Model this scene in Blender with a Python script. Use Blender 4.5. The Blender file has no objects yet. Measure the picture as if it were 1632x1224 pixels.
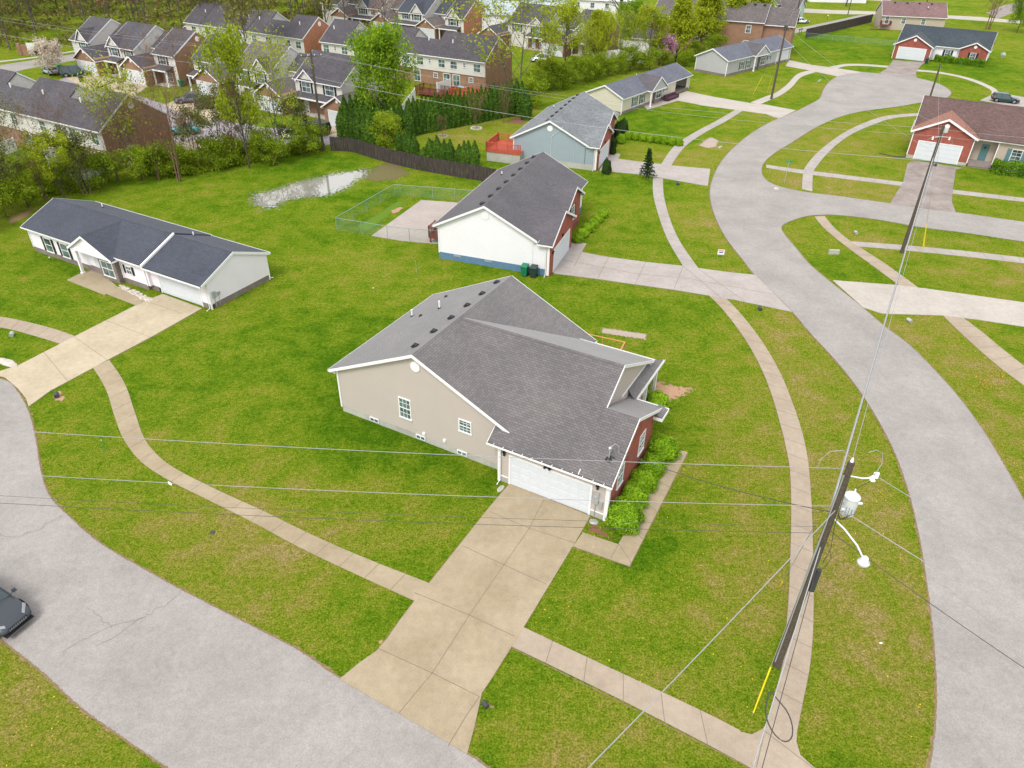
import bpy, bmesh, math, random
from mathutils import Vector, Matrix
from mathutils.geometry import tessellate_polygon
S = bpy.context.scene
R = math.radians
# ---------------------------------------------------------------- camera
CAM_H, FPX, PITCH, ROLL = 29.2, 1152.0, 34.468, 1.095
cd = bpy.data.cameras.new("camera"); cam = bpy.data.objects.new("camera", cd)
S.collection.objects.link(cam); S.camera = cam
cd.sensor_fit = 'HORIZONTAL'; cd.sensor_width = 36; cd.lens = FPX / 1632 * 36
cd.clip_start = 0.5; cd.clip_end = 4000
cam.location = (0, 0, CAM_H)
cam.rotation_euler = (Matrix.Rotation(R(90 - PITCH), 3, 'X') @ Matrix.Rotation(R(ROLL), 3, 'Z')).to_euler()
# ---------------------------------------------------------------- world + sun (bright overcast)
SUN_EL, SUN_AZ = 54, -150          # azimuth from +Y, negative = to the left
w = bpy.data.worlds.new("World"); S.world = w; w.use_nodes = True
nt = w.node_tree; nt.nodes.clear()
sky = nt.nodes.new('ShaderNodeTexSky'); sky.sky_type = 'NISHITA'; sky.sun_disc = False
sky.sun_elevation = R(SUN_EL); sky.sun_rotation = R(SUN_AZ); sky.air_density = 1.0; sky.dust_density = 4; sky.ozone_density = .6
hs = nt.nodes.new('ShaderNodeHueSaturation'); hs.inputs['Saturation'].default_value = .22; hs.inputs['Value'].default_value = 1.0
bg = nt.nodes.new('ShaderNodeBackground'); bg.inputs['Strength'].default_value = .15
wo = nt.nodes.new('ShaderNodeOutputWorld')
mxs = nt.nodes.new('ShaderNodeMix'); mxs.data_type = 'RGBA'; mxs.inputs[0].default_value = .62; mxs.inputs[7].default_value = (7.7, 7.7, 8.0, 1)   # high thin cloud over the clear sky
nt.links.new(sky.outputs[0], hs.inputs['Color']); nt.links.new(hs.outputs[0], mxs.inputs[6]); nt.links.new(mxs.outputs[2], bg.inputs[0]); nt.links.new(bg.outputs[0], wo.inputs[0])
sl = bpy.data.lights.new("sun", 'SUN'); sl.energy = 1.5; sl.angle = R(17); sl.color = (1, .96, .9)
so = bpy.data.objects.new("sun", sl); S.collection.objects.link(so)
sd = Vector((math.sin(R(SUN_AZ)) * math.cos(R(SUN_EL)), math.cos(R(SUN_AZ)) * math.cos(R(SUN_EL)), math.sin(R(SUN_EL))))
so.rotation_euler = sd.to_track_quat('Z', 'Y').to_euler(); so.location = (0, 0, 200)
S.view_settings.view_transform = 'Standard'; S.view_settings.look = 'None'; S.view_settings.gamma = 1
S.view_settings.exposure = 0.58
S.render.engine = 'CYCLES'
# ---------------------------------------------------------------- survey: photo pixel -> ground point
_t, _r = R(PITCH), R(ROLL)
def G(px, py, z=0.0):
    x, y = px - 816, py - 612
    x, y = x * math.cos(_r) + y * math.sin(_r), -x * math.sin(_r) + y * math.cos(_r)
    d = (x, FPX * math.cos(_t) - y * math.sin(_t), -FPX * math.sin(_t) - y * math.cos(_t))
    k = (z - CAM_H) / d[2]
    return (d[0] * k, d[1] * k)
# ---------------------------------------------------------------- materials
M = {}
def mat(name, col=(.5, .5, .5), rough=.8, metal=0, spec=.3):
    m = bpy.data.materials.new(name); m.use_nodes = True; b = m.node_tree.nodes['Principled BSDF']
    b.inputs['Base Color'].default_value = (*col, 1); b.inputs['Roughness'].default_value = rough
    b.inputs['Metallic'].default_value = metal; b.inputs['Specular IOR Level'].default_value = spec
    M[name] = m; return m, m.node_tree, b
def N(t, kind, **kw):
    n = t.nodes.new(kind)
    for k, v in kw.items():
        if k in n.inputs.keys() if isinstance(k, str) else False: n.inputs[k].default_value = v
        else: setattr(n, k, v)
    return n
def lk(t, a, b): t.links.new(a, b)
def coord(t, which='Object'):
    return t.nodes.new('ShaderNodeTexCoord').outputs[which]
def geo(t): return t.nodes.new('ShaderNodeNewGeometry').outputs['Position']
def noise(t, vec, scale, detail=3, rough=.55):
    n = t.nodes.new('ShaderNodeTexNoise'); n.inputs['Scale'].default_value = scale; n.inputs['Detail'].default_value = detail
    n.inputs['Roughness'].default_value = rough; lk(t, vec, n.inputs['Vector']); return n.outputs['Fac']
def ramp(t, fac, stops):
    n = t.nodes.new('ShaderNodeValToRGB'); e = n.color_ramp.elements
    while len(e) < len(stops): e.new(.5)
    for i, (p, c) in enumerate(stops):
        e[i].position = p; e[i].color = (*c, 1) if len(c) == 3 else c
    lk(t, fac, n.inputs[0]); return n.outputs[0]
def mix(t, fac, a, b, mode='MIX'):
    n = t.nodes.new('ShaderNodeMix'); n.data_type = 'RGBA'; n.blend_type = mode
    for s, v in ((n.inputs[0], fac), (n.inputs[6], a), (n.inputs[7], b)):
        if isinstance(v, (int, float)): s.default_value = v
        elif isinstance(v, tuple): s.default_value = (*v, 1)
        else: lk(t, v, s)
    return n.outputs[2]
def mth(t, op, a, b=0.0, c=None):
    n = t.nodes.new('ShaderNodeMath'); n.operation = op
    for i, v in enumerate((a, b) if c is None else (a, b, c)):
        if isinstance(v, (int, float)): n.inputs[i].default_value = v
        else: lk(t, v, n.inputs[i])
    return n.outputs[0]
def bump(t, b, h, strength=.3, dist=.02):
    n = t.nodes.new('ShaderNodeBump'); n.inputs['Strength'].default_value = strength; n.inputs['Distance'].default_value = dist
    lk(t, h, n.inputs['Height']); lk(t, n.outputs[0], b.inputs['Normal'])
def m_plain(name, col, rough=.6, var=.12, scale=3, **k):
    m, t, b = mat(name, col, rough, **k); f = noise(t, coord(t), scale, 5)
    c = ramp(t, f, [(.25, tuple(x * (1 - var) for x in col)), (.75, tuple(min(1, x * (1 + var)) for x in col))])
    lk(t, c, b.inputs['Base Color']); return m
def m_siding(name, col, lap=.115):
    m, t, b = mat(name, col, .55); uv = coord(t, 'UV')
    s = t.nodes.new('ShaderNodeSeparateXYZ'); lk(t, uv, s.inputs[0])
    fr = mth(t, 'FRACT', mth(t, 'DIVIDE', s.outputs[1], lap))
    line = mth(t, 'LESS_THAN', fr, .13)
    f = noise(t, coord(t), .7, 5)
    c = ramp(t, f, [(.2, tuple(x * .93 for x in col)), (.8, col)])
    c = mix(t, mth(t, 'MULTIPLY', line, .42), c, tuple(x * .45 for x in col)); lk(t, c, b.inputs['Base Color'])
    bump(t, b, fr, .6, .012)
def m_brick(name, c1, c2, mortar):
    m, t, b = mat(name, c1, .85); uv = coord(t, 'UV')
    n = t.nodes.new('ShaderNodeTexBrick'); lk(t, uv, n.inputs['Vector']); n.inputs['Scale'].default_value = 1
    n.inputs['Brick Width'].default_value = .21; n.inputs['Row Height'].default_value = .075; n.inputs['Mortar Size'].default_value = .006
    n.inputs['Color1'].default_value = (*c1, 1); n.inputs['Color2'].default_value = (*c2, 1); n.inputs['Mortar'].default_value = (*mortar, 1)
    c = mix(t, .5, n.outputs[0], ramp(t, noise(t, coord(t), 1.2, 6), [(.3, tuple(x * .8 for x in c1)), (.7, tuple(x * 1.15 for x in c2))]))
    lk(t, c, b.inputs['Base Color']); bump(t, b, n.outputs['Fac'], -.4, .01)
def m_shingle(name, col, var=.22, row=.15):
    m, t, b = mat(name, col, .93, spec=.25); b.inputs['Sheen Weight'].default_value = .24 if name == 'roof_main' else .06; b.inputs['Sheen Roughness'].default_value = .6; uv = coord(t, 'UV')
    n = t.nodes.new('ShaderNodeTexBrick'); lk(t, uv, n.inputs['Vector']); n.inputs['Scale'].default_value = 1
    n.inputs['Brick Width'].default_value = .32; n.inputs['Row Height'].default_value = row; n.inputs['Mortar Size'].default_value = .013
    n.inputs['Mortar Smooth'].default_value = .5; n.inputs['Bias'].default_value = 0
    n.inputs['Color1'].default_value = (*[x * (1 - var) for x in col], 1); n.inputs['Color2'].default_value = (*[x * (1 + var) for x in col], 1)
    n.inputs['Mortar'].default_value = (*[x * .45 for x in col], 1)
    big = ramp(t, noise(t, coord(t), .35, 4), [(.3, (.86, .86, .87)), (.7, (1.1, 1.08, 1.06))])
    fine = ramp(t, noise(t, coord(t), 28, 2), [(.3, (.8, .8, .8)), (.7, (1.2, 1.2, 1.2))])
    c = mix(t, 1, mix(t, 1, n.outputs[0], big, 'MULTIPLY'), fine, 'MULTIPLY')
    lk(t, c, b.inputs['Base Color']); bump(t, b, n.outputs['Fac'], -.5, .012)
def m_pave(name, col, stain, tile=0, rough=.85, fs=40):
    m, t, b = mat(name, col, rough, spec=.15); p = geo(t)
    f1 = noise(t, p, .22 if name == 'asphalt' else .35, 6, .7); f2 = noise(t, p, fs, 2); f3 = noise(t, p, 2.5, 5, .7)
    c = ramp(t, f1, [(.36, stain), (.62, col)])
    c = mix(t, 1, c, ramp(t, f3, [(.3, (.9, .9, .9)), (.7, (1.07, 1.07, 1.07))]), 'MULTIPLY')
    c = mix(t, 1, c, ramp(t, f2, [(.3, (.86, .86, .86)), (.7, (1.12, 1.12, 1.12))]), 'MULTIPLY')
    lk(t, c, b.inputs['Base Color']); bump(t, b, f2, .25, .01)
WHITE = (.74, .74, .74)
m_plain('white_trim', WHITE, .45, .04); m_plain('white_door', (.57, .60, .63), .4, .03)
m_siding('siding_beige', (.50, .44, .40)); m_siding('siding_white', (.80, .79, .83)); m_siding('siding_lilac', (.84, .80, .86))
m_siding('siding_cream', (.62, .58, .47)); m_siding('siding_grey', (.43, .43, .45)); m_siding('siding_blue', (.30, .36, .40))
m_siding('siding_town', (.62, .60, .56)); m_siding('siding_mint', (.45, .58, .50)); m_siding('siding_sky', (.50, .60, .70)); m_siding('siding_tan', (.45, .38, .31))
m_brick('brick_red', (.23, .055, .038), (.31, .08, .055), (.28, .19, .16)); m_brick('brick_town', (.23, .125, .075), (.29, .16, .10), (.32, .25, .19))
m_brick('brick_orange', (.38, .15, .08), (.46, .19, .11), (.36, .26, .2)); m_brick('stone_brown', (.16, .13, .115), (.24, .2, .18), (.1, .09, .085))
m_shingle('roof_main', (.125, .116, .117), .13); m_shingle('roof_charcoal', (.095, .090, .100), .12); m_shingle('roof_slate', (.052, .060, .080), .12); m_shingle('roof_grey', (.165, .18, .19))
m_shingle('roof_steel', (.105, .115, .145)); m_shingle('roof_town', (.068, .063, .072), row=.2); m_shingle('roof_town_brown', (.115, .10, .098), row=.2)
m_shingle('roof_brown', (.12, .075, .068)); m_shingle('roof_red', (.27, .12, .085)); m_shingle('roof_plum', (.18, .11, .11)); m_shingle('roof_pine', (.042, .056, .068))
m_pave('asphalt', (.308, .288, .268), (.250, .233, .218), fs=16); m_pave('concrete_tan', (.345, .285, .195), (.285, .23, .15)); m_pave('concrete_warm', (.44, .375, .27), (.38, .315, .22))
m_pave('concrete_grey', (.37, .335, .31), (.31, .28, .255)); m_pave('concrete_pink', (.36, .295, .225), (.30, .245, .185)); m_pave('concrete_light', (.42, .385, .34), (.37, .335, .295)); m_pave('concrete_worn', (.30, .26, .24), (.20, .17, .15))
m_pave('asphalt_court', (.30, .27, .29), (.24, .215, .23)); m_pave('block_wall', (.42, .42, .37), (.33, .33, .29)); m_pave('paver', (.38, .33, .30), (.33, .29, .26))
m_plain('joint', (.19, .15, .11), .9); m_plain('crack', (.21, .195, .185), .9)
m_plain('blue_paint', (.10, .19, .30), .6); m_plain('black_plastic', (.02, .021, .024), .4); m_plain('dark_void', (.012, .012, .014), .9)
m_plain('shutter_black', (.018, .02, .024), .5); m_plain('shutter_green', (.02, .085, .07), .5); m_plain('shutter_teal', (.09, .19, .20), .5)
m_plain('pole_wood', (.085, .068, .05), .9, .35, 8); m_plain('deck_red', (.42, .08, .045), .6, .2); m_plain('deck_wood', (.50, .24, .08), .7, .2); m_plain('deck_maroon', (.16, .05, .035), .6)
m_plain('metal_grey', (.42, .44, .45), .35, .1, metal=.4); m_plain('metal_white', (.66, .68, .70), .3, .05, metal=.2); m_plain('wire', (.30, .30, .31), .5); m_plain('cable_black', (.05, .05, .055), .5)
m_plain('yellow_guard', (.75, .58, .02), .5); m_plain('bin_green', (.01, .16, .08), .45); m_plain('bin_dark', (.02, .045, .035), .45); m_plain('sofa_plum', (.07, .03, .045), .8)
m_plain('porcelain', (.75, .76, .78), .15); m_plain('soil', (.20, .12, .07), .95, .35, 5); m_plain('mulch_red', (.22, .08, .045), .95, .35, 6); m_plain('rock_pale', (.46, .41, .36), .9, .4, 6)
m_plain('blue_tarp', (.02, .08, .30), .5); m_plain('red_paint', (.5, .02, .02), .4); m_plain('teal_paint', (.03, .30, .28), .4); m_plain('tyre', (.02, .02, .02), .8); m_plain('rim', (.35, .36, .37), .3, .05, metal=.7)
m_plain('sign_panel', (.62, .62, .60), .5); m_plain('ink_red', (.5, .05, .05), .5); m_plain('ink_blue', (.05, .08, .35), .5); m_plain('street_green', (.02, .25, .16), .5); m_plain('orange_bit', (.6, .15, .03), .6)
m_plain('picnic_blue', (.30, .60, .72), .6); m_plain('white_roofing', (.66, .68, .70), .6, .06, .3); m_plain('steel_roofing', (.36, .42, .45), .5, .06, .3)
def m_fencewood():
    m, t, b = mat('fence_wood', (.06, .05, .045), .9); p = coord(t); mp = t.nodes.new('ShaderNodeMapping'); lk(t, p, mp.inputs[0]); mp.inputs['Scale'].default_value = (5, 5, .5)
    lk(t, ramp(t, noise(t, mp.outputs[0], 1.6, 4, .7), [(.3, (.025, .021, .02)), (.55, (.06, .048, .042)), (.75, (.13, .11, .095))]), b.inputs['Base Color'])
m_fencewood()
def m_glass():
    m, t, b = mat('glass', (.05, .09, .09), .08, spec=.8); lk(t, ramp(t, noise(t, coord(t), .9, 2), [(.35, (.02, .035, .04)), (.65, (.14, .22, .21))]), b.inputs['Base Color'])
m_glass(); mat('car_glass', (.03, .05, .055), .06, spec=.8); mat('headlamp', (.22, .24, .26), .12, spec=.6); mat('lamp_diffuser', (.6, .62, .65), .3); mat('tail_lamp', (.4, .01, .01), .2)
def m_paint(n, c): 
    m, t, b = mat(n, c, .32, spec=.4); b.inputs['Coat Weight'].default_value = .25; b.inputs['Coat Roughness'].default_value = .05
for n, c in dict(paint_black=(.018, .02, .024), paint_graphite=(.035, .042, .05), paint_white=(.75, .75, .76), paint_silver=(.34, .36, .40), paint_green=(.015, .05, .055), paint_teal=(.02, .28, .30), paint_bluegrey=(.10, .13, .19), paint_red=(.45, .02, .02)).items(): m_paint(n, c)
def m_grass():
    m, t, b = mat('grass', (.1, .16, .02), 1.0, spec=.02); p = geo(t)
    at = t.nodes.new('ShaderNodeAttribute'); at.attribute_name = 'dry'; lu = t.nodes.new('ShaderNodeAttribute'); lu.attribute_name = 'lush'
    n1 = noise(t, p, .09, 5, .6); n2 = noise(t, p, .55, 6, .68); n3 = noise(t, p, 3.6, 6, .8); n4 = noise(t, p, 11, 4, .85)
    dryf = mth(t, 'ADD', mth(t, 'MULTIPLY_ADD', n1, 1.1, -.37), mth(t, 'ADD', mth(t, 'MULTIPLY_ADD', n2, 1.5, -.50), mth(t, 'MULTIPLY_ADD', n3, 1.0, -.22)))   # ~.72
    dryf = mth(t, 'ADD', dryf, mth(t, 'SUBTRACT', at.outputs['Fac'], lu.outputs['Fac']))
    c = ramp(t, mth(t, 'MULTIPLY', dryf, .7), [(.22, (.056, .128, .004)), (.42, (.112, .180, .008)), (.56, (.158, .200, .014)), (.72, (.215, .200, .034)), (.90, (.28, .215, .085))])
    c = mix(t, 1, c, ramp(t, n3, [(.36, (.74, .78, .7)), (.5, (1, 1, 1)), (.64, (1.2, 1.17, 1.25))]), 'MULTIPLY')
    c = mix(t, 1, c, ramp(t, n4, [(.38, (.48, .54, .4)), (.5, (1, 1, 1)), (.62, (1.55, 1.5, 1.9))]), 'MULTIPLY')
    lk(t, c, b.inputs['Base Color']); bump(t, b, mth(t, 'ADD', n4, mth(t, 'MULTIPLY', n3, 1.5)), .9, .09)
m_grass()
def m_alpha(name, c1, c2, thr, scale=2.2, edge=True):
    """ragged patch: noise alpha, faded towards the rim through the 'rim' attribute (0 rim, 1 middle)"""
    m, t, b = mat(name, c1, .95); p = geo(t); f = noise(t, p, scale, 6, .75)
    lk(t, ramp(t, noise(t, p, scale * 3, 4, .7), [(.3, c1), (.7, c2)]), b.inputs['Base Color'])
    at = t.nodes.new('ShaderNodeAttribute'); at.attribute_name = 'rim'
    a = mth(t, 'GREATER_THAN', mth(t, 'ADD', f, mth(t, 'MULTIPLY', at.outputs['Fac'], .6)), thr)
    lk(t, a, b.inputs['Alpha']); bump(t, b, f, .5, .03)
m_alpha('patch_soil', (.30, .17, .10), (.42, .27, .17), .83, 3); m_alpha('patch_straw', (.36, .29, .12), (.45, .38, .20), .86, 2.6); m_alpha('patch_mulch', (.13, .065, .035), (.22, .11, .06), .72, 4)
m_alpha('patch_rubble', (.26, .20, .15), (.44, .36, .31), .70, 6); m_alpha('edge_soil', (.12, .085, .045), (.26, .19, .09), .92, 5); m_alpha('edge_patchy', (.20, .13, .07), (.30, .21, .11), 1.02, 1.6)
m_alpha('patch_weed', (.06, .14, .004), (.12, .19, .01), .84, 4)
m_alpha('patch_leaf', (.16, .11, .05), (.26, .18, .08), .95, 5)
m_alpha('patch_mud_reflection', (.10, .085, .03), (.15, .13, .05), .80, 2)  # muddy water, its dark reflections put into the brown colour
def m_water():
    m, t, b = mat('water', (.30, .29, .25), .04, metal=.22, spec=1.0); p = geo(t); f = noise(t, p, 2.6, 6, .72)
    b.inputs['IOR'].default_value = 1.9
    at = t.nodes.new('ShaderNodeAttribute'); at.attribute_name = 'rim'
    lk(t, mth(t, 'GREATER_THAN', mth(t, 'ADD', f, mth(t, 'MULTIPLY', at.outputs['Fac'], .55)), .72), b.inputs['Alpha'])
m_water()
def m_mesh(name, col, sc):
    m, t, b = mat(name, col, .5); uv = coord(t, 'UV'); s = t.nodes.new('ShaderNodeSeparateXYZ'); lk(t, uv, s.inputs[0])
    a = mth(t, 'LESS_THAN', mth(t, 'FRACT', mth(t, 'MULTIPLY', mth(t, 'ADD', s.outputs[0], s.outputs[1]), sc)), .085)
    c = mth(t, 'LESS_THAN', mth(t, 'FRACT', mth(t, 'MULTIPLY', mth(t, 'SUBTRACT', s.outputs[0], s.outputs[1]), sc)), .05)
    lk(t, mth(t, 'MAXIMUM', a, c), b.inputs['Alpha'])
m_mesh('chain_link', (.16, .30, .25), 11)
def m_leaf(name, c1, c2, c3, tr=.35, sc=.9):
    m, t, b = mat(name, c1, .7, spec=.2); oi = t.nodes.new('ShaderNodeObjectInfo'); p = coord(t)
    f = mth(t, 'ADD', noise(t, p, sc, 3), mth(t, 'MULTIPLY', mth(t, 'SUBTRACT', oi.outputs['Random'], .5), .16))
    at = t.nodes.new('ShaderNodeAttribute'); at.attribute_name = 'lf'
    f = mth(t, 'ADD', f, mth(t, 'MULTIPLY', mth(t, 'SUBTRACT', at.outputs['Fac'], .5), .35))
    c = ramp(t, f, [(.25, c1), (.5, c2), (.75, c3)]); lk(t, c, b.inputs['Base Color'])
    tl = t.nodes.new('ShaderNodeBsdfTranslucent'); lk(t, c, tl.inputs[0]); mx = t.nodes.new('ShaderNodeMixShader'); mx.inputs[0].default_value = tr
    lk(t, b.outputs[0], mx.inputs[1]); lk(t, tl.outputs[0], mx.inputs[2]); lk(t, mx.outputs[0], t.nodes['Material Output'].inputs[0])
m_leaf('leaf_bright', (.07, .17, .005), (.17, .30, .01), (.30, .42, .02)); m_leaf('leaf_yellow', (.18, .25, .01), (.33, .40, .015), (.48, .52, .03), .45); m_leaf('leaf_olive', (.07, .09, .02), (.14, .16, .03), (.24, .25, .05))
m_leaf('leaf_shrub', (.11, .23, .004), (.23, .42, .008), (.40, .58, .03), .3, 5); m_leaf('leaf_dark', (.012, .035, .008), (.025, .06, .012), (.05, .10, .02), .15); m_leaf('leaf_arbor', (.035, .085, .008), (.065, .15, .012), (.15, .27, .02), .35, 3)
m_leaf('leaf_under', (.12, .19, .008), (.23, .33, .012), (.38, .46, .03), .45); m_leaf('blossom_white', (.45, .36, .30), (.60, .52, .42), (.66, .60, .50)); m_leaf('blossom_pink', (.42, .16, .32), (.58, .26, .48), (.68, .38, .60)); m_leaf('leaf_rust', (.18, .08, .04), (.28, .14, .07), (.34, .20, .10))
m_leaf('leaf_wood', (.12, .11, .04), (.20, .19, .05), (.32, .32, .07)); m_leaf('leaf_hedge', (.07, .17, .006), (.14, .28, .01), (.28, .42, .02), .35, 2)
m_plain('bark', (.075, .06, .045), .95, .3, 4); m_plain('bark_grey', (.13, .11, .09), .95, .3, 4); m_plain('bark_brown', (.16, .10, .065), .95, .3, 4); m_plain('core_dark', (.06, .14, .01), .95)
# ---------------------------------------------------------------- objects
col = S.collection
def uvbox(me):
    uv = me.uv_layers.new(name='UVMap').data; vs = me.vertices
    for p in me.polygons:
        n = p.normal
        if abs(n.z) > .999: tx, ty = Vector((1, 0, 0)), Vector((0, 1, 0))
        else: tx = Vector((-n.y, n.x, 0)).normalized(); ty = n.cross(tx)
        for li in p.loop_indices:
            c = vs[me.loops[li].vertex_index].co; uv[li].uv = (c.dot(tx), c.dot(ty))
class B:
    def __init__(s): s.v = []; s.f = []; s.m = []; s.cur = 0; s.smooth = False; s.att = {}
    def add(s, vs, fs):
        o = len(s.v); s.v += [tuple(v) for v in vs]; s.f += [tuple(i + o for i in f) for f in fs]; s.m += [s.cur] * len(fs); return s
    def box(s, x0, x1, y0, y1, z0, z1):
        return s.add([(x0, y0, z0), (x1, y0, z0), (x1, y1, z0), (x0, y1, z0), (x0, y0, z1), (x1, y0, z1), (x1, y1, z1), (x0, y1, z1)],
                     [(0, 3, 2, 1), (4, 5, 6, 7), (0, 1, 5, 4), (1, 2, 6, 5), (2, 3, 7, 6), (3, 0, 4, 7)])
    def hexa(s, p):   # 4 bottom + 4 top
        return s.add(p, [(0, 3, 2, 1), (4, 5, 6, 7), (0, 1, 5, 4), (1, 2, 6, 5), (2, 3, 7, 6), (3, 0, 4, 7)])
    def prism(s, poly, fn, t0, t1):
        """closed prism; poly list of (a,z); fn(a,z,t)->xyz"""
        n = len(poly); vs = [fn(a, z, t0) for a, z in poly] + [fn(a, z, t1) for a, z in poly]
        fs = [tuple(range(n)), tuple(range(2 * n - 1, n - 1, -1))] + [(i, i + n, (i + 1) % n + n, (i + 1) % n) for i in range(n)]
        return s.add(vs, fs)
    def tube(s, pts, rad, n=6, cap=True):
        pts = [Vector(p) for p in pts]; k = len(pts); rs = rad if isinstance(rad, (list, tuple)) else [rad] * k; o = len(s.v)
        for i, p in enumerate(pts):
            d = (pts[min(i + 1, k - 1)] - pts[max(i - 1, 0)]).normalized(); a = d.orthogonal().normalized() if abs(d.z) < .9 else Vector((1, 0, 0))
            a = (a - d * a.dot(d)).normalized(); b = d.cross(a)
            for j in range(n):
                g = 2 * math.pi * j / n; s.v.append(tuple(p + (a * math.cos(g) + b * math.sin(g)) * rs[i]))
        for i in range(k - 1):
            for j in range(n): s.f.append((o + i * n + j, o + i * n + (j + 1) % n, o + (i + 1) * n + (j + 1) % n, o + (i + 1) * n + j)); s.m.append(s.cur)
        if cap:
            s.f += [tuple(o + j for j in range(n))[::-1], tuple(o + (k - 1) * n + j for j in range(n))]; s.m += [s.cur] * 2
        return s
    def lathe(s, prof, c=(0, 0, 0), n=12, axis='z'):
        o = len(s.v)
        for r, z in prof:
            for j in range(n):
                g = 2 * math.pi * j / n; a, b = r * math.cos(g), r * math.sin(g)
                s.v.append((c[0] + a, c[1] + b, c[2] + z) if axis == 'z' else ((c[0] + z, c[1] + a, c[2] + b) if axis == 'x' else (c[0] + a, c[1] + z, c[2] + b)))
        for i in range(len(prof) - 1):
            for j in range(n): s.f.append((o + i * n + j, o + i * n + (j + 1) % n, o + (i + 1) * n + (j + 1) % n, o + (i + 1) * n + j)); s.m.append(s.cur)
        s.f += [tuple(o + j for j in range(n))[::-1], tuple(o + (len(prof) - 1) * n + j for j in range(n))]; s.m += [s.cur] * 2
        return s
    def build(s, name, mats, parent=None, uv=True, fix=True, smooth=False):
        me = bpy.data.meshes.new(name); me.from_pydata(s.v, [], s.f)
        mats = mats if isinstance(mats, (list, tuple)) else [mats]
        for m in mats: me.materials.append(M[m])
        if len(mats) > 1: me.polygons.foreach_set('material_index', s.m)
        if fix and len(s.f) < 60000:
            bm = bmesh.new(); bm.from_mesh(me); bmesh.ops.recalc_face_normals(bm, faces=bm.faces); bm.to_mesh(me); bm.free()
        me.update()
        if smooth: me.shade_smooth()
        if uv: uvbox(me)
        for k, vals in s.att.items():
            a = me.attributes.new(k, 'FLOAT', 'POINT'); a.data.foreach_set('value', vals)
        o = bpy.data.objects.new(name, me); col.objects.link(o)
        if parent: o.parent = parent
        return o
def tag(o, label=None, cat=None, group=None, kind=None):
    if label: o['label'] = label
    if cat: o['category'] = cat
    if group: o['group'] = group
    if kind: o['kind'] = kind
    return o
def empty(name, x, y, z=0, rz=0, label=None, cat=None, group=None):
    o = bpy.data.objects.new(name, None); o.location = (x, y, z); o.rotation_euler = (0, 0, R(rz)); o.empty_display_size = .3
    col.objects.link(o); return tag(o, label, cat, group)
def kids(o): return [c for c in bpy.data.objects if c.parent == o]
def copy_tree(o, parent=None, ch=None):
    c = o.copy(); col.objects.link(c); c.parent = parent
    for k in kids(o): copy_tree(k, c)
    return c
ORD = ['first', 'second', 'third', 'fourth', 'fifth', 'sixth', 'seventh', 'eighth', 'ninth', 'tenth', 'eleventh', 'twelfth', 'thirteenth', 'fourteenth', 'fifteenth', 'sixteenth', 'seventeenth', 'eighteenth', 'nineteenth', 'twentieth']
def ordn(i):
    if i < 20: return ORD[i]
    n = i + 1; pre = ''
    if n > 100: return 'one hundred and ' + (ordn(n - 101) if n > 100 else '')
    if n == 100: return 'hundredth'
    t = ['twenty', 'thirty', 'forty', 'fifty', 'sixty', 'seventy', 'eighty', 'ninety'][n // 10 - 2]; u = n % 10
    return (t + '-' + ORD[u - 1]) if u else t[:-1] + 'ieth'
# ---------------------------------------------------------------- ground sheet and pavement
def smooth(pts, sub=5):
    out = []; n = len(pts)
    for i in range(n - 1):
        p0 = pts[max(i - 1, 0)]; p1 = pts[i]; p2 = pts[i + 1]; p3 = pts[min(i + 2, n - 1)]
        for k in range(sub):
            t = k / sub
            out.append(tuple(.5 * (2 * p1[j] + (p2[j] - p0[j]) * t + (2 * p0[j] - 5 * p1[j] + 4 * p2[j] - p3[j]) * t * t + (3 * p1[j] - p0[j] - 3 * p2[j] + p3[j]) * t ** 3) for j in (0, 1)))
    out.append(pts[-1]); return out
def gp(pts): return [G(*p) for p in pts]
def sc(*p): return smooth(gp(p))     # smoothed edge from survey points
def inside(x, y, poly):
    c = False; n = len(poly); j = n - 1
    for i in range(n):
        (xi, yi), (xj, yj) = poly[i], poly[j]
        if (yi > y) != (yj > y) and x < (xj - xi) * (y - yi) / (yj - yi) + xi: c = not c
        j = i
    return c
def sheet(name, poly, z, m, label=None, skirt=True, parent=None):
    b = B(); n = len(poly)
    b.v = [(x, y, z) for x, y in poly]; tri = tessellate_polygon([[Vector((x, y, 0)) for x, y in poly]])
    for t in tri:
        a, bb, c = [Vector(b.v[i]) for i in t]
        t = tuple(t) if (bb - a).cross(c - a).z > 0 else tuple(t)[::-1]; b.f.append(t); b.m.append(0)
    if skirt:
        b.v += [(x, y, -.05) for x, y in poly]
        area = sum(poly[i][0] * poly[(i + 1) % n][1] - poly[(i + 1) % n][0] * poly[i][1] for i in range(n))
        for i in range(n):
            j = (i + 1) % n; f = (i, i + n, j + n, j) if area > 0 else (j, j + n, i + n, i); b.f.append(f); b.m.append(0)
    o = b.build(name, m, parent, fix=False)
    if parent is None: tag(o, label, kind='structure')
    return o
def strip(pts, wd, z, b=None):
    b = b or B()
    P = [Vector((x, y)) for x, y in pts]; k = len(P); o = len(b.v)
    for i, p in enumerate(P):
        d = (P[min(i + 1, k - 1)] - P[max(i - 1, 0)]); d = d.normalized() if d.length > 1e-6 else Vector((1, 0)); nn = Vector((-d.y, d.x)) * wd / 2
        b.v += [(p.x + nn.x, p.y + nn.y, z), (p.x - nn.x, p.y - nn.y, z)]
    for i in range(k - 1):
        q = o + 2 * i; b.f.append((q, q + 1, q + 3, q + 2)); b.m.append(b.cur)
    return b
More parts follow.
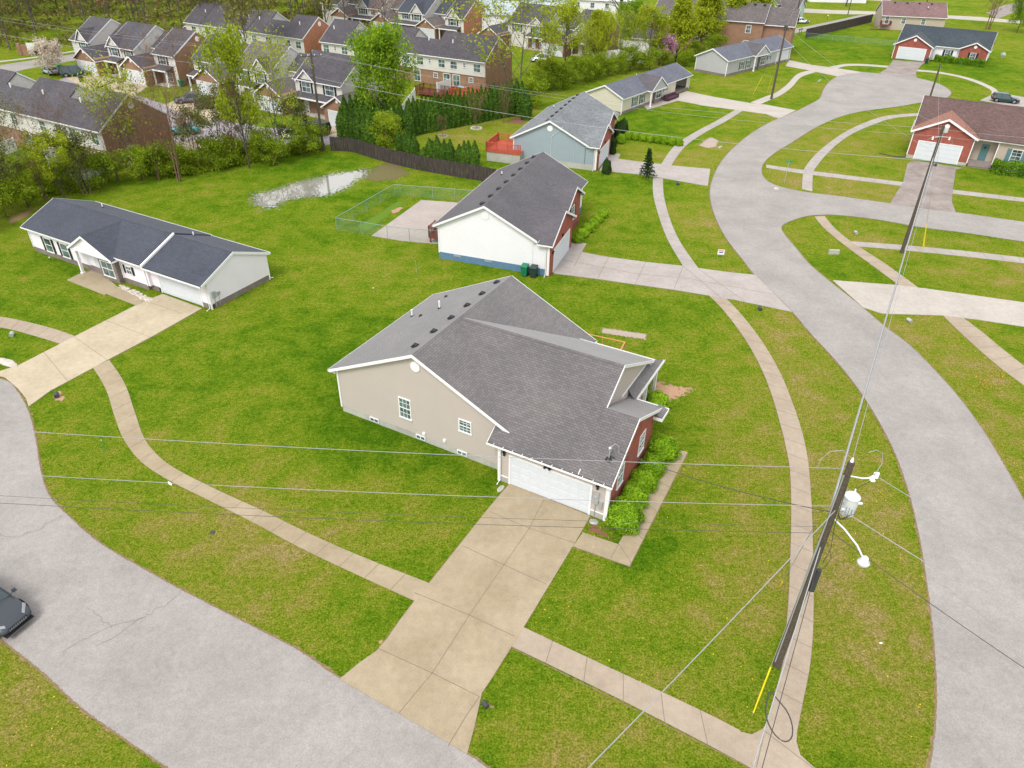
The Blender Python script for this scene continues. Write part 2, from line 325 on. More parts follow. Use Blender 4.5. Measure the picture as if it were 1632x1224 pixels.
def rimstrip(lines, wd, z, name, m, label=None):
    """edge strip with attribute rim 1 in the middle, 0 at both borders"""
    b = B(); rim = []
    for pts in lines:
        P = [Vector((x, y)) for x, y in pts]; k = len(P); o = len(b.v)
        for i, p in enumerate(P):
            d = (P[min(i + 1, k - 1)] - P[max(i - 1, 0)]); d = d.normalized() if d.length > 1e-6 else Vector((1, 0)); nn = Vector((-d.y, d.x)) * wd / 2
            for q, rr in ((1, 0), (0, 1), (-1, 0)): b.v.append((p.x + nn.x * q, p.y + nn.y * q, z)); rim.append(rr)
        for i in range(k - 1):
            q = o + 3 * i; b.f += [(q, q + 1, q + 4, q + 3), (q + 1, q + 2, q + 5, q + 4)]; b.m += [0, 0]
    b.att['rim'] = rim
    return tag(b.build(name, m, None, fix=False), label, kind='structure')
def patch(name, poly, z, m, label=None, rows=5, ew=None):
    """ragged-edged patch on a fine grid; the rim attribute rises from 0 at the outline to 1 inside"""
    b = B(); rim = []; x0, x1 = min(q[0] for q in poly), max(q[0] for q in poly); y0, y1 = min(q[1] for q in poly), max(q[1] for q in poly)
    st = max(.08, min(x1 - x0, y1 - y0) / 16); ew = ew or max(.15, min(x1 - x0, y1 - y0) * .3); idx = {}
    def dist(px, py):
        d = 1e9
        for i in range(len(poly)):
            (ax_, ay), (bx_, by_) = poly[i], poly[(i + 1) % len(poly)]; dx, dy = bx_ - ax_, by_ - ay; t = max(0, min(1, ((px - ax_) * dx + (py - ay) * dy) / (dx * dx + dy * dy + 1e-9))); d = min(d, math.hypot(px - ax_ - t * dx, py - ay - t * dy))
        return d
    def vid(i, j):
        if (i, j) not in idx:
            px, py = x0 + i * st, y0 + j * st; idx[(i, j)] = len(b.v); b.v.append((px, py, z)); rim.append(min(1, dist(px, py) / ew) if inside(px, py, poly) else 0)
        return idx[(i, j)]
    for i in range(int((x1 - x0) / st) + 1):
        for j in range(int((y1 - y0) / st) + 1):
            if inside(x0 + (i + .5) * st, y0 + (j + .5) * st, poly): b.f.append((vid(i, j), vid(i + 1, j), vid(i + 1, j + 1), vid(i, j + 1))); b.m.append(0)
    b.att['rim'] = rim
    return tag(b.build(name, m, None, fix=False), label, kind='structure')
# dryness map blobs: px, py, radius (m), amount ( + dry / - lush )
BLOBS = [(1400, 1050, 6, 0.121), (1400, 850, 7, 0.121), (1330, 650, 7, 0.110), (1250, 520, 6, 0.083), (1150, 1000, 7, 0.066), (1150, 850, 7, 0.055), (900, 1150, 5, 0.077), (1050, 1180, 5, 0.088), (600, 800, 10, 0.044), (480, 900, 7, 0.088), (330, 860, 8, 0.110), (130, 760, 7, 0.088),
         (90, 1130, 7, 0.121), (700, 860, 6, 0.044), (150, 520, 8, 0.044), (20, 400, 6, 0.066), (540, 450, 9, 0.072), (480, 420, 6, 0.110), (1180, 640, 5, 0.017), (1100, 620, 5, 0.055), (1300, 270, 12, 0.110), (1370, 230, 12, 0.110), (1250, 290, 6, 0.110), (1330, 380, 8, 0.077), (1600, 430, 9, 0.110), (1500, 590, 8, 0.121), (1580, 700, 8, 0.121),
         (1090, 330, 8, 0.083), (1080, 350, 6, 0.066), (1000, 240, 8, 0.121), (1130, 240, 8, 0.110), (1100, 370, 6, 0.055), (1570, 330, 8, 0.110), (1380, 310, 8, 0.066), (1280, 150, 8, 0.077), (1240, 130, 8, 0.066), (740, 190, 10, 0.110), (800, 200, 8, 0.099), (620, 290, 6, 0.055),
         (560, 560, 9, -.16), (480, 620, 8, -.12), (470, 310, 16, -.10), (500, 380, 12, -.10), (1050, 200, 14, -.22), (1030, 650, 4, -.2), (960, 290, 9, -.16), (660, 720, 6, -.18), (560, 690, 3, -.25), (830, 720, 2, -.2), (1040, 880, 2.2, -.45), (60, 480, 9, -.12), (230, 620, 9, -.10), (820, 1090, 3, -.3), (600, 1010, 4, -.12), (400, 940, 5, -.06), (1600, 640, 5, -.05), (1600, 540, 6, -.1),
         (1350, 80, 25, -.10), (1560, 110, 25, -.18), (1600, 200, 9, -.1), (1540, 440, 5, -.05), (1320, 420, 5, -.15), (1560, 280, 8, -.1), (1600, 20, 30, -.05), (1330, 60, 15, -.18), (950, 470, 9, -.08), (1080, 530, 7, -.06), (680, 230, 10, 0.066), (900, 400, 5, -.1), (570, 250, 10, -.1), (450, 270, 12, -.06)]
BL = [(*G(a, b_), r_, k_) for a, b_, r_, k_ in BLOBS]
VERGE = [([(1180, 478), (1262, 500), (1340, 585), (1420, 710), (1463, 850), (1485, 1000), (1491, 1080), (1480, 1224), (1300, 1224), (1270, 1180), (1293, 1058), (1297, 900), (1293, 800), (1275, 680), (1246, 600), (1195, 518)], 0.115),
         ([(1380, 493), (1500, 505), (1632, 625), (1700, 900), (1632, 800), (1530, 635), (1450, 550)], 0.108), ([(1058, 290), (1128, 297), (1140, 345), (1200, 436), (1112, 428), (1067, 347)], 0.094),
         ([(1225, 262), (1280, 210), (1431, 172), (1455, 178), (1345, 215), (1296, 250), (1280, 270)], 0.108), ([(1298, 275), (1330, 235), (1450, 185), (1450, 255), (1440, 290)], 0.050), ([(1300, 278), (1440, 296), (1418, 322), (1296, 304)], 0.058), ([(1221, 268), (1278, 276), (1276, 304), (1230, 290)], 0.115),
         ([(1320, 345), (1632, 386), (1632, 410), (1360, 384)], 0.072), ([(1350, 395), (1632, 420), (1632, 480), (1464, 458)], 0.043), ([(1058, 283), (1070, 255), (1180, 178), (1260, 180), (1160, 245), (1132, 268)], 0.094),
         ([(45, 650), (146, 590), (200, 700), (330, 797), (480, 874), (660, 958), (600, 1038), (541, 1080), (300, 945), (110, 822), (60, 720)], 0.036), ([(815, 1034), (1200, 1226), (790, 1228), (745, 1202)], 0.065), ([(0, 1018), (265, 1224), (0, 1224)], 0.086),
         ([(834, 1000), (915, 873), (1003, 903), (1097, 721), (1250, 720), (1258, 950), (1215, 1162), (1180, 1165)], 0.036), ([(650, 215), (800, 190), (830, 205), (775, 262), (645, 240)], 0.043)]
VG = [(gp(a), k) for a, k in VERGE]
def ground():
    random.seed(1)
    xs = [-1500, -700, -400, -260] + [-200 + 1.15 * i for i in range(356)] + [260, 400, 700, 1500]
    ys = [-600, -200, -60, -20, 0] + [6 + 1.15 * i for i in range(257)] + [330, 400, 500, 700, 1100, 2200]
    b = B(); nx = len(xs); dry = []; lush = []
    for y in ys:
        for x in xs:
            b.v.append((x, y, 0)); d = 0; l = 0
            if -60 < x < 140 and 5 < y < 240:
                for bx, by, br, k in BL:
                    q = ((x - bx) ** 2 + (y - by) ** 2) / (br * br)
                    if q < 4:
                        g = math.exp(-q * 1.3)
                        if k > 0: d = d + k * g
                        else: l = l - k * g
            for pg, k in (VG if -60 < x < 140 and 5 < y < 150 else ()):
                if inside(x, y, pg): d += k
            dry.append(min(d, .38)); lush.append(min(l, .45))
    for j in range(len(ys) - 1):
        for i in range(nx - 1): q = j * nx + i; b.f.append((q, q + 1, q + 1 + nx, q + nx)); b.m.append(0)
    b.att['dry'] = dry; b.att['lush'] = lush
    tag(b.build('ground', 'grass', None, fix=False), 'mown spring lawn covering the whole neighbourhood', kind='structure')
ground()
# roads
front_up = sc((-300, 560), (-120, 575), (0, 603), (26, 620), (46, 655), (58, 700), (66, 750), (80, 790), (110, 822), (160, 865), (240, 912), (300, 945), (400, 996), (480, 1038), (541, 1080), (640, 1138), (744, 1200), (790, 1232), (900, 1310))
front_lo = sc((450, 1345), (265, 1224), (200, 1180), (130, 1130), (70, 1075), (20, 1035), (-60, 975), (-200, 900), (-420, 840))
sheet('road', front_up + [(9, 8), (-3, 6)] + front_lo, .020, 'asphalt', 'grey asphalt street across the bottom left corner')
r2_left = sc((1334, 121.5), (1321, 131), (1312, 143), (1306, 157), (1289, 167), (1268, 177.6), (1240, 189), (1212, 203), (1182, 224), (1155, 250), (1137, 280), (1131, 310), (1139, 345), (1157, 380), (1180, 410), (1202, 438), (1232, 467), (1262, 497), (1290, 530), (1340, 585), (1382, 642), (1420, 710), (1446, 780), (1463, 850), (1475, 920), (1485, 1000), (1491, 1080), (1490, 1150), (1480, 1224), (1455, 1330))
r2_bulb = sc((1334, 121.5), (1350, 117), (1372, 115), (1399, 117), (1430, 119), (1460, 124), (1487, 130.5), (1505.5, 138), (1516, 147), (1512, 154), (1500, 159), (1469, 163.4), (1431, 170), (1392, 175), (1356, 181.4), (1325, 191.7), (1294, 207), (1263.5, 226.5), (1238, 242), (1220, 257), (1214, 271), (1219, 284), (1235, 294.5), (1277, 305), (1340, 313), (1418, 324), (1523.5, 338.4), (1632, 353.6), (1800, 377))
r2_right = sc((1850, 416), (1632, 385.5), (1540, 371.6), (1471, 363), (1401.6, 350.8), (1346, 344), (1313, 342.5), (1285, 345), (1259, 353), (1246, 362), (1251, 374), (1268.6, 395), (1291, 421.5), (1327, 452), (1374, 489), (1410, 520), (1450, 550), (1490, 590), (1530, 635), (1570, 690), (1600, 740), (1632, 797), (1700, 930))
sheet('road', r2_bulb + r2_right + [(34, 12), (22, 12)] + r2_left[::-1][:-1], .024, 'asphalt', 'pale asphalt street curving up to the cul-de-sac with a side branch to the right')
sheet('road', gp([(-300, 150), (-60, 121), (5, 103), (60, 95), (120, 86), (200, 75), (235, 76), (205, 84), (123, 96), (75, 104), (38, 111), (-60, 138), (-300, 175)]), .02, 'asphalt', 'grey street passing the brick sign in the top left')
sheet('parking_court', gp([(40, 150), (103, 124), (200, 146), (262, 166), (345, 190), (420, 203), (500, 208), (552, 206), (552, 224), (500, 236), (400, 236), (345, 228), (280, 230), (235, 190), (150, 170)]), .016, 'asphalt_court', 'purplish asphalt court between the townhouse rows')
sheet('road', gp([(1180, 9), (1269, 13), (1326, 16), (1384.6, 17.8), (1450, 21), (1511.7, 24.5), (1560.7, 27), (1614.6, 32), (1760, 44), (1760, 50), (1632, 37.5), (1560.7, 33), (1510, 29.4), (1440, 26), (1403, 23), (1350, 22.7), (1269, 19.6), (1180, 15)]), .016, 'concrete_light', 'pale lane running across the far top right')
sheet('road', gp([(1200, 62), (1240, 50), (1270.6, 45), (1318, 35.5), (1368.7, 24.5), (1395, 22), (1391, 25), (1330, 40), (1283, 50), (1240, 57), (1200, 72)]), .012, 'asphalt', 'narrow side lane beside the tall plank fence')
sheet('road', gp([(1150, -14), (1250, -8), (1330, -3), (1420, 2), (1420, -4), (1330, -9), (1250, -13), (1150, -20)]), .012, 'concrete_light', 'thin far lane at the top edge')
sheet('driveway', gp([(1572, 20), (1600, 8), (1632, 2), (1700, -8), (1700, 4), (1640, 12), (1610, 22), (1590, 30)]), .010, 'concrete_worn', 'worn gravel drive in the far top right corner')
# driveways
def joints(name_parent, lines, wd=.035, z=.0):
    b = B()
    for ln in lines: strip(gp(ln), wd, z, b)
    return b.build('joint', 'joint', name_parent, fix=False)
dm = sheet('driveway', gp([(812.7, 770.8), (941, 823), (913, 871), (834, 1001), (815, 1032), (783, 1083), (768, 1105), (756, 1160), (744.5, 1202), (640, 1140), (541, 1083), (575, 1055), (600, 1038), (618, 1017), (640, 985), (662, 957), (684, 930), (778, 811)]), .040, 'concrete_tan', 'wide tan concrete driveway of the beige house')
joints(dm, [[(867, 797), (842, 845), (803, 901), (748, 981), (690, 1072), (636, 1137)], [(780, 816), (842, 842), (920, 876)][:2] + [(915, 866)], [(738, 871), (803, 901), (871, 932)], [(660, 945), (748, 981), (820, 1015)], [(600, 1033), (690, 1074), (764, 1111)], [(764, 1111), (744, 1140), (714, 1190)]], .032, .045)
dz = sheet('driveway', gp([(259.5, 469), (322, 492), (240, 538), (170, 575), (144.4, 589), (80.7, 623), (45.7, 648.5), (42, 636)]) + sc((30, 621), (12.7, 606), (0, 600), (-60, 590)) + gp([(-60, 606 - 25), (0, 592), (29.7, 582.7), (95.6, 548.7), (120, 536), (216.7, 487), (231.5, 479.7)]), .040, 'concrete_warm', 'broad cream concrete driveway of the white ranch house')
joints(dz, [[(231, 480), (290, 500)], [(168, 511), (240, 538)], [(118, 537), (172, 575)], [(70, 562), (108, 608)]], .03, .045)
sheet('patio', gp([(216.7, 487), (170, 469), (166.7, 470.8), (107, 446.7), (126, 437.5), (150, 428), (187, 457), (231.5, 479.7), (226, 484)]), .05, 'concrete_tan', 'damp concrete patio slab by the porch of the white ranch house')
da = sheet('driveway', gp([(881, 432), (906, 396), (911, 383.7), (934.8, 388.6), (927, 402), (963, 409), (1029, 418), (1088, 424), (1115, 428), (1160, 434), (1203, 438.5), (1232, 467), (1262, 497.5), (1170, 478), (1145, 475), (1126, 470.7), (1073, 462), (1012, 453.5), (953, 445), (882, 436)]), .040, 'concrete_grey', 'grey concrete driveway of the white and brick house')
joints(da, [[(895, 414), (1010, 436), (1100, 445), (1235, 470)], [(970, 410), (953, 444)], [(1029, 418), (1012, 453)], [(1089, 424), (1074, 461)], [(927, 402), (915, 425)], [(1089, 425), (1150, 476)], [(1113, 429), (1186, 480)]], .04, .045)
sheet('driveway', gp([(955, 272), (972, 243), (989, 246), (985, 253.5), (1053.5, 262), (1070, 264), (1132, 269.5), (1128, 296.5), (1057, 284.5), (1042, 282), (1021, 278.4)]), .040, 'concrete_grey', 'grey concrete driveway of the blue sided house')
sheet('driveway', gp([(1077, 152), (1094.6, 145.6), (1134.5, 154), (1196, 164.7), (1220, 167), (1269, 176), (1241, 189), (1220, 181.8), (1170.5, 175), (1121.7, 168.6), (1080.5, 160.5)]), .040, 'concrete_light', 'pale concrete driveway of the cream ranch house')
sheet('walkway', gp([(1025, 168), (1075, 151), (1082, 160), (1031.6, 175)]), .036, 'paver', 'short concrete walk along the front of the cream ranch house')
sheet('driveway', gp([(1258, 96), (1295, 104), (1335.6, 109), (1375, 115.5), (1350, 118), (1334.5, 121.8), (1288, 112), (1252, 105.4)]), .040, 'concrete_light', 'pale concrete driveway of the grey ranch house')
sheet('driveway', gp([(1423, 96), (1478, 99.5), (1470, 102.3), (1461, 112.7), (1459.6, 117.6), (1461, 125), (1430, 122), (1399, 118.5), (1415, 108)]), .040, 'concrete_worn', 'dark stained driveway of the brick house beyond the cul-de-sac')
sheet('driveway', gp([(1454, 256), (1534, 268), (1523, 270.5), (1518, 308), (1516.6, 321.7), (1523.5, 339.5), (1418, 325), (1439, 291), (1446, 261)]), .040, 'concrete_worn', 'stained concrete driveway in front of the brown roofed house')
sheet('driveway', gp([(1327, 447), (1374, 450.6), (1432, 455), (1473.6, 460), (1632, 482.4), (1800, 506), (1800, 546), (1632, 521), (1560, 510), (1500, 503), (1405, 500), (1375, 490)]), .040, 'concrete_light', 'wide pale driveway leaving the right edge')
sheet('driveway', gp([(1562, 160), (1581, 151), (1592, 148), (1632, 155), (1700, 164), (1700, 182), (1632, 173)]), .034, 'concrete_grey', 'concrete apron under the dark car behind the brown roofed house')
for pts, lb in ((((103, 124), (140, 116), (163, 120), (190, 128), (170, 136), (150, 146)), 'pale drive of the first townhouse garage'), (((154, 140), (190, 127), (236, 138), (214, 153), (196, 160)), 'pale drive of the second townhouse garage'),
                (((260, 168), (293, 155), (355, 160), (352, 184), (330, 196), (292, 182)), 'buff drive of the townhouse with two parked cars'), (((505, 205), (525, 199), (546, 205), (548, 216), (510, 216)), 'drive of the townhouse nearest the wood fence')):
    sheet('driveway', gp(pts), .03, 'concrete_warm', lb)
sheet('driveway', gp([(280, 228), (345, 222), (350, 230), (300, 245), (270, 243)]), .026, 'concrete_warm', 'buff drive at the brick end of the near townhouse row')
# sidewalks
def walk(a, b_, label, m='concrete_pink', z=.030, seg=1.55, jt=True):
    A, Bq = smooth(gp(a), 6), smooth(gp(b_), 6); o = sheet('sidewalk', A + Bq[::-1], z, m, label)
    if jt:
        def pos(P, f):
            L_ = [0]
            for i in range(1, len(P)): L_.append(L_[-1] + math.dist(P[i], P[i - 1]))
            t = f * L_[-1]
            for i in range(1, len(P)):
                if L_[i] >= t: k = (t - L_[i - 1]) / max(1e-6, L_[i] - L_[i - 1]); return tuple(P[i - 1][j] + (P[i][j] - P[i - 1][j]) * k for j in (0, 1))
            return P[-1]
        tot = sum(math.dist(A[i], A[i - 1]) for i in range(1, len(A))); n = max(1, int(tot / seg)); b = B()
        for i in range(1, n): strip([pos(A, i / n), pos(Bq, i / n)], .03, z + .005, b)
        b.build('joint', 'joint', o, fix=False)
    return o
walk([(148, 586), (161, 606), (172, 629), (182, 662), (197, 700), (225, 736), (270, 766), (330, 796), (400, 831), (480, 874), (560, 912), (665, 960)], [(174, 574), (191, 597.5), (203, 621), (216, 660), (231, 700), (256, 730), (290, 753), (350, 783), (420, 815), (500, 854), (590, 893), (690, 932)], 'sidewalk winding from the white ranch house to the tan driveway', 'concrete_tan')
walk([(-80, 500), (0, 505), (74, 521), (122, 537)], [(-80, 515), (0, 522), (53, 535), (99, 549)], 'sidewalk left of the cream driveway', 'concrete_pink')
walk([(828, 997), (924, 1042.5), (1035, 1094), (1130, 1139), (1180, 1165)], [(812, 1029), (911, 1076.7), (1022.5, 1132), (1130, 1188), (1200, 1226)], 'sidewalk from the tan driveway to the corner below the big utility pole')
sw3L = [(1126, 468), (1145, 486), (1166, 511), (1190, 545), (1212, 585), (1230, 630), (1244.5, 680), (1253, 715.6), (1259, 751), (1261, 813), (1259, 902), (1256, 964), (1247, 1058), (1233, 1111), (1224.5, 1146.7)]
sw3R = [(1155, 474), (1172, 491), (1195, 518), (1222, 556), (1246, 600), (1262, 640), (1275.6, 680), (1286.7, 729), (1293, 800), (1296, 902), (1296, 991), (1291, 1058), (1280, 1115.6), (1269, 1172)]
walk(sw3L, sw3R, 'long curved sidewalk beside the right hand street', z=.034)
sheet('sidewalk', gp([(1224.5, 1146.7), (1215.6, 1162), (1198, 1171), (1180, 1166.7), (1178, 1170), (1201, 1226), (1232, 1262), (1320, 1262), (1298, 1224), (1275.6, 1204), (1269, 1182), (1270, 1172)]), .032, 'concrete_pink', 'flared sidewalk corner at the bottom edge')
joints(None, [[(1222, 1150), (1205, 1224)], [(1216, 1164), (1300, 1228)]], .03, .040).name = 'sidewalk_joint'; tag(bpy.data.objects['sidewalk_joint'], 'saw cut joints in the sidewalk corner', kind='structure')
walk([(1040.6, 283), (1041, 310), (1050, 345), (1064, 382), (1089, 425)], [(1056.5, 285), (1058, 312), (1067, 347), (1083, 384), (1113, 428)], 'curved sidewalk in front of the white and brick house', 'concrete_grey')
walk([(1053, 263), (1065, 244.5), (1080.5, 228), (1109, 210), (1142, 192.5), (1172, 175)], [(1069, 265), (1081, 247), (1096, 230), (1124, 211), (1157.7, 193), (1183, 177)], 'sidewalk rising past the row of round hedge bushes', 'concrete_grey')
walk([(1196, 163.5), (1220, 154), (1238, 147), (1255, 134), (1271, 118), (1294, 111.5)], [(1211, 166.5), (1226, 160), (1246, 151), (1263, 138), (1277, 123), (1300, 115)], 'sidewalk between the cream and grey ranch houses', 'concrete_light', jt=False)
walk([(1322, 106.5), (1350, 102), (1381, 102.6), (1417, 105.2)], [(1334, 109), (1350, 105.3), (1381, 105.4), (1414, 108)], 'thin sidewalk left of the stained driveway', 'concrete_light', jt=False)
walk([(1462, 111), (1493, 114), (1530, 120.7), (1554.5, 127.5), (1573, 134.8), (1588, 143), (1592, 152)], [(1461, 113.6), (1493, 116.6), (1527.6, 123.2), (1552, 130.8), (1570.5, 138.7), (1580, 145), (1579, 153)], 'thin sidewalk curving round the cul-de-sac', 'concrete_light', jt=False)
walk([(1221, 262.6), (1280, 271), (1374, 282.6), (1440, 290.6)], [(1221, 267.4), (1278, 276.6), (1374, 288.6), (1437, 296.4)], 'straight sidewalk left of the brown roofed house', 'concrete_grey')
walk([(1519, 302.6), (1632, 315.8), (1720, 326)], [(1518, 308.6), (1632, 322), (1720, 332.5)], 'straight sidewalk right of the stained driveway', 'concrete_grey')
walk([(1278, 301.5), (1280, 275), (1285, 264), (1299, 247), (1318.5, 230), (1346, 211), (1382, 194), (1415.5, 184.6), (1470, 180)], [(1294.5, 305), (1296, 276), (1303, 263.6), (1316, 247.5), (1335, 229.5), (1360, 212.5), (1396, 197), (1424, 188.6), (1470, 184)], 'curved sidewalk sweeping past the brown roofed house', 'concrete_grey', z=.035)
walk([(1298, 345.5), (1313, 363.5), (1346, 391), (1390.5, 423.5), (1434, 456)], [(1314, 344.5), (1329.6, 363), (1356, 385), (1410, 420), (1464, 459)], 'diagonal sidewalk between the side branch and the pale driveway', 'concrete_pink', z=.034)
walk([(1352, 384.6), (1435, 390.5), (1540, 400.5), (1632, 411), (1740, 424)], [(1368, 393), (1429, 398), (1540, 409.2), (1632, 420), (1740, 434)], 'straight sidewalk behind the second utility pole', 'concrete_grey')
walk([(1503, 503.5), (1540, 539), (1590, 583), (1640, 620), (1700, 660)], [(1535, 507), (1562, 527), (1602, 560), (1650, 596), (1720, 640)], 'sidewalk leading to the right edge below the pale driveway', 'concrete_pink')
sheet('walkway', gp([(913, 871), (1003, 903), (1096, 721), (1072, 716), (1040, 775), (985, 868), (929, 849)]), .036, 'concrete_tan', 'L shaped concrete walk beside the round bushes of the beige house')
joints(None, [[(986, 867), (1006, 898)], [(986, 868), (973, 890)], [(1003, 838), (1024, 860)], [(1025, 800), (1046, 815)], [(1044, 766), (1069, 778)]], .03, .043).name = 'walkway_joint'; tag(bpy.data.objects['walkway_joint'], 'joints across the bush side walk', kind='structure')
walk([(-200, 120), (0, 97.2), (60, 90), (126, 79.5)], [(-200, 123), (0, 99.4), (60, 92), (126, 81.6)], 'thin far sidewalk in front of the brick sign', 'concrete_light', jt=False)
# concrete yard slab behind the white house, planting soil etc
sheet('yard_slab', gp([(592, 376), (671.6, 319), (728, 323), (735, 330), (716, 365), (698, 389), (640, 384)]), .028, 'paver', 'worn paver slab inside the chain link yard')
rimstrip([front_up, front_lo, r2_left, r2_bulb, r2_right], .26, .027, 'road_edge', 'edge_soil', 'crumbling soil along the road edges')
rimstrip([front_up, front_lo, r2_left, r2_right], .85, .007, 'verge_soil', 'edge_patchy', 'patchy worn soil beside the street edges')
rimstrip([gp([(684, 928), (778, 811), (811, 771)]), gp([(541, 1082), (600, 1038), (660, 958)]), gp([(911, 872), (834, 1001)]), gp([(815, 1032), (768, 1104), (745, 1200)]), smooth(gp(sw3R), 4), smooth(gp(sw3L), 4), gp([(144.4, 589), (80.7, 623), (45.7, 648.5)]), gp([(29.7, 582.7), (95.6, 548.7)]), gp([(322, 494), (170, 577)]), gp([(882, 437), (1073, 463), (1126, 472)]), gp([(815, 1032), (1200, 1226)]), gp([(1097, 722), (1003, 904), (912, 872)])], .16, .006, 'lawn_edge', 'edge_soil', 'thin soil line where lawn meets concrete')
def crk(pts, z=.0295): return gp(pts)
b = B()
for ln in ([(290, 940), (274, 957), (262, 965), (240, 977), (225, 986), (205, 1000), (190, 1010), (155, 1030)], [(225, 986), (180, 998), (150, 1012), (120, 1027), (100, 1040)], [(180, 998), (165, 990), (150, 977), (140, 970)], [(40, 850), (62, 845), (80, 832), (100, 822)], [(0, 850), (25, 858), (45, 848)],
           [(1500, 930), (1540, 960), (1590, 1000)], [(1180, 400), (1230, 400), (1262, 392)], [(1330, 200), (1380, 186), (1440, 178)], [(1385, 155), (1420, 150), (1455, 152)]): strip([(x + random.uniform(-.1, .1), y + random.uniform(-.1, .1)) for x, y in smooth(gp(ln), 3)], .024, .030, b)
tag(b.build('road_crack', 'crack', None, fix=False), 'fine dark cracks in the asphalt', kind='structure')
patch('bare_soil', gp([(1035, 588), (1050, 600), (1085, 608), (1118, 612), (1125, 625), (1095, 640), (1065, 655), (1035, 650), (1020, 620)]), .008, 'patch_soil', 'bare orange soil by the single round bush')
patch('gravel_bed', gp([(957, 520), (1035, 531), (1033, 544), (953, 532)]), .009, 'patch_rubble', 'pale rubble rectangle in the lawn behind the beige house', 3)
patch('mulch', gp([(941, 825), (990, 862), (983, 868), (940, 851), (929, 848)]), .010, 'patch_mulch', 'orange mulch between driveway and end bush', 3)
0 and patch('mulch', gp([(955, 780), (1060, 660), (1085, 700), (1000, 870), (975, 865)]), .0065, 'patch_mulch', 'mulch strip under the bush row', 4)
patch('mulch', gp([(800, 196), (822, 184), (850, 188), (835, 200)]), .009, 'patch_mulch', 'red mulch bed behind the arborvitae row', 3)
patch('bare_soil', gp([(1120, 222), (1132, 216), (1150, 224), (1146, 235), (1128, 238), (1108, 232)]), .009, 'patch_rubble', 'muddy patch beside the far curved sidewalk', 4)
patch('bare_soil', gp([(0, 345), (30, 335), (70, 320), (60, 345), (20, 362), (0, 368)]), .009, 'patch_leaf', 'brown leaf litter behind the white ranch house', 4)
patch('leaf_litter', gp([(200, 318), (300, 290), (430, 262), (520, 240), (528, 250), (440, 275), (320, 302), (210, 330)]), .007, 'patch_leaf', 'brown litter along the edge of the tree line', 4)
patch('bare_soil', gp([(618, 336), (636, 328), (648, 330), (640, 338), (624, 344)]), .009, 'patch_soil', 'bare soil in the fenced yard', 4)
patch('weeds', gp([(545, 362), (628, 312), (672, 318), (600, 375), (570, 378)]), .006, 'patch_weed', 'rough weeds inside the chain link yard', 4)
0 and patch('straw_patch', gp([(430, 415), (480, 410), (520, 440), (510, 470), (450, 465)]), .006, 'patch_straw', 'dry straw patch behind the white ranch house', 4)
0 and patch('straw_patch', gp([(895, 1100), (940, 1090), (960, 1120), (930, 1150), (900, 1140)]), .006, 'patch_straw', 'dry straw patch by the lower sidewalk', 4)
patch('mud_reflection', gp([(590, 262), (625, 252), (650, 262), (670, 276), (640, 290), (590, 296), (560, 285)]), .008, 'patch_mud_reflection', 'muddy water with dark reflections painted in brown between the puddle and the plank fence', 4)
patch('puddle', sc((375, 322), (390, 300), (420, 298), (455, 286), (490, 278), (520, 272), (560, 266), (590, 262), (612, 268), (606, 280), (588, 292), (565, 306), (535, 318), (500, 322), (465, 328), (452, 345), (425, 342), (390, 336), (375, 322))[:-1], .012, 'water', 'shallow rain puddle reflecting the pale sky in the back lawn', 8)
patch('puddle', sc((1138, 238), (1145, 232), (1160, 228), (1146, 240))[:-1], .014, 'water', 'tiny puddle by the muddy patch', 3)
patch('puddle', sc((1297, 133), (1306, 124), (1313, 123), (1311, 128), (1300, 136))[:-1], .012, 'water', 'little bright puddle in the verge by the far driveway', 3)
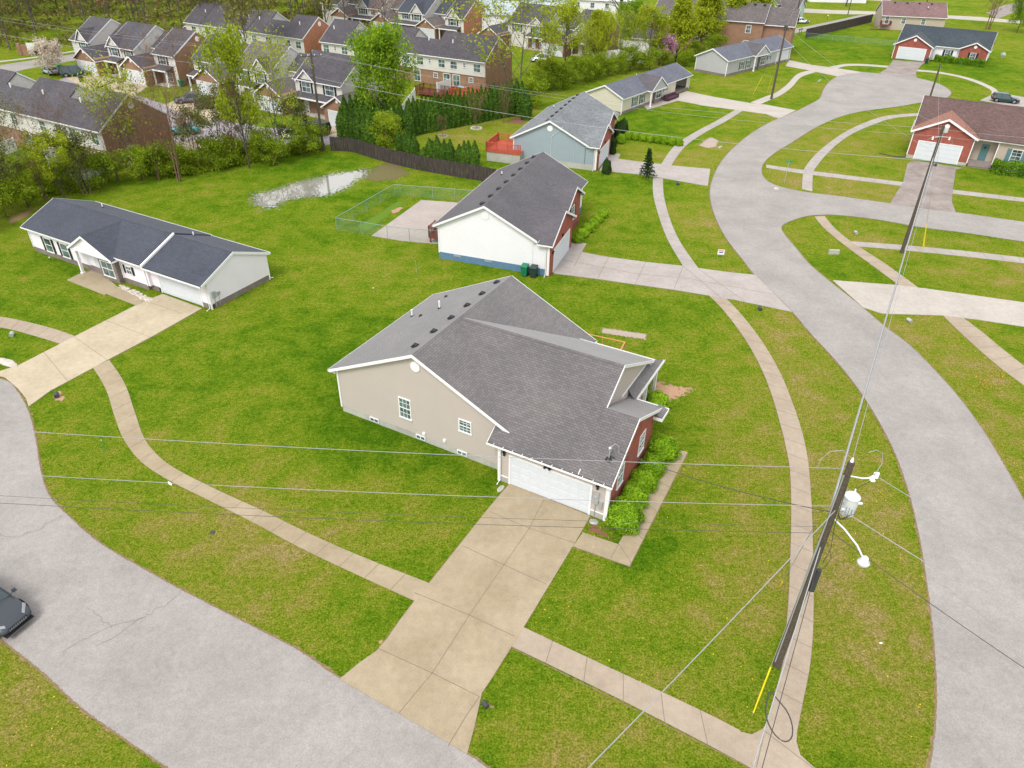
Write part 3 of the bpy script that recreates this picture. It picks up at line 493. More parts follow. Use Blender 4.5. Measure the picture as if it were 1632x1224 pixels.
# ---------------------------------------------------------------- house kit
def ax(axis): return (lambda a, z, t: (a, t, z)) if axis == 'y' else (lambda a, z, t: (t, a, z))
def roof_part(P, axis, a0, z0, ar, zr, a1, z1, t0, t1, m, th=.13, fascia=True, ends=(1, 1), gut=(1, 1), rake_h=.2):
    """gable roof slab with edges at (a0,z0) and (a1,z1), ridge at (ar,zr), running from t0 to t1"""
    fn = ax(axis); o = B()
    s0 = (zr - z0) / (ar - a0); s1 = (zr - z1) / (a1 - ar)
    poly = [(a0, z0), (ar, zr), (a1, z1), (a1, z1 - th), (ar, zr - th * 1.15), (a0, z0 - th)]
    vs = [fn(a, z, t0) for a, z in poly] + [fn(a, z, t1) for a, z in poly]
    fs = [(0, 1, 7, 6), (1, 2, 8, 7), (2, 3, 9, 8), (3, 4, 10, 9), (4, 5, 11, 10), (5, 0, 6, 11), (0, 5, 4, 1), (1, 4, 3, 2), (6, 7, 10, 11), (7, 8, 9, 10)]
    o.add(vs, fs)
    rf = o.build('roof', m, P)
    c = B(); w = .14    # ridge cap shingles
    vs = [fn(a, z, t) for t in (t0 + .01, t1 - .01) for a, z in ((ar - w, zr - s0 * w + .012), (ar, zr + .018), (ar + w, zr - s1 * w + .012), (ar, zr - .06))]
    c.add(vs, [(0, 1, 5, 4), (1, 2, 6, 5), (2, 3, 7, 6), (3, 0, 4, 7), (0, 3, 2, 1), (4, 5, 6, 7)]); c.build('ridge_cap', m, rf)
    if fascia:
        f = B(); e = .025; tw = .03
        for on, t, sg in ((ends[0], t0, -1), (ends[1], t1, 1)):
            if not on: continue
            ta, tb = (t - e, t + .01) if sg < 0 else (t - .01, t + e)
            for (pa, za, pb, zb) in ((a0, z0, ar, zr), (ar, zr, a1, z1))[1 if on == 2 else 0:]:
                pts = [fn(pa, za - rake_h, ta), fn(pb, zb - rake_h, ta), fn(pb, zb - rake_h, tb), fn(pa, za - rake_h, tb), fn(pa, za + .012, ta), fn(pb, zb + .012, ta), fn(pb, zb + .012, tb), fn(pa, za + .012, tb)]
                f.hexa(pts)
        for on, a, z, sg in ((gut[0], a0, z0, -1), (gut[1], a1, z1, 1)):
            if not on: continue
            p, q = (a - .11, a + .004) if sg < 0 else (a - .004, a + .11)
            # open gutter: outer lip, bottom
            lip = (p, p + .015) if sg < 0 else (q - .015, q)
            for u0, u1, v0, v1 in ((lip[0], lip[1], z - .14, z - .01), (p + .001, q - .001, z - .155, z - .139)):
                f.hexa([fn(u0, v0, t0 - .02), fn(u1, v0, t0 - .02), fn(u1, v0, t1 + .02), fn(u0, v0, t1 + .02), fn(u0, v1, t0 - .02), fn(u1, v1, t0 - .02), fn(u1, v1, t1 + .02), fn(u0, v1, t1 + .02)])
            # soffit
            inn = (a0 + .02, a0 + .45) if sg < 0 else (a1 - .45, a1 - .02)
            f.hexa([fn(inn[0], z - .175, t0 + .02), fn(inn[1], z - .175, t0 + .02), fn(inn[1], z - .175, t1 - .02), fn(inn[0], z - .175, t1 - .02), fn(inn[0], z - .16, t0 + .02), fn(inn[1], z - .16, t0 + .02), fn(inn[1], z - .16, t1 - .02), fn(inn[0], z - .16, t1 - .02)])
        f.build('fascia', 'white_trim', P)
    return rf
def roof_L(P, axis, a0, z0, ar, zr, a1, z1, t0, tc, t1, ac, m, **k):
    """roof whose a0 side is cut back to ac for t < tc (where it dies into the roof behind)"""
    sl = (zr - z0) / (ar - a0); k0 = dict(k); k0['ends'] = (0, 0); k0['gut'] = (0, k.get('gut', (1, 1))[1])
    roof_part(P, axis, ac, z0 + sl * (ac - a0), ar, zr, a1, z1, t0, tc, m, **k0)
    roof_part(P, axis, a0, z0, ar, zr, a1, z1, tc, t1, m, **{**k, 'ends': (0, k.get('ends', (1, 1))[1])})
def wall_gable(P, axis, a0, a1, he0, ar, zr, he1, t0, t1, m, z0=0, th=.17, name='wall'):
    """closed wall volume under a gable; top follows the roof underside"""
    b = B().prism([(a0, z0), (a1, z0), (a1, he1), (ar, zr), (a0, he0)], ax(axis), t0, t1); return b.build(name, m, P)
def block(P, x0, x1, y0, y1, z0, z1, m, name='wall'): return B().box(x0, x1, y0, y1, z0, z1).build(name, m, P)
def on(face, c, a, z, d):
    """point on a wall: face 'y-'/'y+'/'x+'/'x-' at coordinate c, along a, height z, d = outwards"""
    return {'y-': (a, c - d, z), 'y+': (a, c + d, z), 'x+': (c + d, a, z), 'x-': (c - d, a, z)}[face]
def fbox(b, face, c, a0, a1, z0, z1, d0, d1):
    p = [on(face, c, a, z, d) for z in (z0, z1) for a, d in ((a0, d0), (a1, d0), (a1, d1), (a0, d1))]; return b.hexa(p)
def window(P, face, c, a0, a1, z0, z1, cols=2, rows=2, shut=None, sash=True, fr=.07, shw=.38, lite=True):
    f = B(); t = fr
    fbox(f, face, c, a0, a0 + t, z0, z1, -.02, .05); fbox(f, face, c, a1 - t, a1, z0, z1, -.02, .05)
    fbox(f, face, c, a0 + t, a1 - t, z1 - t, z1, -.02, .048); fbox(f, face, c, a0 - .03, a1 + .03, z0 - .05, z0 + .03, -.02, .075)
    W = B(); zm = (z0 + z1) / 2
    if sash: fbox(f, face, c, a0 + t, a1 - t, zm - .025, zm + .025, -.02, .04)
    if lite:
        for i in range(1, cols): a = a0 + t + (a1 - a0 - 2 * t) * i / cols; fbox(f, face, c, a - .012, a + .012, z0 + .03, z1 - t, -.02, .03)
        for i in range(1, rows):
            z = z0 + (z1 - z0) * i / rows
            if abs(z - zm) > .08: fbox(f, face, c, a0 + t, a1 - t, z - .012, z + .012, -.02, .028)
    fw = f.build('window', 'white_trim', P)
    fbox(W, face, c, a0 + t * .5, a1 - t * .5, z0 + .01, z1 - t * .5, -.03, .012); W.build('glass', 'glass', fw)
    if shut:
        for q0, q1 in ((a0 - shw - .03, a0 - .03), (a1 + .03, a1 + .03 + shw)):
            s = B(); fbox(s, face, c, q0, q1, z0, z1, .0, .035)
            for k in range(2):
                zz0 = z0 + .06 + k * (z1 - z0) / 2; fbox(s, face, c, q0 + .05, q1 - .05, zz0, zz0 + (z1 - z0) / 2 - .1, .03, .045)
            s.build('shutter', shut, fw)
    return fw
def garage_door(P, face, c, a0, a1, z1, z0=.03, rows=4, cols=8, m='white_door', frame='white_trim'):
    b = B(); h = (z1 - z0) / rows
    for r in range(rows):
        fbox(b, face, c, a0, a1, z0 + r * h + .012, z0 + (r + 1) * h, -.05, .01)
        if cols:
            wd = (a1 - a0) / cols
            for k in range(cols): fbox(b, face, c, a0 + k * wd + .08, a0 + (k + 1) * wd - .08, z0 + r * h + .1, z0 + (r + 1) * h - .09, .0, .022)
    d = b.build('garage_door', m, P)
    f = B(); fbox(f, face, c, a0 - .11, a0, z0 - .02, z1 + .11, -.04, .05); fbox(f, face, c, a1, a1 + .11, z0 - .02, z1 + .11, -.04, .05); fbox(f, face, c, a0, a1, z1, z1 + .11, -.04, .048)
    f.build('frame', frame, d); return d
def corner_trim(P, x, y, z0, z1, m='white_trim', s=.055):
    return B().box(x - s, x + s, y - s, y + s, z0, z1).build('corner_trim', m, P)
def downspout(P, x, y, z1, dx=0, dy=-1):
    b = B(); b.tube([(x, y, z1), (x, y, .15), (x + dx * .35, y + dy * .35, .05)], .045, 4); return b.build('downspout', 'white_trim', P)
def round_vent(P, face, c, a, z, r=.3):
    b = B(); n = 20
    ring = [(a + r * math.cos(6.2832 * i / n), z + r * math.sin(6.2832 * i / n)) for i in range(n)]
    vs = [on(face, c, p, q, 0) for p, q in ring] + [on(face, c, p, q, .05) for p, q in ring]; b.add(vs, [tuple(range(n, 2 * n)), tuple(range(n))[::-1]] + [(i, (i + 1) % n, (i + 1) % n + n, i + n) for i in range(n)])
    for k in range(3): fbox(b, face, c, a - r * .6, a + r * .6, z - r * .45 + k * r * .42, z - r * .35 + k * r * .42, .04, .062)
    return b.build('gable_vent', 'white_trim', P)
def roof_vent(P, x, y, z, s=.2, yaw=0):
    b = B(); b.hexa([(x - s, y - s, z - .1), (x + s, y - s, z - .1), (x + s, y + s, z - .1), (x - s, y + s, z - .1), (x - s * .8, y - s * .7, z + .14), (x + s * .8, y - s * .7, z + .14), (x + s * .8, y + s * .7, z + .17), (x - s * .8, y + s * .7, z + .17)])
    b.box(x - s * 1.25, x + s * 1.25, y - s * 1.15, y + s * 1.15, z + .0, z + .05)
    return b.build('roof_vent', 'black_plastic', P)
def pipe_vent(P, x, y, z, h=.45, m='white_trim', r=.055):
    o = B().lathe([(r, -.1), (r, h), (r * .7, h)], (x, y, z), 10).build('vent_pipe', m, P, smooth=False)
    B().lathe([(r * 2.2, -.12), (r * 2.0, .06), (r * 1.1, .1)], (x, y, z), 10).build('flashing', 'black_plastic', o); return o
def column(P, x, y, z1, s=.09, m='white_trim'):
    b = B().box(x - s, x + s, y - s, y + s, 0, z1).box(x - s * 1.5, x + s * 1.5, y - s * 1.5, y + s * 1.5, .0, .14).box(x - s * 1.4, x + s * 1.4, y - s * 1.4, y + s * 1.4, z1 - .12, z1 - .002)
    return b.build('porch_column', m, P)
def lamp_box(P, face, c, a, z):
    b = B(); fbox(b, face, c, a - .06, a + .06, z - .12, z + .12, 0, .12); fbox(b, face, c, a - .09, a + .09, z + .12, z + .16, 0, .18); return b.build('wall_lamp', 'black_plastic', P)
# ---------------------------------------------------------------- beige house (main)
def house_beige():
    P = empty('house', -11.334, 38.947, 0, -28.191, 'beige sided house with grey brown roof and white double garage in the middle', 'house')
    og = .25; s = (6.575 - 3.322) / (12.559 / 2 + .463); W = 12.559; L_ = 11.68
    # foundation and walls
    block(P, .02, 12.4, .02, L_ - .02, -.1, .45, 'block_wall', 'foundation')
    wall_gable(P, 'y', 0, W, 3.322 + s * .463 - .16, W / 2, 6.575 - .18, 3.322 + s * .463 - .16, 0, L_, 'siding_beige', .45)
    roof_part(P, 'y', -.463, 3.322, W / 2, 6.575, W + .463, 3.322, -og, L_ + og, 'roof_main')
    # upper wing over the garage (asymmetric gable running to the right)
    z1 = 2.9
    wall_gable(P, 'x', -.60, 10.4, 3.0, 4.87, 6.45, 3.75, 12.9, 17.35, 'siding_beige', 1.0)
    roof_L(P, 'x', -1.04, z1, 4.87, 6.68, 10.84, 3.73, 6.6, 11.87, 17.6, .12, 'roof_main', ends=(0, 1), gut=(0, 1))
    # garage block
    B().prism([(-.73, 0), (6.2, 0), (6.2, 3.2), (2.4, 5.02), (-.73, 2.86)], ax('x'), 12.495, 19.32).build('wall', 'siding_beige', P)
    B().prism([(-.735, .0), (6.24, .0), (6.24, 3.17), (2.4, 5.0), (-.735, 2.86)], ax('x'), 19.33, 19.40).build('wall', 'brick_red', P)
    block(P, 12.47, 13.25, -.76, .3, 0, .42, 'block_wall', 'foundation'); block(P, 18.34, 19.30, -.76, .3, 0, .42, 'block_wall', 'foundation')
    roof_part(P, 'x', -1.04, z1 + .004, 2.4, 5.2, 7.2, 2.93, 17.5, 19.60, 'roof_main', ends=(0, 1), gut=(0, 1))
    # lower front strip over the garage face, left of the wing (same slope)
    g = B(); g.box(11.85, 19.64, -1.15, -1.135, z1 - .13, z1 + .0).box(11.85, 19.64, -1.14, -1.05, z1 - .145, z1 - .13); g.build('gutter', 'white_trim', P)
    for i in range(12): B().box(12.3 + i * .62, 12.33 + i * .62, -1.15, -.9, z1 - .0, z1 + .02).build('gutter_strap', 'white_trim', P)
    B().add([(11.9, -1.04, z1 - .16), (17.5, -1.04, z1 - .16), (17.5, -.7, z1 - .16), (11.9, -.7, z1 - .16)], [(0, 1, 2, 3)]).build('soffit', 'white_trim', P)
    # left lower extension of the wing slope (from x 11.9 to 12.8), outer end board
    B().hexa([(11.87, -1.06, z1 - .16), (11.9, -1.06, z1 - .16), (11.9, .0, z1 + .50), (11.87, .0, z1 + .50), (11.87, -1.06, z1 + .01), (11.9, -1.06, z1 + .01), (11.9, .0, z1 + .67), (11.87, .0, z1 + .67)]).build('fascia', 'white_trim', P)
    # porch shed roof at the right end
    zz = 3.05
    p = [(17.33, 6.9, 3.74), (17.33, 10.7, 3.74), (17.85, 12.35, zz), (17.85, 6.9, zz)]
    B().hexa([(x, y, z - .14) for x, y, z in p] + p).build('roof', 'roof_main', P)
    g = B().box(17.95, 17.965, 7.25, 12.45, zz - .14, zz - .0).box(17.85, 17.96, 7.25, 12.45, zz - .155, zz - .14).box(17.83, 17.86, 7.25, 12.4, zz - .17, zz - .02); g.build('gutter', 'white_trim', P)
    B().box(12.9, 17.8, 6.9, 12.3, 2.86, 2.885).build('soffit', 'white_trim', P)
    B().box(17.36, 17.40, 5.7, 10.5, 3.78, 3.90).build('fascia', 'white_trim', P)
    # gable return at the garage corner
    B().hexa([(19.33, 6.05, 2.86), (19.95, 6.05, 2.80), (19.95, 7.2, 2.80), (19.33, 7.2, 2.86), (19.33, 6.05, 3.28), (19.95, 6.05, 2.90), (19.95, 7.2, 2.90), (19.33, 7.2, 3.10)]).build('roof_return', 'roof_main', P)
    B().box(19.95, 19.99, 6.0, 7.25, 2.72, 2.93).box(19.33, 19.96, 5.99, 6.03, 2.72, 2.92).box(17.5, 19.96, 7.22, 7.30, 2.74, 2.92).build('gutter', 'white_trim', P)
    block(P, 16.9, 17.2, 6.3, 10.4, 0, 2.86, 'siding_beige')
    for y in (8.0, 10.1, 12.1): column(P, 17.55, y, 2.86)
    block(P, 12.6, 17.6, 6.3, 12.2, .0, .3, 'concrete_tan', 'porch_slab')
    # trims
    for x, y, z in ((0, 0, 3.3), (12.5, -.76, 2.8), (0, L_, 3.3)): corner_trim(P, x, y, .0 if y < 0 else .4, z)
    B().box(19.22, 19.44, -.80, -.60, .0, 2.84).build('corner_trim', 'white_trim', P)
    b = B(); fbox(b, 'y-', -.73, 12.6, 13.1, .40, .46, 0, .04); fbox(b, 'y-', -.73, 18.4, 19.2, .40, .46, 0, .04); b.build('trim', 'white_trim', P)
    downspout(P, 12.62, -.85, 2.8); downspout(P, 12.5 - .02, L_ + .1, 3.0, 0, 1)
    garage_door(P, 'y-', -.73, 13.27, 18.30, 2.13)
    # windows
    window(P, 'y-', 0, 4.83, 5.76, 1.42, 2.95, 3, 4); window(P, 'y-', 0, 9.27, 10.18, 2.02, 2.92, 3, 4)
    window(P, 'x+', 19.40, 3.7, 4.65, 1.5, 2.95, 2, 4); window(P, 'x+', 19.40, .35, 1.25, 1.5, 2.95, 2, 4)
    for a in (2.32, 6.0, 9.1):
        f = B(); fbox(f, 'y-', 0, a, a + .72, .14, .44, .0, .05); w_ = f.build('basement_window', 'white_trim', P)
        g = B(); fbox(g, 'y-', 0, a + .06, a + .33, .19, .39, .04, .055); fbox(g, 'y-', 0, a + .39, a + .66, .19, .39, .04, .055); g.build('glass', 'glass', w_)
    round_vent(P, 'y-', 0, 6.31, 5.62, .34)
    for a, z in ((6.55, .62), (8.1, .68)): b = B(); fbox(b, 'y-', 0, a, a + .18, z, z + .18, 0, .09); b.build('dryer_vent', 'white_trim', P)
    for y in (1.09, 3.1, 5.1, 7.05, 9.0, 11.0): roof_vent(P, 5.62, y, 6.25, .18)
    pipe_vent(P, .68, 7.45, 3.86, .55, r=.06); pipe_vent(P, 2.78, 7.87, 4.88, .6, r=.06)
    pipe_vent(P, 1.71, 7.09, 4.36, .10, 'black_plastic', .07); pipe_vent(P, 1.62, 10.47, 4.32, .10, 'black_plastic', .07)
    lamp_box(P, 'y-', -.73, 12.86, 2.2); lamp_box(P, 'y-', -.73, 18.72, 2.25)
    b = B(); fbox(b, 'y-', -.73, 15.55, 15.75, 2.35, 2.5, 0, .12); b.lathe([(.07, 0), (.09, .14)], (15.5, -.92, 2.36), 8, 'y'); b.lathe([(.07, 0), (.09, .14)], (15.8, -.92, 2.36), 8, 'y'); b.build('flood_light', 'black_plastic', P)
    b = B(); fbox(b, 'y-', -.73, 18.5, 18.85, 1.1, 1.9, 0, .14); m_ = b.build('electric_meter', 'metal_grey', P); b = B(); fbox(b, 'y-', -.73, 18.9, 19.1, .8, 1.35, 0, .12); b.tube([(18.68, -.80, 1.1), (18.68, -.80, .1)], .03).lathe([(.10, -.02), (.10, .1), (.06, .13)], (18.68, -.9, 1.55), 10, 'y'); b.build('meter_box', 'metal_grey', m_)
    # service mast on the roof corner
    b = B(); x, y = 18.85, .15; b.tube([(x, y, 3.3), (x, y, 4.35)], .04, 8).lathe([(.05, 0), (.1, .05), (.1, .16), (.03, .22)], (x, y, 4.3), 10).tube([(x, y, 4.45), (x + .2, y + .15, 4.7), (x + .45, y + .1, 4.65), (x + .5, y, 4.35)], .018, 5); ms = b.build('service_mast', 'metal_grey', P)
    B().lathe([(.22, -.02), (.2, .05), (.08, .16)], (x, y, 3.62), 10).tube([(x, y, 3.9), (x + .35, y - .1, 3.95)], .03).build('mast_boot', 'black_plastic', ms)
    return P
MAIN = house_beige()
# ---------------------------------------------------------------- ranch house helper (left white house)
def gable_simple(P, axis, a0, a1, he, zr, t0, t1, wallm, roofm, o=.38, og=.2, z0=0, ends=(1, 1), **k):
    """he = z at the overhang edge"""
    ar = (a0 + a1) / 2; s = (zr - he) / (ar - a0 + o)
    wall_gable(P, axis, a0, a1, he + s * o - .16, ar, zr - .18, he + s * o - .16, t0, t1, wallm, z0)
    roof_part(P, axis, a0 - o, he, ar, zr, a1 + o, he, t0 - (og if ends[0] else 0), t1 + (og if ends[1] else 0), roofm, ends=ends, **k)
def house_left():
    P = empty('house', -45.556, 63.398, 0, -28.335, 'low white sided ranch house with dark slate roof at the left', 'house')
    W = 6.78; L_ = 23.3
    b = B(); b.box(-.03, 16.0, -.03, W + .03, -.1, .47); b.box(16.0, 23.34, .6, W + .03, -.1, .47); b.build('foundation', 'stone_brown', P)
    s = (4.12 - 2.58) / (W / 2 + .39)
    gable_simple(P, 'x', 0, W, 2.58, 4.12, 0, 16.3, 'siding_lilac', 'roof_slate', .39, .15, .45, ends=(1, 0))
    roof_part(P, 'x', -.39, 2.45, W / 2, 4.0, W + .39, 2.5, 16.4, L_ + .15, 'roof_slate', ends=(0, 1), rake_h=.22)
    wall_gable(P, 'x', .28, W, 2.36, W / 2, 3.8, 2.42, 16.0, L_, 'siding_lilac', .42)
    # raised rake board at the roof step
    B().hexa([(16.3, -.45, 2.42), (16.5, -.45, 2.42), (16.5, W / 2, 3.98), (16.3, W / 2, 3.98), (16.3, -.45, 2.60), (16.5, -.45, 2.60), (16.5, W / 2, 4.15), (16.3, W / 2, 4.15)]).build('fascia', 'white_trim', P)
    # garage front wall
    b = B(); b.box(16.0, 17.0, .24, .30, .02, .45).box(22.3, 23.3, .24, .30, .02, .45); b.build('foundation', 'stone_brown', P)
    garage_door(P, 'y-', .28, 17.35, 22.2, 2.1)
    block(P, 16.0, 16.12, -.0, .3, .45, 2.4, 'siding_lilac')
    # portico
    roof_part(P, 'y', 7.5, 2.52, 9.95, 4.0, 13.3, 2.42, -1.0, 3.4, 'roof_slate', ends=(1, 0), rake_h=.2)
    B().prism([(7.75, 2.45), (12.9, 2.45), (12.9, 2.55), (9.95, 3.78), (7.75, 2.6)], ax('y'), -.84, -.70).build('wall', 'siding_lilac', P)
    B().box(7.7, 13.0, -.88, -.66, 2.28, 2.47).build('porch_beam', 'white_trim', P)
    column(P, 8.2, -.8, 2.3, .11)
    # bay with stone and big window
    B().box(10.6, 12.85, -.50, .1, 0, 2.3).build('wall', 'stone_brown', P)
    block(P, 8.5, 10.6, -.16, -.02, .0, .6, 'stone_brown', 'foundation')
    window(P, 'y-', -.5, 10.9, 12.5, .45, 1.9, 2, 2, None)
    b = B(); fbox(b, 'y-', 0, 9.2, 10.1, .1, 2.1, -.02, .05); d = b.build('door', 'white_door', P); b = B(); fbox(b, 'y-', 0, 9.95, 10.02, 1.0, 1.1, .05, .1); b.build('handle', 'metal_grey', d)
    for a0, a1, z0, z1 in ((2.1, 3.2, .5, 1.88), (4.5, 5.6, .5, 1.88)): window(P, 'y-', 0, a0, a1, z0, z1, 1, 2, 'shutter_black', shw=.3)
    window(P, 'y-', 0, 13.5, 14.25, 1.0, 1.78, 2, 2, 'shutter_black', shw=.28)
    for x, y in ((0, 0), (0, W), (16.0, -.02), (L_, .28), (L_, W), (12.95, -.05)): corner_trim(P, x, y, .0 if x > 23 else .45, 2.45)
    downspout(P, L_ - .12, .15, 2.4); downspout(P, L_ + .05, W + .05, 2.4, 0, 1)
    b = B(); fbox(b, 'x+', L_, .55, .85, .95, 1.5, 0, .15); b.tube([(L_ + .07, .7, .95), (L_ + .07, .7, .1)], .03).tube([(L_ + .07, 1.15, 1.0), (L_ + .07, 1.1, .1)], .02); fbox(b, 'x+', L_, 1.05, 1.3, 1.0, 1.3, 0, .12); b.build('electric_meter', 'metal_grey', P)
    lamp_box(P, 'y-', .28, 16.7, 2.0)
    pipe_vent(P, 3.9, 5.4, 3.3, .4); pipe_vent(P, 16.8, 5.0, 3.35, .4)
    return P
house_left()
def rocks(cx0, name, poly, label, group, n=40, sz=(.10, .2)):
    random.seed(7); xs = [p[0] for p in poly]; ys = [p[1] for p in poly]; b = B(); k = 0
    while k < n:
        x, y = random.uniform(min(xs), max(xs)), random.uniform(min(ys), max(ys))
        if not inside(x, y, poly): continue
        r = random.uniform(*sz); m = 6; o = [(x, y, r * .7)]; ring = [(x + r * random.uniform(.7, 1.1) * math.cos(6.283 * i / m), y + r * random.uniform(.7, 1.1) * math.sin(6.283 * i / m), random.uniform(0, .3) * r) for i in range(m)]
        b.add(o + ring, [(0, i + 1, (i + 1) % m + 1) for i in range(m)]); k += 1
    return tag(b.build(name, 'rock_pale', None), label, 'rocks', group, 'stuff')
rocks(0, 'rock_bed', gp([(188, 458), (193, 453), (246, 478), (240, 482), (232, 480)]), 'bed of pale stones along the wall of the white ranch house', None, 170)
# ---------------------------------------------------------------- houses with a near gable end and brick fronts (A white, B blue)
def house_cross(pos, yaw, label, sid, roofm, he, hr, w_, L_, fnd, ge, brick='brick_red', deck=None, vents=8, x2=10.86):
    P = empty('house', *pos, 0, yaw, label, 'house'); s = (hr - he) / (w_ / 2 + .4)
    B().box(-.03, w_ + .04, -.03, L_ + .03, -.1, .66).box(w_ + .04, x2 - .03, -.03, 7.1, -.1, .66).build('foundation', fnd, P)
    wall_gable(P, 'y', 0, w_, he + s * .4 - .16, w_ / 2, hr - .18, he + s * .4 - .16, 0, L_, sid, .66)
    block(P, w_ - .1, x2, 0, 7.1, .66, ge - .05, sid)
    roof_part(P, 'y', -.4, he, w_ / 2, hr, w_ + .4, he, -.28, L_ + .28, roofm)
    # garage cross gable, brick front facing +x
    zr1 = ge + 1.85; wall_gable(P, 'x', 0.04, 7.12, ge + .05, 3.6, zr1 - .2, ge + .05, 9.4, x2, sid, .5)
    B().prism([(.02, 0), (7.15, 0), (7.15, ge + .0), (3.6, zr1 - .22), (.02, ge + .0)], ax('x'), x2 + .005, x2 + .09).build('wall', brick, P)
    block(P, x2 - .35, x2 + .088, -.04, .0, 0, ge - .05, brick)
    roof_L(P, 'x', -.3, ge, 3.6, zr1, 7.5, ge, 5.0, w_ + .42, x2 + .34, .05, roofm, ends=(0, 1))
    garage_door(P, 'x+', x2 + .09, 1.05, 6.1, 2.2)
    # second small cross gable
    xb = x2 - .9; zr2 = ge + 1.65; B().prism([(7.9, 0), (13.7, 0), (13.7, ge + .05), (10.8, zr2 - .22), (7.9, ge + .05)], ax('x'), 8.0, xb).build('wall', brick, P)
    roof_part(P, 'x', 7.55, ge, 10.8, zr2, 14.05, ge, 5.5, xb + .34, roofm, ends=(0, 1))
    B().box(w_ - .02, w_ + .05, 7.1, 7.95, .6, ge).box(w_ - .02, w_ + .05, 13.7, L_, .6, ge).build('wall', 'siding_white', P)
    window(P, 'x+', xb, 10.2, 11.4, 1.3, 2.8, 2, 4, 'shutter_black'); window(P, 'x+', w_ + .05, 7.3, 7.8, 1.3, 2.7, 1, 2)
    if L_ > 15.5: window(P, 'x+', w_ + .05, 14.4, 15.3, 1.3, 2.7, 2, 2, 'shutter_black')
    round_vent(P, 'y-', 0, w_ / 2, hr - 1.0, .36)
    for a in (1.5, 4.6): b = B(); fbox(b, 'y-', 0, a, a + .7, .45, .62, .03, .06); b.build('foundation_vent', 'metal_grey', P)
    for x, y in ((0, 0), (0, L_)): corner_trim(P, x, y, .6, he + .1)
    B().box(x2 - .22, x2 + .02, -.09, .0, .1, ge - .1).build('corner_trim', 'white_trim', P)
    for i in range(vents): roof_vent(P, w_ / 2 - .6, .9 + i * (L_ - 2) / (vents - 1), hr - .6 * s + .02, .2)
    downspout(P, x2 - .3, -.12, ge - .1); lamp_box(P, 'x+', x2 + .09, .6, 2.1); lamp_box(P, 'x+', x2 + .09, 3.6, 2.6)
    pipe_vent(P, 1.6, L_ * .75, he + s * 2.0, .35, r=.06)
    return P
HA = house_cross((-7.114, 63.534), -19.046, 'white sided house with red brick garage gable and blue painted foundation', 'siding_white', 'roof_charcoal', 3.358, 5.889, 9.33, 16.8, 'blue_paint', 3.15)
HB = house_cross((-.367, 93.774), -18.746, 'blue grey sided house with light grey roof and red raised deck', 'siding_blue', 'roof_grey', 3.03, 5.567, 9.5, 16.35, 'block_wall', 3.0, x2=10.97)
# service conduit on blue gable
def conduit(P):
    b = B(); b.tube([(5.0, -.04, .7), (5.0, -.04, 3.6), (6.4, -.04, 4.9)], .03, 5).tube([(8.0, -.04, .7), (8.0, -.04, 4.0)], .02, 5); b.build('conduit', 'metal_white', P)
conduit(HB)
def deck(pos, yaw, w_, d, h, m, label, base=None, steps=False):
    P = empty('deck', *pos, 0, yaw, label, 'deck')
    b = B()
    n = int(w_ / .15)
    for i in range(n): b.box(i * w_ / n, (i + 1) * w_ / n - .01, 0, d, h - .05, h)
    b.build('deck_floor', m, P)
    if base: block(P, .05, w_ - .05, .05, d - .05, 0, h - .06, base, 'foundation')
    for (x0, y0, x1, y1) in ((0, 0, w_, 0), (0, 0, 0, d), (0, d, w_, d)):
        r = B(); k = max(2, int(math.dist((x0, y0), (x1, y1)) / .14)); vx = x1 > x0
        for i in range(k + 1):
            x, y = x0 + (x1 - x0) * i / k, y0 + (y1 - y0) * i / k; q = .05 if i % 10 == 0 or i == k else .018; r.box(x - q, x + q, y - q, y + q, h - .2, h + .95 + (.08 if q > .02 else -.02))
        if vx: r.box(x0, x1, y0 - .06, y0 + .06, h + .93, h + .97).box(x0, x1, y0 - .02, y0 + .02, h + .1, h + .16).box(x0, x1, y0 - .03, y0 + .03, h - .25, h + .02)
        else: r.box(x0 - .06, x0 + .06, y0, y1, h + .935, h + .975).box(x0 - .02, x0 + .02, y0, y1, h + .1, h + .16).box(x0 - .03, x0 + .03, y0, y1, h - .25, h + .02)
        r.build('railing', m, P)
    if not base:
        for x, y in ((.1, .1), (w_ - .1, .1), (.1, d - .1), (w_ - .1, d - .1)): B().box(x - .07, x + .07, y - .07, y + .07, 0, h - .05).build('post', m, P)
    return P
bx, by = G(775, 256); deck((bx, by), -18.7, 4.6, 4.5, 1.45, 'deck_red', 'red stained raised deck on pale block base beside the blue house', 'block_wall')
bx, by = G(684, 388); deck((bx, by + .2), -19, 1.4, 1.5, .75, 'deck_maroon', 'small dark red stair landing behind the white house')
# yellow timber deck rail behind the beige house
def timber():
    x, y = G(996, 545, 1.3); P = empty('porch_railing', x, y, 0, -22, 'new yellow timber railing frame behind the beige house', 'railing')
    hh = 1.3
    x0, y0 = -3.6, 0
    B().box(x0, 0, -.05, .05, hh - .04, hh).build('top_rail', 'deck_wood', P); B().box(-.05, .05, -2.2, .05, hh - .045, hh - .002).build('top_rail', 'deck_wood', P)
    for px_, py_ in ((0, 0), (-1.7, 0), (-3.5, 0), (0, -2.1)): B().box(px_ - .05, px_ + .05, py_ - .045, py_ + .045, 0, hh - .05).build('post', 'deck_wood', P)
timber()
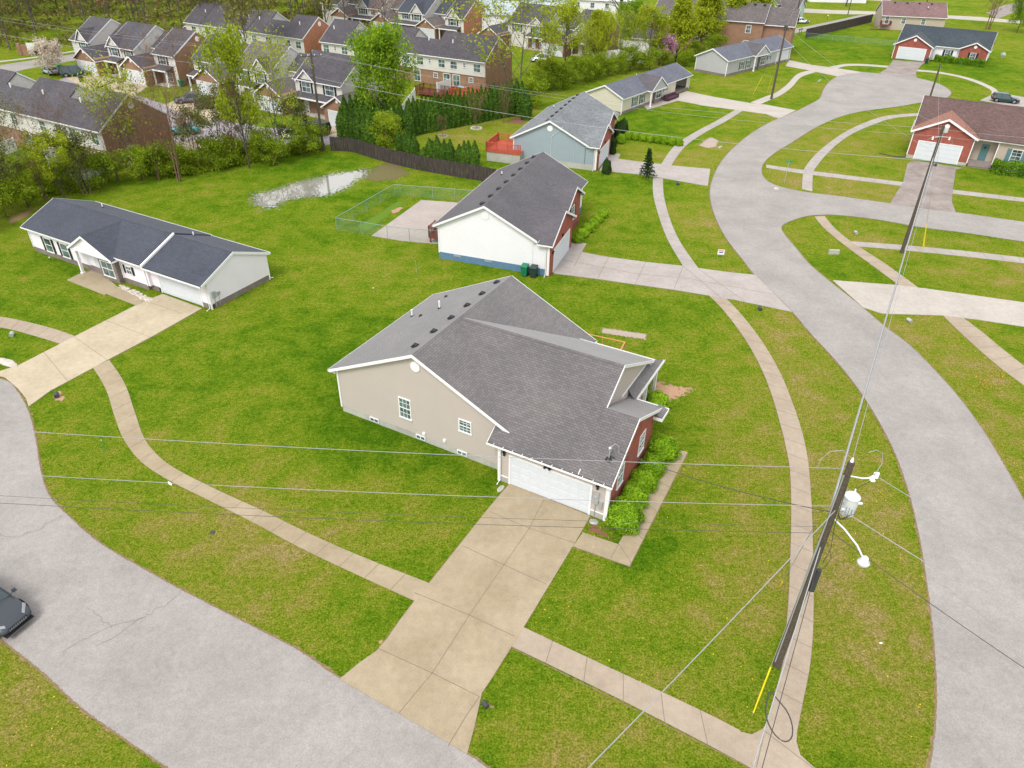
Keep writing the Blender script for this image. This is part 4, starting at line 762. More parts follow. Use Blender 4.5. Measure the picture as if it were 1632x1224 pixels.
# ---------------------------------------------------------------- ranch houses C and D (gable near, front facing +x)
def house_ranch(pos, yaw, label, sid, w_, L_, he, hr, px, pf, pw, pz, sh, openg=False, stone='stone_brown', gar=None):
    P = empty('house', *pos, 0, yaw, label, 'house')
    block(P, -w_ - .03, .03, -.03, L_ + .03, -.1, .45, stone, 'foundation')
    s = (hr - he) / (w_ / 2 + .33); ar = -w_ / 2
    wall_gable(P, 'y', -w_, 0, he + s * .33 - .16, ar, hr - .18, he + s * .33 - .16, 0, gar[0] if openg else L_, sid, .45)
    roof_part(P, 'y', -w_ - .33, he, ar, hr, .33, he, -.28, L_ + .28, 'roof_steel')
    roof_part(P, 'x', px - pw, he + .0, px, pz, px + pw, he + .0, -2.6, pf + .1, 'roof_charcoal', ends=(0, 1))
    B().prism([(px - pw + .25, he - .12), (px + pw - .25, he - .12), (px, pz - .22)], ax('x'), pf - .12, pf - .02).build('wall', 'siding_grey', P)
    B().box(pf - .2, pf + .0, px - pw + .1, px + pw - .1, he - .32, he - .12).build('porch_beam', 'white_trim', P)
    column(P, pf - .1, px - pw + .2, he - .3, .1)
    B().box(0, .35, px, px + pw - .3, 0, he - .12).build('wall', stone, P)
    window(P, 'x+', .35, px + .35, px + pw - .6, .7, 2.1, 2, 2)
    for y in (px - 6.6, px - 4.2): window(P, 'x+', 0, y, y + 1.05, .65, 2.05, 2, 2, sh, shw=.32)
    window(P, 'x+', 0, px + pw + 1.1, px + pw + 1.9, 1.25, 2.05, 2, 2, sh, shw=.3)
    if openg:
        g0, g1 = gar
        B().box(-w_, -w_ + .15, g0, L_, .4, he).box(-w_, 0, L_ - .15, L_, .4, he).box(-.12, 0, g1, L_, .0, he).box(-.12, 0, g0, g1, 2.15, he).build('wall', sid, P)
        B().prism([(-w_, he), (0, he), (ar, hr - .2)], ax('y'), L_ - .15, L_ - .001).build('wall', sid, P)
        block(P, -w_ + .2, -.1, g0, L_ - .2, .0, .05, 'concrete_worn', 'garage_floor')
    else:
        garage_door(P, 'x+', 0.0, gar[0], gar[1], 2.15)
    for x, y in ((0, 0), (-w_, 0), (0, L_)): corner_trim(P, x, y, .2, he - .05)
    downspout(P, .06, -.05, he - .1); pipe_vent(P, ar - .5, L_ * .45, hr - .4, .4)
    return P
HC = house_ranch((16.32, 117.88), -37.2, 'cream ranch house with open garage and steel grey roof', 'siding_cream', 6.44, 23.35, 2.51, 4.04, 10.08, 1.13, 2.74, 4.31, 'shutter_green', True, gar=(18.1, 22.35))
HD = house_ranch((39.68, 147.77), -45.2, 'pale grey ranch house with steel grey roof beyond the pear trees', 'siding_grey', 6.94, 24.44, 2.88, 4.58, 11.44, .9, 2.78, 4.59, 'shutter_green', gar=(18.9, 23.6))
# things in the open garage, sofa by the wall
def loc(P, x, y, z=0): return P.matrix_basis @ Vector((x, y, z))
bpy.context.view_layer.update()
def wp(P, x, y, z=0):
    a = P.rotation_euler.z; return (P.location.x + x * math.cos(a) - y * math.sin(a), P.location.y + x * math.sin(a) + y * math.cos(a), z)
x, y, _ = wp(HC, -1.6, 20.1); E_ = empty('garden_tractor', x, y, .05, -37 + 90, 'teal and red yard machine inside the open garage', 'tractor')
b = B(); b.hexa([(-.9, -.4, .4), (.9, -.4, .4), (.9, .4, .4), (-.9, .4, .4), (-.8, -.35, .9), (.5, -.35, 1.0), (.5, .35, 1.0), (-.8, .35, .9)]); b.build('hood', 'teal_paint', E_); B().box(-.2, .4, -.3, .3, 1.0, 1.35).build('seat', 'red_paint', E_)
for sx in (-.6, .6):
    for sy in (-.45, .45): B().lathe([(.1, -.1), (.28, -.1), (.3, 0), (.28, .1), (.1, .1)], (sx, sy, .3), 14, 'y').build('wheel', 'tyre', E_)
x, y, _ = wp(HC, 1.15, 14.6); E_ = empty('outdoor_sofa', x, y, .03, -37.2, 'plum coloured outdoor sofa by the wall of the cream house', 'sofa')
b = B().box(-.45, .45, -1.9, 1.9, .08, .42); b.build('seat', 'sofa_plum', E_); B().box(-.5, -.25, -1.9, 1.9, .42, .85).build('backrest', 'sofa_plum', E_)
for sy in (-1.95, 1.75): B().box(-.45, .45, sy, sy + .22, .1, .62).build('armrest', 'sofa_plum', E_)
# ---------------------------------------------------------------- houses E (brick, dark roof) and F (brown roof): front faces the camera
def house_E():
    P = empty('house', 83.0, 173.5, 0, -32.16, 'red brick house with dark pine roof beyond the cul-de-sac', 'house'); w_, L_, he, hr = 9.64, 17.58, 2.79, 5.77
    s = (hr - he) / (w_ / 2 + .33)
    wall_gable(P, 'x', 0, w_, he + s * .33 - .16, w_ / 2, hr - .18, he + s * .33 - .16, 0, L_, 'siding_white'); roof_part(P, 'x', -.33, he, w_ / 2, hr, w_ + .33, he, -.24, L_ + .24, 'roof_pine')
    g = 3.47; gw = 7.21; wall_gable(P, 'y', 0, gw, he + .05, gw / 2, 4.63, he + .05, -g + .1, 2, 'siding_white'); B().prism([(0, 0), (gw, 0), (gw, he), (gw / 2, 4.6), (0, he)], ax('y'), -g, -g + .09).build('wall', 'brick_red', P)
    roof_part(P, 'y', -.33, he, gw / 2, 4.85, gw + .33, he, -g - .3, 4, 'roof_pine', ends=(1, 0)); garage_door(P, 'y-', -g, .9, 6.2, 2.3)
    r0 = 12.3; wall_gable(P, 'y', r0, L_, he + .03, (r0 + L_) / 2, 3.95, he + .03, -.5, 1, 'brick_red'); roof_part(P, 'y', r0 - .33, he, (r0 + L_) / 2, 4.2, L_ + .36, he, -.85, 3, 'roof_pine', ends=(1, 0))
    window(P, 'y-', 0, 9.6, 10.7, .7, 2.2, 2, 4, 'shutter_black'); window(P, 'y-', -.5, 14.4, 15.5, .7, 2.2, 2, 4, 'shutter_black'); round_vent(P, 'y-', -g, gw / 2, 3.9, .3); round_vent(P, 'y-', -.5, (r0 + L_) / 2, 3.3, .3)
    for x, y in ((0, -g), (gw, -g), (L_, -.5), (L_, w_)): corner_trim(P, x, y, 0, he)
    return P
HE = house_E()
def house_F():
    P = empty('house', 53.61, 100.25, 0, -28.69, 'brick house with brown roof and white garage at the right edge', 'house'); w_, L_, he, hr = 9.65, 19.0, 3.61, 6.66
    s = (hr - he) / (w_ / 2 + .33); g, gw = 2.14, 7.17
    wall_gable(P, 'x', 0, w_, he + s * .33 - .16, w_ / 2, hr - .18, he + s * .33 - .16, 0, L_, 'siding_tan', .5); roof_part(P, 'x', -.33, he, w_ / 2, hr, w_ + .33, he, -.24, L_ + .24, 'roof_brown')
    block(P, .02, L_ - .02, .02, w_ - .02, -.1, .5, 'block_wall', 'foundation')
    wall_gable(P, 'y', .03, gw - .03, he + .05, gw / 2, 5.3, he + .05, -g + .1, 2, 'siding_tan', .3); B().prism([(0, .45), (gw, .45), (gw, he), (gw / 2, 5.33), (0, he)], ax('y'), -g, -g + .09).build('wall', 'brick_red', P)
    B().box(-.02, .95, -g - .02, -g + .12, 0, .46).box(6.1, gw + .02, -g - .02, -g + .12, 0, .46).build('foundation', 'block_wall', P)
    roof_part(P, 'y', -.33, he, gw / 2, 5.58, gw + .33, he, -g - .3, 4.3, 'roof_red', ends=(1, 0), rake_h=.26); garage_door(P, 'y-', -g, .98, 6.05, 2.35, cols=0)
    # porch recess with teal door
    block(P, gw, 10.1, -1.0, 0, 0, .5, 'concrete_worn', 'porch_slab'); B().box(7.4, 9.8, -1.5, -1.0, 0, .32).box(7.4, 9.8, -2.0, -1.5, 0, .16).build('step', 'concrete_worn', P)
    b = B(); fbox(b, 'y-', -.0, 8.3, 9.2, .52, 2.6, 0, .05); d = b.build('door', 'shutter_teal', P); b = B(); fbox(b, 'y-', 0, 8.6, 8.9, 1.8, 2.3, .05, .06); b.build('glass', 'glass', d)
    B().box(10.0, 14.5, -.95, -.0, .5, he - .2).build('wall', 'siding_tan', P); B().box(7.2, 20.0, -1.35, .0, he - .28, he - .16).build('fascia', 'white_trim', P)
    o = B(); o.hexa([(7.3, -1.4, he - .15), (20, -1.4, he - .15), (20, .1, he + .55), (7.3, .1, he + .55), (7.3, -1.4, he - .05), (20, -1.4, he - .05), (20, .1, he + .68), (7.3, .1, he + .68)]); o.build('roof', 'roof_brown', P)
    window(P, 'y-', -.95, 11.7, 12.9, 1.0, 2.7, 2, 4, 'shutter_teal', shw=.5)
    B().box(14.5, 19.2, -1.6, -.0, .0, he - .25).build('wall', 'brick_red', P)
    for x, y in ((0, -g), (gw, -g), (10.05, -.98), (14.5, -1.6)): corner_trim(P, x, y, .45, he - .1)
    round_vent(P, 'y-', -g, gw / 2, 4.6, .3)
    b = B().tube([(-.1, -g - .1, .12), (-1.5, -g - .6, .08), (-3.4, -g - .1, .07)], .05, 5); b.build('drain_pipe', 'cable_black', P)
    return P
HF = house_F()
# ---------------------------------------------------------------- townhouse rows (x along row, viewer side at y=0)
def town(pos, yaw, label, talls, lows, wdep=10.0, he=4.8, hr=8.1, front=True, garages=(), xg=(), wins=(), porches=(), brick_ends=(0, 1), endm='brick_town', lower='siding_town', rear_brick=False, roofs=None, z=0.0, lowoff=3.5, lwins=()):
    P = empty('townhouse_row', *pos, z, yaw, label, 'townhouses')
    s = (hr - he) / (wdep / 2 + .3); rm = lambda i: (roofs or ['roof_town'])[i % len(roofs or [1])]
    k = 0
    for x0, x1 in talls:
        upper = 'siding_town'; b = []
        wall_gable(P, 'x', 0, wdep, he + s * .3 - .14, wdep / 2, hr - .16, he + s * .3 - .14, x0, x1, upper, 0 if not rear_brick else 2.35)
        if rear_brick: block(P, x0, x1, .12, wdep, 0, 2.35, 'brick_town')
        roof_part(P, 'x', -.3, he, wdep / 2, hr, wdep + .3, he, x0 - .12, x1 + .12, rm(k), ends=(1, 1) if front else (1 if x0 == talls[0][0] else 2, 1 if x1 == talls[-1][1] else 2)); k += 1
    for x0, x1 in lows:
        if front: a0, a1 = lowoff, wdep; t0 = a0 - .0
        else: a0, a1 = 0, wdep - lowoff
        zr = he + s * ((a1 - a0) / 2 + .3)
        wall_gable(P, 'x', a0, a1, he + s * .3 - .14, (a0 + a1) / 2, zr - .16, he + s * .3 - .14, x0, x1, 'siding_town', 0 if not rear_brick else 2.35)
        if rear_brick: block(P, x0, x1, .12, a1, 0, 2.35, 'brick_town')
        roof_part(P, 'x', a0 - .3, he, (a0 + a1) / 2, zr, a1 + .3, he, x0 + .13, x1 - .13, rm(k), ends=(0, 0)); k += 1
    xa, xb = talls[0][0], talls[-1][1]
    for on_, x0, x1 in ((brick_ends[0], xa - .1, xa - .01), (brick_ends[1], xb + .01, xb + .1)):
        if on_:
            B().prism([(-.0, 0), (wdep, 0), (wdep, he), (wdep / 2, hr - .22), (-.0, he)], ax('x'), x0, x1).build('wall', endm, P)
            f = 'x+' if x1 > 0 or x0 > xa else 'x-'; round_vent(P, f, x1 if f == 'x+' else x0, wdep / 2, hr - 1.25, .42)
    for x0, x1, yf, nd in garages:
        zr = 2.75 + .6 * (x1 - x0) / 2; xm = (x0 + x1) / 2
        wall_gable(P, 'y', x0, x1, 2.8, xm, zr - .15, 2.8, yf, 2.0, 'brick_town'); roof_part(P, 'y', x0 - .3, 2.6, xm, zr, x1 + .3, 2.6, yf - .3, lowoff + .5, rm(1), ends=(1, 0)); round_vent(P, 'y-', yf, xm, zr - .75, .24)
        if nd == 2: garage_door(P, 'y-', yf, x0 + .35, xm - .15, 2.2, cols=3, m='white_door'); garage_door(P, 'y-', yf, xm + .15, x1 - .35, 2.2, cols=3)
        else: garage_door(P, 'y-', yf, x0 + .9, x1 - .9, 2.2, cols=4)
    for xc, hw, zt in xg:
        e = .15; wall_gable(P, 'y', xc - hw, xc + hw, he - .1, xc, zt - .15, he - .1, -e, 3, 'siding_town', 2.9); roof_part(P, 'y', xc - hw - .25, he - .25, xc, zt, xc + hw + .25, he - .25, -e - .25, 3.5, rm(2), ends=(1, 0), gut=(0, 0))
    for xc, zc, wd, hh, sh in wins: window(P, 'y-', .15 * 0 + (.15 if any(abs(xc - q[0]) < q[1] for q in xg) else 0) * -1 if xg else 0, xc - wd / 2, xc + wd / 2, zc - hh / 2, zc + hh / 2, 2, 2, 'shutter_black' if sh else None, fr=.09)
    for xc, zc, wd, hh, sh in lwins: window(P, 'y-', .12, xc - wd / 2, xc + wd / 2, zc - hh / 2, zc + hh / 2, 2, 2, None, fr=.09)
    for x0, x1 in porches:
        B().hexa([(x0, -1.7, 2.45), (x1, -1.7, 2.45), (x1, .1, 2.95), (x0, .1, 2.95), (x0, -1.7, 2.6), (x1, -1.7, 2.6), (x1, .1, 3.15), (x0, .1, 3.15)]).build('porch_roof', 'roof_town', P)
        B().box(x0, x1, -1.75, -1.70, 2.4, 2.62).build('fascia', 'white_trim', P); block(P, x0, x1, -.08, .0, 0, 2.5, 'brick_town'); block(P, x0, x1, -1.6, 0, 0, .15, 'concrete_light', 'porch_slab')
        for q in (x0 + .2, x1 - .2): column(P, q, -1.5, 2.45, .1)
        b = B(); fbox(b, 'y-', -.08, x0 + 1.0, x0 + 1.9, .15, 2.2, 0, .06); b.build('door', 'white_door', P); window(P, 'y-', -.08, x1 - 1.5, x1 - .6, .6, 2.0, 2, 2, None)
    return P
T0 = L0 = None
def fr(Lpos, yaw, x, y):
    a = R(yaw); return (Lpos[0] + x * math.cos(a) - y * math.sin(a), Lpos[1] + x * math.sin(a) + y * math.cos(a))
U = 'siding_town'
town((-58.6, 131.6), -30, 'townhouse row with brick end wall in the top left, seen from its garage side', [(-28.1, -22.4), (-17.4, -9.9), (-4.95, .5)], [(-22.4, -17.4), (-9.9, -4.95)],
     garages=[(-23.4, -17.4, -3.0, 2), (-10, -4.1, -3.1, 2)], xg=[(-24.6, 1.7, 6.8), (-15.5, 1.9, 6.5)], wins=[(-24.4, 4.1, 1.7, 1.4, 1), (-15.45, 4.0, 1.9, 1.4, 1), (-11.8, 4.1, 1.6, 1.4, 1), (-2.6, 3.9, 1.7, 1.4, 1)], porches=[(-17.0, -13.4), (-4.0, -.3)], wdep=10.5)
town((-23.9, 110.6), -32, 'townhouse row with the grey brown roof section in the middle of the court', [(-36, -30.8), (-25.5, -17.2), (-12, -2.3)], [(-30.8, -25.5), (-17.2, -12)], wdep=9.2, roofs=['roof_town', 'roof_town_brown', 'roof_town', 'roof_town'],
     garages=[(-33, -27, -2.4, 2), (-17.2, -11.6, -3.4, 2), (-2.7, 2.8, -3.6, 1)], xg=[(-19.5, 1.9, 6.7), (-9.45, 1.9, 6.3)], wins=[(-33.6, 3.9, 1.6, 1.4, 1), (-23.5, 3.8, 1.8, 1.5, 1), (-19.5, 3.8, 1.8, 1.5, 1), (-9.5, 3.8, 1.9, 1.5, 1), (-4.8, 3.9, 1.9, 1.5, 1)], porches=[(-36, -33.2), (-24, -20), (-11.4, -3)], brick_ends=(0, 0))
town((-12.7, 179.8), -31.4, 'townhouse row with tall orange brick end at the top centre', [(-43, -37.3), (-31, -23.6), (-18.5, -10.4), (-4.8, .3)], [(-37.3, -31), (-23.6, -18.5), (-10.4, -4.8)], wdep=10, roofs=['roof_town', 'roof_town_brown', 'roof_slate', 'roof_town'],
     garages=[(-38.5, -33, -1.6, 2), (-25.3, -19.9, -1.6, 2), (-11.6, -6.2, -2.0, 2)], xg=[(-29.3, 1.7, 6.7), (-12.9, 1.9, 6.9), (-2.5, 1.9, 6.8)], wins=[(-41, 4.1, 1.5, 1.4, 1), (-29.2, 4.1, 1.7, 1.4, 1), (-26.3, 4.1, 1.5, 1.4, 0), (-16, 4.1, 1.6, 1.4, 1), (-12.9, 4.1, 1.8, 1.4, 1), (-2.4, 4.0, 1.9, 1.5, 1)], porches=[(-32, -25.6), (-19.5, -12), (-5.6, -.4)], endm='brick_orange')
town((15.7, 165.5), -32.3, 'last townhouse row on the right, partly behind yellow green trees', [(-21.4, -11.3), (-5.4, .6)], [(-11.3, -5.4)], wdep=10.4, garages=[(-9.9, -4.5, -4.6, 2), (-26, -21, -4.6, 2)], xg=[(-14.1, 1.9, 6.3), (-2.7, 1.9, 6.3)],
     wins=[(-19, 3.9, 1.7, 1.5, 1), (-14.1, 3.7, 1.8, 1.5, 1), (-2.5, 3.6, 1.8, 1.5, 1)], porches=[(-4.4, 0), (-16, -11.5)])
rw = lambda xs, z=3.7, w_=1.5, h=1.3: [(x, z, w_, h, 0) for x in xs]
town((-5.6, 131.6), -28, 'long townhouse row above the arborvitae hedge, seen from the patio side', [(-35.9, -30.1), (-24.3, -16.5), (-10.7, 0)], [(-30.1, -24.3), (-16.5, -10.7)], wdep=9.4, front=False, rear_brick=True,
     wins=rw([-34.7, -30.3, -27.5, -23.5, -16.3, -13.3, -8.8, -6.3, -1.6]) + rw([-32.5, -25, -20, -11.3, -4.1], 3.9, .6, .8), lwins=rw([-7.9, -5.9, -14.2, -20], 1.2, 1.5, 1.9) + rw([-2.9, -10.2], 1.6, .9, .8))
p = fr((-45.15, 160.3), -30.75, 8.4, -6.3)
town(p, -30.75, 'townhouse row with orange brick end behind the court, seen from the patio side', [(-34, -29), (-29, -23.4), (-18.8, -11.2), (-5.5, 0)], [(-23.4, -18.8), (-11.2, -5.5)], wdep=9.4, front=False, wins=rw([-31.5, -27.3, -24.5, -21, -17.7, -13.5, -9.5, -4.2, -1.4], 3.6) + rw([-29.5, -19.5, -15.5, -7], 3.8, .6, .8), brick_ends=(0, 2), endm='brick_orange')
town((-49, 86.5), -29, 'near left townhouse row with brown brick end wall behind bare trees', [(-36, -28), (-28, -22.4), (-17.0, -9.2), (-3.6, 0)], [(-22.4, -17), (-9.2, -3.6)], wdep=9.2, front=False, rear_brick=True,
     wins=rw([-30, -26, -22.5, -17.8, -11.8, -8.5, -5.7, -1.5], 3.7, 1.4, 1.4) + rw([-13.8, -3.8, -24.2], 3.9, .5, .9), lwins=rw([-3.0, -12.5], 1.4, .8, .9) + rw([-1.2, -8, -16], 1.2, 1.5, 1.9), z=0)
for P_ in [o for o in bpy.data.objects if o.name.startswith('townhouse_row')]:
    pass
# roof pipes on the patio side rows
for nm, (px_, py_), yw, xs in (('a', (-5.6, 131.6), -28, (-34.5, -25.5, -22, -13, -8)), ('b', p, -30.75, (-30, -17, -14, -3)), ('c', (-49, 86.5), -29, (-21, -14, -6.5))):
    P_ = [o for o in bpy.data.objects if o.name.startswith('townhouse_row') and abs(o.location.x - px_) < .01][0]
    for x in xs: pipe_vent(P_, x, 2.6, 6.55, .7, r=.1)
# utility boxes on the brown end wall
b = B(); fbox(b, 'x+', .1, 2.6, 3.5, .9, 2.4, 0, .35); fbox(b, 'x+', .1, 1.6, 1.95, 1.1, 1.7, 0, .2); fbox(b, 'x+', .1, 2.1, 2.45, 1.1, 1.8, 0, .2); b.tube([(.2, 2.2, 1), (.2, 2.2, 0)], .05).tube([(.2, 3, .9), (.2, 3, 0)], .06)
b.build('electric_meter', 'metal_grey', [o for o in bpy.data.objects if o.name.startswith('townhouse_row') and abs(o.location.x + 49) < .01][0])
# ---------------------------------------------------------------- other far buildings
def simple_house(name, pos, yaw, label, cat, x0, x1, W, he, hr, wall, roof, wins=(), axis='x', extra=None, o=.3):
    P = empty(name, *pos, 0, yaw, label, cat)
    if axis == 'x': gable_simple(P, 'x', 0, W, he, hr, x0, x1, wall, roof, o)
    else: gable_simple(P, 'y', x0, x1, he, hr, 0, W, wall, roof, o)
    for f, c, a, z, w_, h in wins: window(P, f, c, a - w_ / 2, a + w_ / 2, z - h / 2, z + h / 2, 2, 2, None, fr=.1)
    if extra: extra(P)
    return P
# brick apartment block T7
simple_house('apartment_building', (29.8, 179.5), -22, 'brown brick two storey apartment building behind the pear trees', 'apartments', 0, 24, 12, 6.4, 9.4, 'brick_town', 'roof_town_brown', [('y-', 0, x, z, 1.1, 1.5) for x in (2, 4.5, 10.5, 14, 21) for z in (5.0, 2.0)],
             extra=lambda P: [roof_vent(P, x, 5.2, 9.2, .25) for x in range(5, 24, 2)] + [block(P, 23.9, 30, 1, 10.5, 0, 5.8, 'brick_town')] + [roof_part(P, 'x', .6, 6, 5.75, 8.8, 10.9, 6, 23, 30.4, 'roof_town_brown', ends=(0, 1))])
x_, y_ = G(1401, 46.5)
def beige_extra(P):
    b = B().box(-.2, 2.2, -2, 0, 1.2, 1.3).box(-.2, -.15, -2, 0, 1.3, 2.2).box(2.15, 2.2, -2, 0, 1.3, 2.2).box(-.2, 2.2, -2.05, -2, 2.1, 2.2); b.build('porch_deck', 'deck_maroon', P)
    s_ = B()
    for i in range(7): s_.box(-.2 - .35 * (i + 1), -.2 - .35 * i, -2, -.9, 1.1 - .17 * i, 1.15 - .17 * i)
    s_.build('stair', 'deck_maroon', P)
simple_house('house', (x_, y_), -11, 'tan house with plum roof and back stairs at the top right', 'house', 0, 15.5, 8.5, 3.3, 6.3, 'siding_tan', 'roof_plum', [('y-', 0, 1.3, 2.3, 1, 1.9), ('y-', 0, 5.4, 2.2, 1.1, 1.4), ('y-', 0, 10.2, 2.2, 1.1, 1.4)], extra=lambda P: [beige_extra(P)] + [pipe_vent(P, 11, 2.2, 5.0, .5, r=.1)] + [roof_vent(P, x, 3.6, 6.0, .2) for x in (3, 6, 9, 12)])
x_, y_ = G(1233, 34)
simple_house('house', (x_, y_), -35, 'mint green sided house at the top right', 'house', -6, 0, 9, 4.2, 7, 'siding_mint', 'roof_town_brown', [('y-', 0, -4, 2.6, 1.8, 2.2), ('y-', 0, -1.2, 2.6, 1, 1.7)], axis='y', extra=lambda P: [gable_simple(P, 'x', 1.5, 7.5, 3.4, 5.6, 0, 5.5, 'siding_mint', 'roof_town_brown', .3, z0=0)])
x_, y_ = G(905, 22)
simple_house('house', (x_, y_), -20, 'pale blue sided two storey house at the top edge', 'house', -14, 6, 10, 6, 9, 'siding_sky', 'white_roofing', [('y-', 0, x, z, 1.2, 1.6) for x in (-12, -8, -3, 3) for z in (4.6, 1.8)])
x_, y_ = G(960, 30)
simple_house('house', (x_, y_), -12, 'white sided house with pale roof behind the pale blue one', 'house', -10, 8, 9, 4.5, 6.5, 'siding_white', 'white_roofing', [('y-', 0, x, 3.2, 1.2, 1.3) for x in (-7, -3, 1, 5)])
x_, y_ = G(800, 62)
simple_house('warehouse', (x_, y_), -8, 'long white metal building with pale steel roof behind the orange brick end', 'warehouse', -9, 14, 14, 5.2, 7.2, 'siding_white', 'steel_roofing')
x_, y_ = G(1048, 62)
simple_house('shed', (x_, y_), -25, 'small grey shed with pale roof beside the bare dark tree', 'shed', 0, 4.5, 4, 2.6, 3.8, 'siding_grey', 'steel_roofing')
x_, y_ = G(1014, 88)
simple_house('shed', (x_, y_), -28, 'pale lilac garden shed with dark roof between the yellow green trees', 'shed', -1, 5, 4.6, 3.4, 5.0, 'siding_lilac', 'roof_town', [('x+', 5, 2.2, 2.2, 1.4, 1.2)])
x_, y_ = G(1330, 4)
simple_house('house', (x_, y_), -3, 'white house with trellis front on the far lawn', 'house', -8, 10, 8, 3.4, 5.8, 'siding_white', 'roof_town_brown', [('y-', 0, x, 1.8, 1.3, 1.4) for x in (-6, -2, 4, 8)])
# ---------------------------------------------------------------- fences
def plank_fence(pts, h, label, wig=.05):
    o = empty('plank_fence', *pts[0], 0, 0, label, 'fence'); ox, oy = pts[0]; b = B(); rl = B(); random.seed(5)
    P = smooth(pts, 6); d = 0; i = 0; last = 0
    L_ = [0]
    for k in range(1, len(P)): L_.append(L_[-1] + math.dist(P[k], P[k - 1]))
    t = 0
    def at(t):
        for k in range(1, len(P)):
            if L_[k] >= t: f = (t - L_[k - 1]) / max(1e-6, L_[k] - L_[k - 1]); return P[k - 1][0] + (P[k][0] - P[k - 1][0]) * f - ox, P[k - 1][1] + (P[k][1] - P[k - 1][1]) * f - oy
        return P[-1][0] - ox, P[-1][1] - oy
    np_ = 0
    while t < L_[-1] - .15:
        a, c = at(t), at(t + .135); dx, dy = c[0] - a[0], c[1] - a[1]; l = math.hypot(dx, dy) or 1; nx, ny = -dy / l * .011, dx / l * .011; q = random.uniform(-.012, .012); hh = h + random.uniform(-wig, wig)
        b.hexa([(a[0] - nx + q, a[1] - ny, .04), (c[0] - nx, c[1] - ny + q, .04), (c[0] + nx, c[1] + ny + q, .04), (a[0] + nx + q, a[1] + ny, .04), (a[0] - nx, a[1] - ny, hh), (c[0] - nx, c[1] - ny, hh + random.uniform(-.02, .02)), (c[0] + nx, c[1] + ny, hh), (a[0] + nx, a[1] + ny, hh)])
        if t // 2.4 != last or t == 0:
            last = t // 2.4; B().box(a[0] - .05, a[0] + .05, a[1] + .05, a[1] + .15, 0, h - .1).build('post', 'fence_wood', o)
        t += .15
    b.build('picket_panel', 'fence_wood', o)
    for z in (.35, h - .35):
        for k in range(0, len(P) - 1): a, c = P[k], P[k + 1]; rl.tube([(a[0] - ox, a[1] - oy + .05, z), (c[0] - ox, c[1] - oy + .05, z)], .035, 4)
    rl.build('rail', 'fence_wood', o)
plank_fence(gp([(528, 240.5), (561, 242.7), (588.6, 251), (612.6, 258), (640, 265), (674.4, 272.7), (717, 280.4), (767, 289), (800, 296)]), 1.85, 'weathered dark plank fence between the wet lawn and the arborvitae')
plank_fence(gp([(1283, 61), (1330, 50), (1389, 35.5)]), 2.1, 'tall brown plank fence along the narrow side lane')
plank_fence(gp([(1008, 46), (1030, 44), (1045, 46)]), 2.0, 'dark plank fence panel beside the small grey shed')
def chain_fence(pts, h, label, rail='metal_grey', gate=None):
    ox, oy = pts[0]; o = empty('chain_link_fence', ox, oy, 0, 0, label, 'fence'); m = B(); r = B()
    for k in range(len(pts) - 1):
        a = (pts[k][0] - ox, pts[k][1] - oy); c = (pts[k + 1][0] - ox, pts[k + 1][1] - oy); m.add([(*a, .03), (*c, .03), (*c, h), (*a, h)], [(0, 1, 2, 3)]); r.tube([(*a, h), (*c, h)], .028, 6)
        n = max(1, round(math.dist(a, c) / 2.9))
        for i in range(n + (k == len(pts) - 2)): x, y = a[0] + (c[0] - a[0]) * i / n, a[1] + (c[1] - a[1]) * i / n; B().lathe([(.026, 0), (.026, h + .04), (.01, h + .08)], (x, y, 0), 8).build('post', 'teal_post', o)
    m.build('mesh_panel', 'chain_link', o, fix=False); r.build('top_rail', 'teal_post', o)
m_plain('teal_post', (.20, .28, .26), .4)
chain_fence(gp([(697.6, 388), (653, 384.7), (618, 380.7), (536.8, 367), (628.7, 312.5), (690, 317), (760, 323)]), 1.35, 'green chain link fence round the yard behind the white house')
chain_fence(gp([(1283, 61), (1326, 65), (1380, 70), (1425, 74)]), 1.2, 'low green chain link fence behind the tall plank fence')
def vinyl(pts, label, h=1.7):
    ox, oy = pts[0]; o = empty('vinyl_fence', ox, oy, 0, 0, label, 'fence'); b = B()
    for k in range(len(pts) - 1):
        a, c = pts[k], pts[k + 1]; dx, dy = c[0] - a[0], c[1] - a[1]; l = math.hypot(dx, dy); nx, ny = -dy / l * .03, dx / l * .03; n = max(1, int(l / .3)); 
        for i in range(n):
            p0 = (a[0] + dx * i / n - ox, a[1] + dy * i / n - oy); p1 = (a[0] + dx * (i + .93) / n - ox, a[1] + dy * (i + .93) / n - oy)
            b.hexa([(p0[0] - nx, p0[1] - ny, .05), (p1[0] - nx, p1[1] - ny, .05), (p1[0] + nx, p1[1] + ny, .05), (p0[0] + nx, p0[1] + ny, .05), (p0[0] - nx, p0[1] - ny, h), (p1[0] - nx, p1[1] - ny, h), (p1[0] + nx, p1[1] + ny, h), (p0[0] + nx, p0[1] + ny, h)])
    b.build('panel', 'white_trim', o)
    for a in pts: B().box(a[0] - ox - .07, a[0] - ox + .07, a[1] - oy - .07, a[1] - oy + .07, 0, h + .1).build('post', 'white_trim', o)
vinyl(gp([(118, 293), (180, 275)]), 'white vinyl privacy fence at the patio near the brown brick end'); vinyl(gp([(78, 262), (122, 247)]), 'white vinyl privacy fence behind the yellow green saplings'); vinyl(gp([(0, 250), (28, 241)]), 'white vinyl privacy fence at the left edge')
vinyl(gp([(955, 96), (985, 93), (1025, 103)]), 'nearer white vinyl fence behind the purple blossom tree'); vinyl(gp([(979, 74), (1020, 81)]), 'farther white vinyl fence behind the yellow green trees'); vinyl(gp([(697, 153), (718, 146)]), 'white patio divider beside the red decks', 2.1); vinyl(gp([(640, 190), (662, 160)]), 'white vinyl fence right of the bright green tree', 1.9)
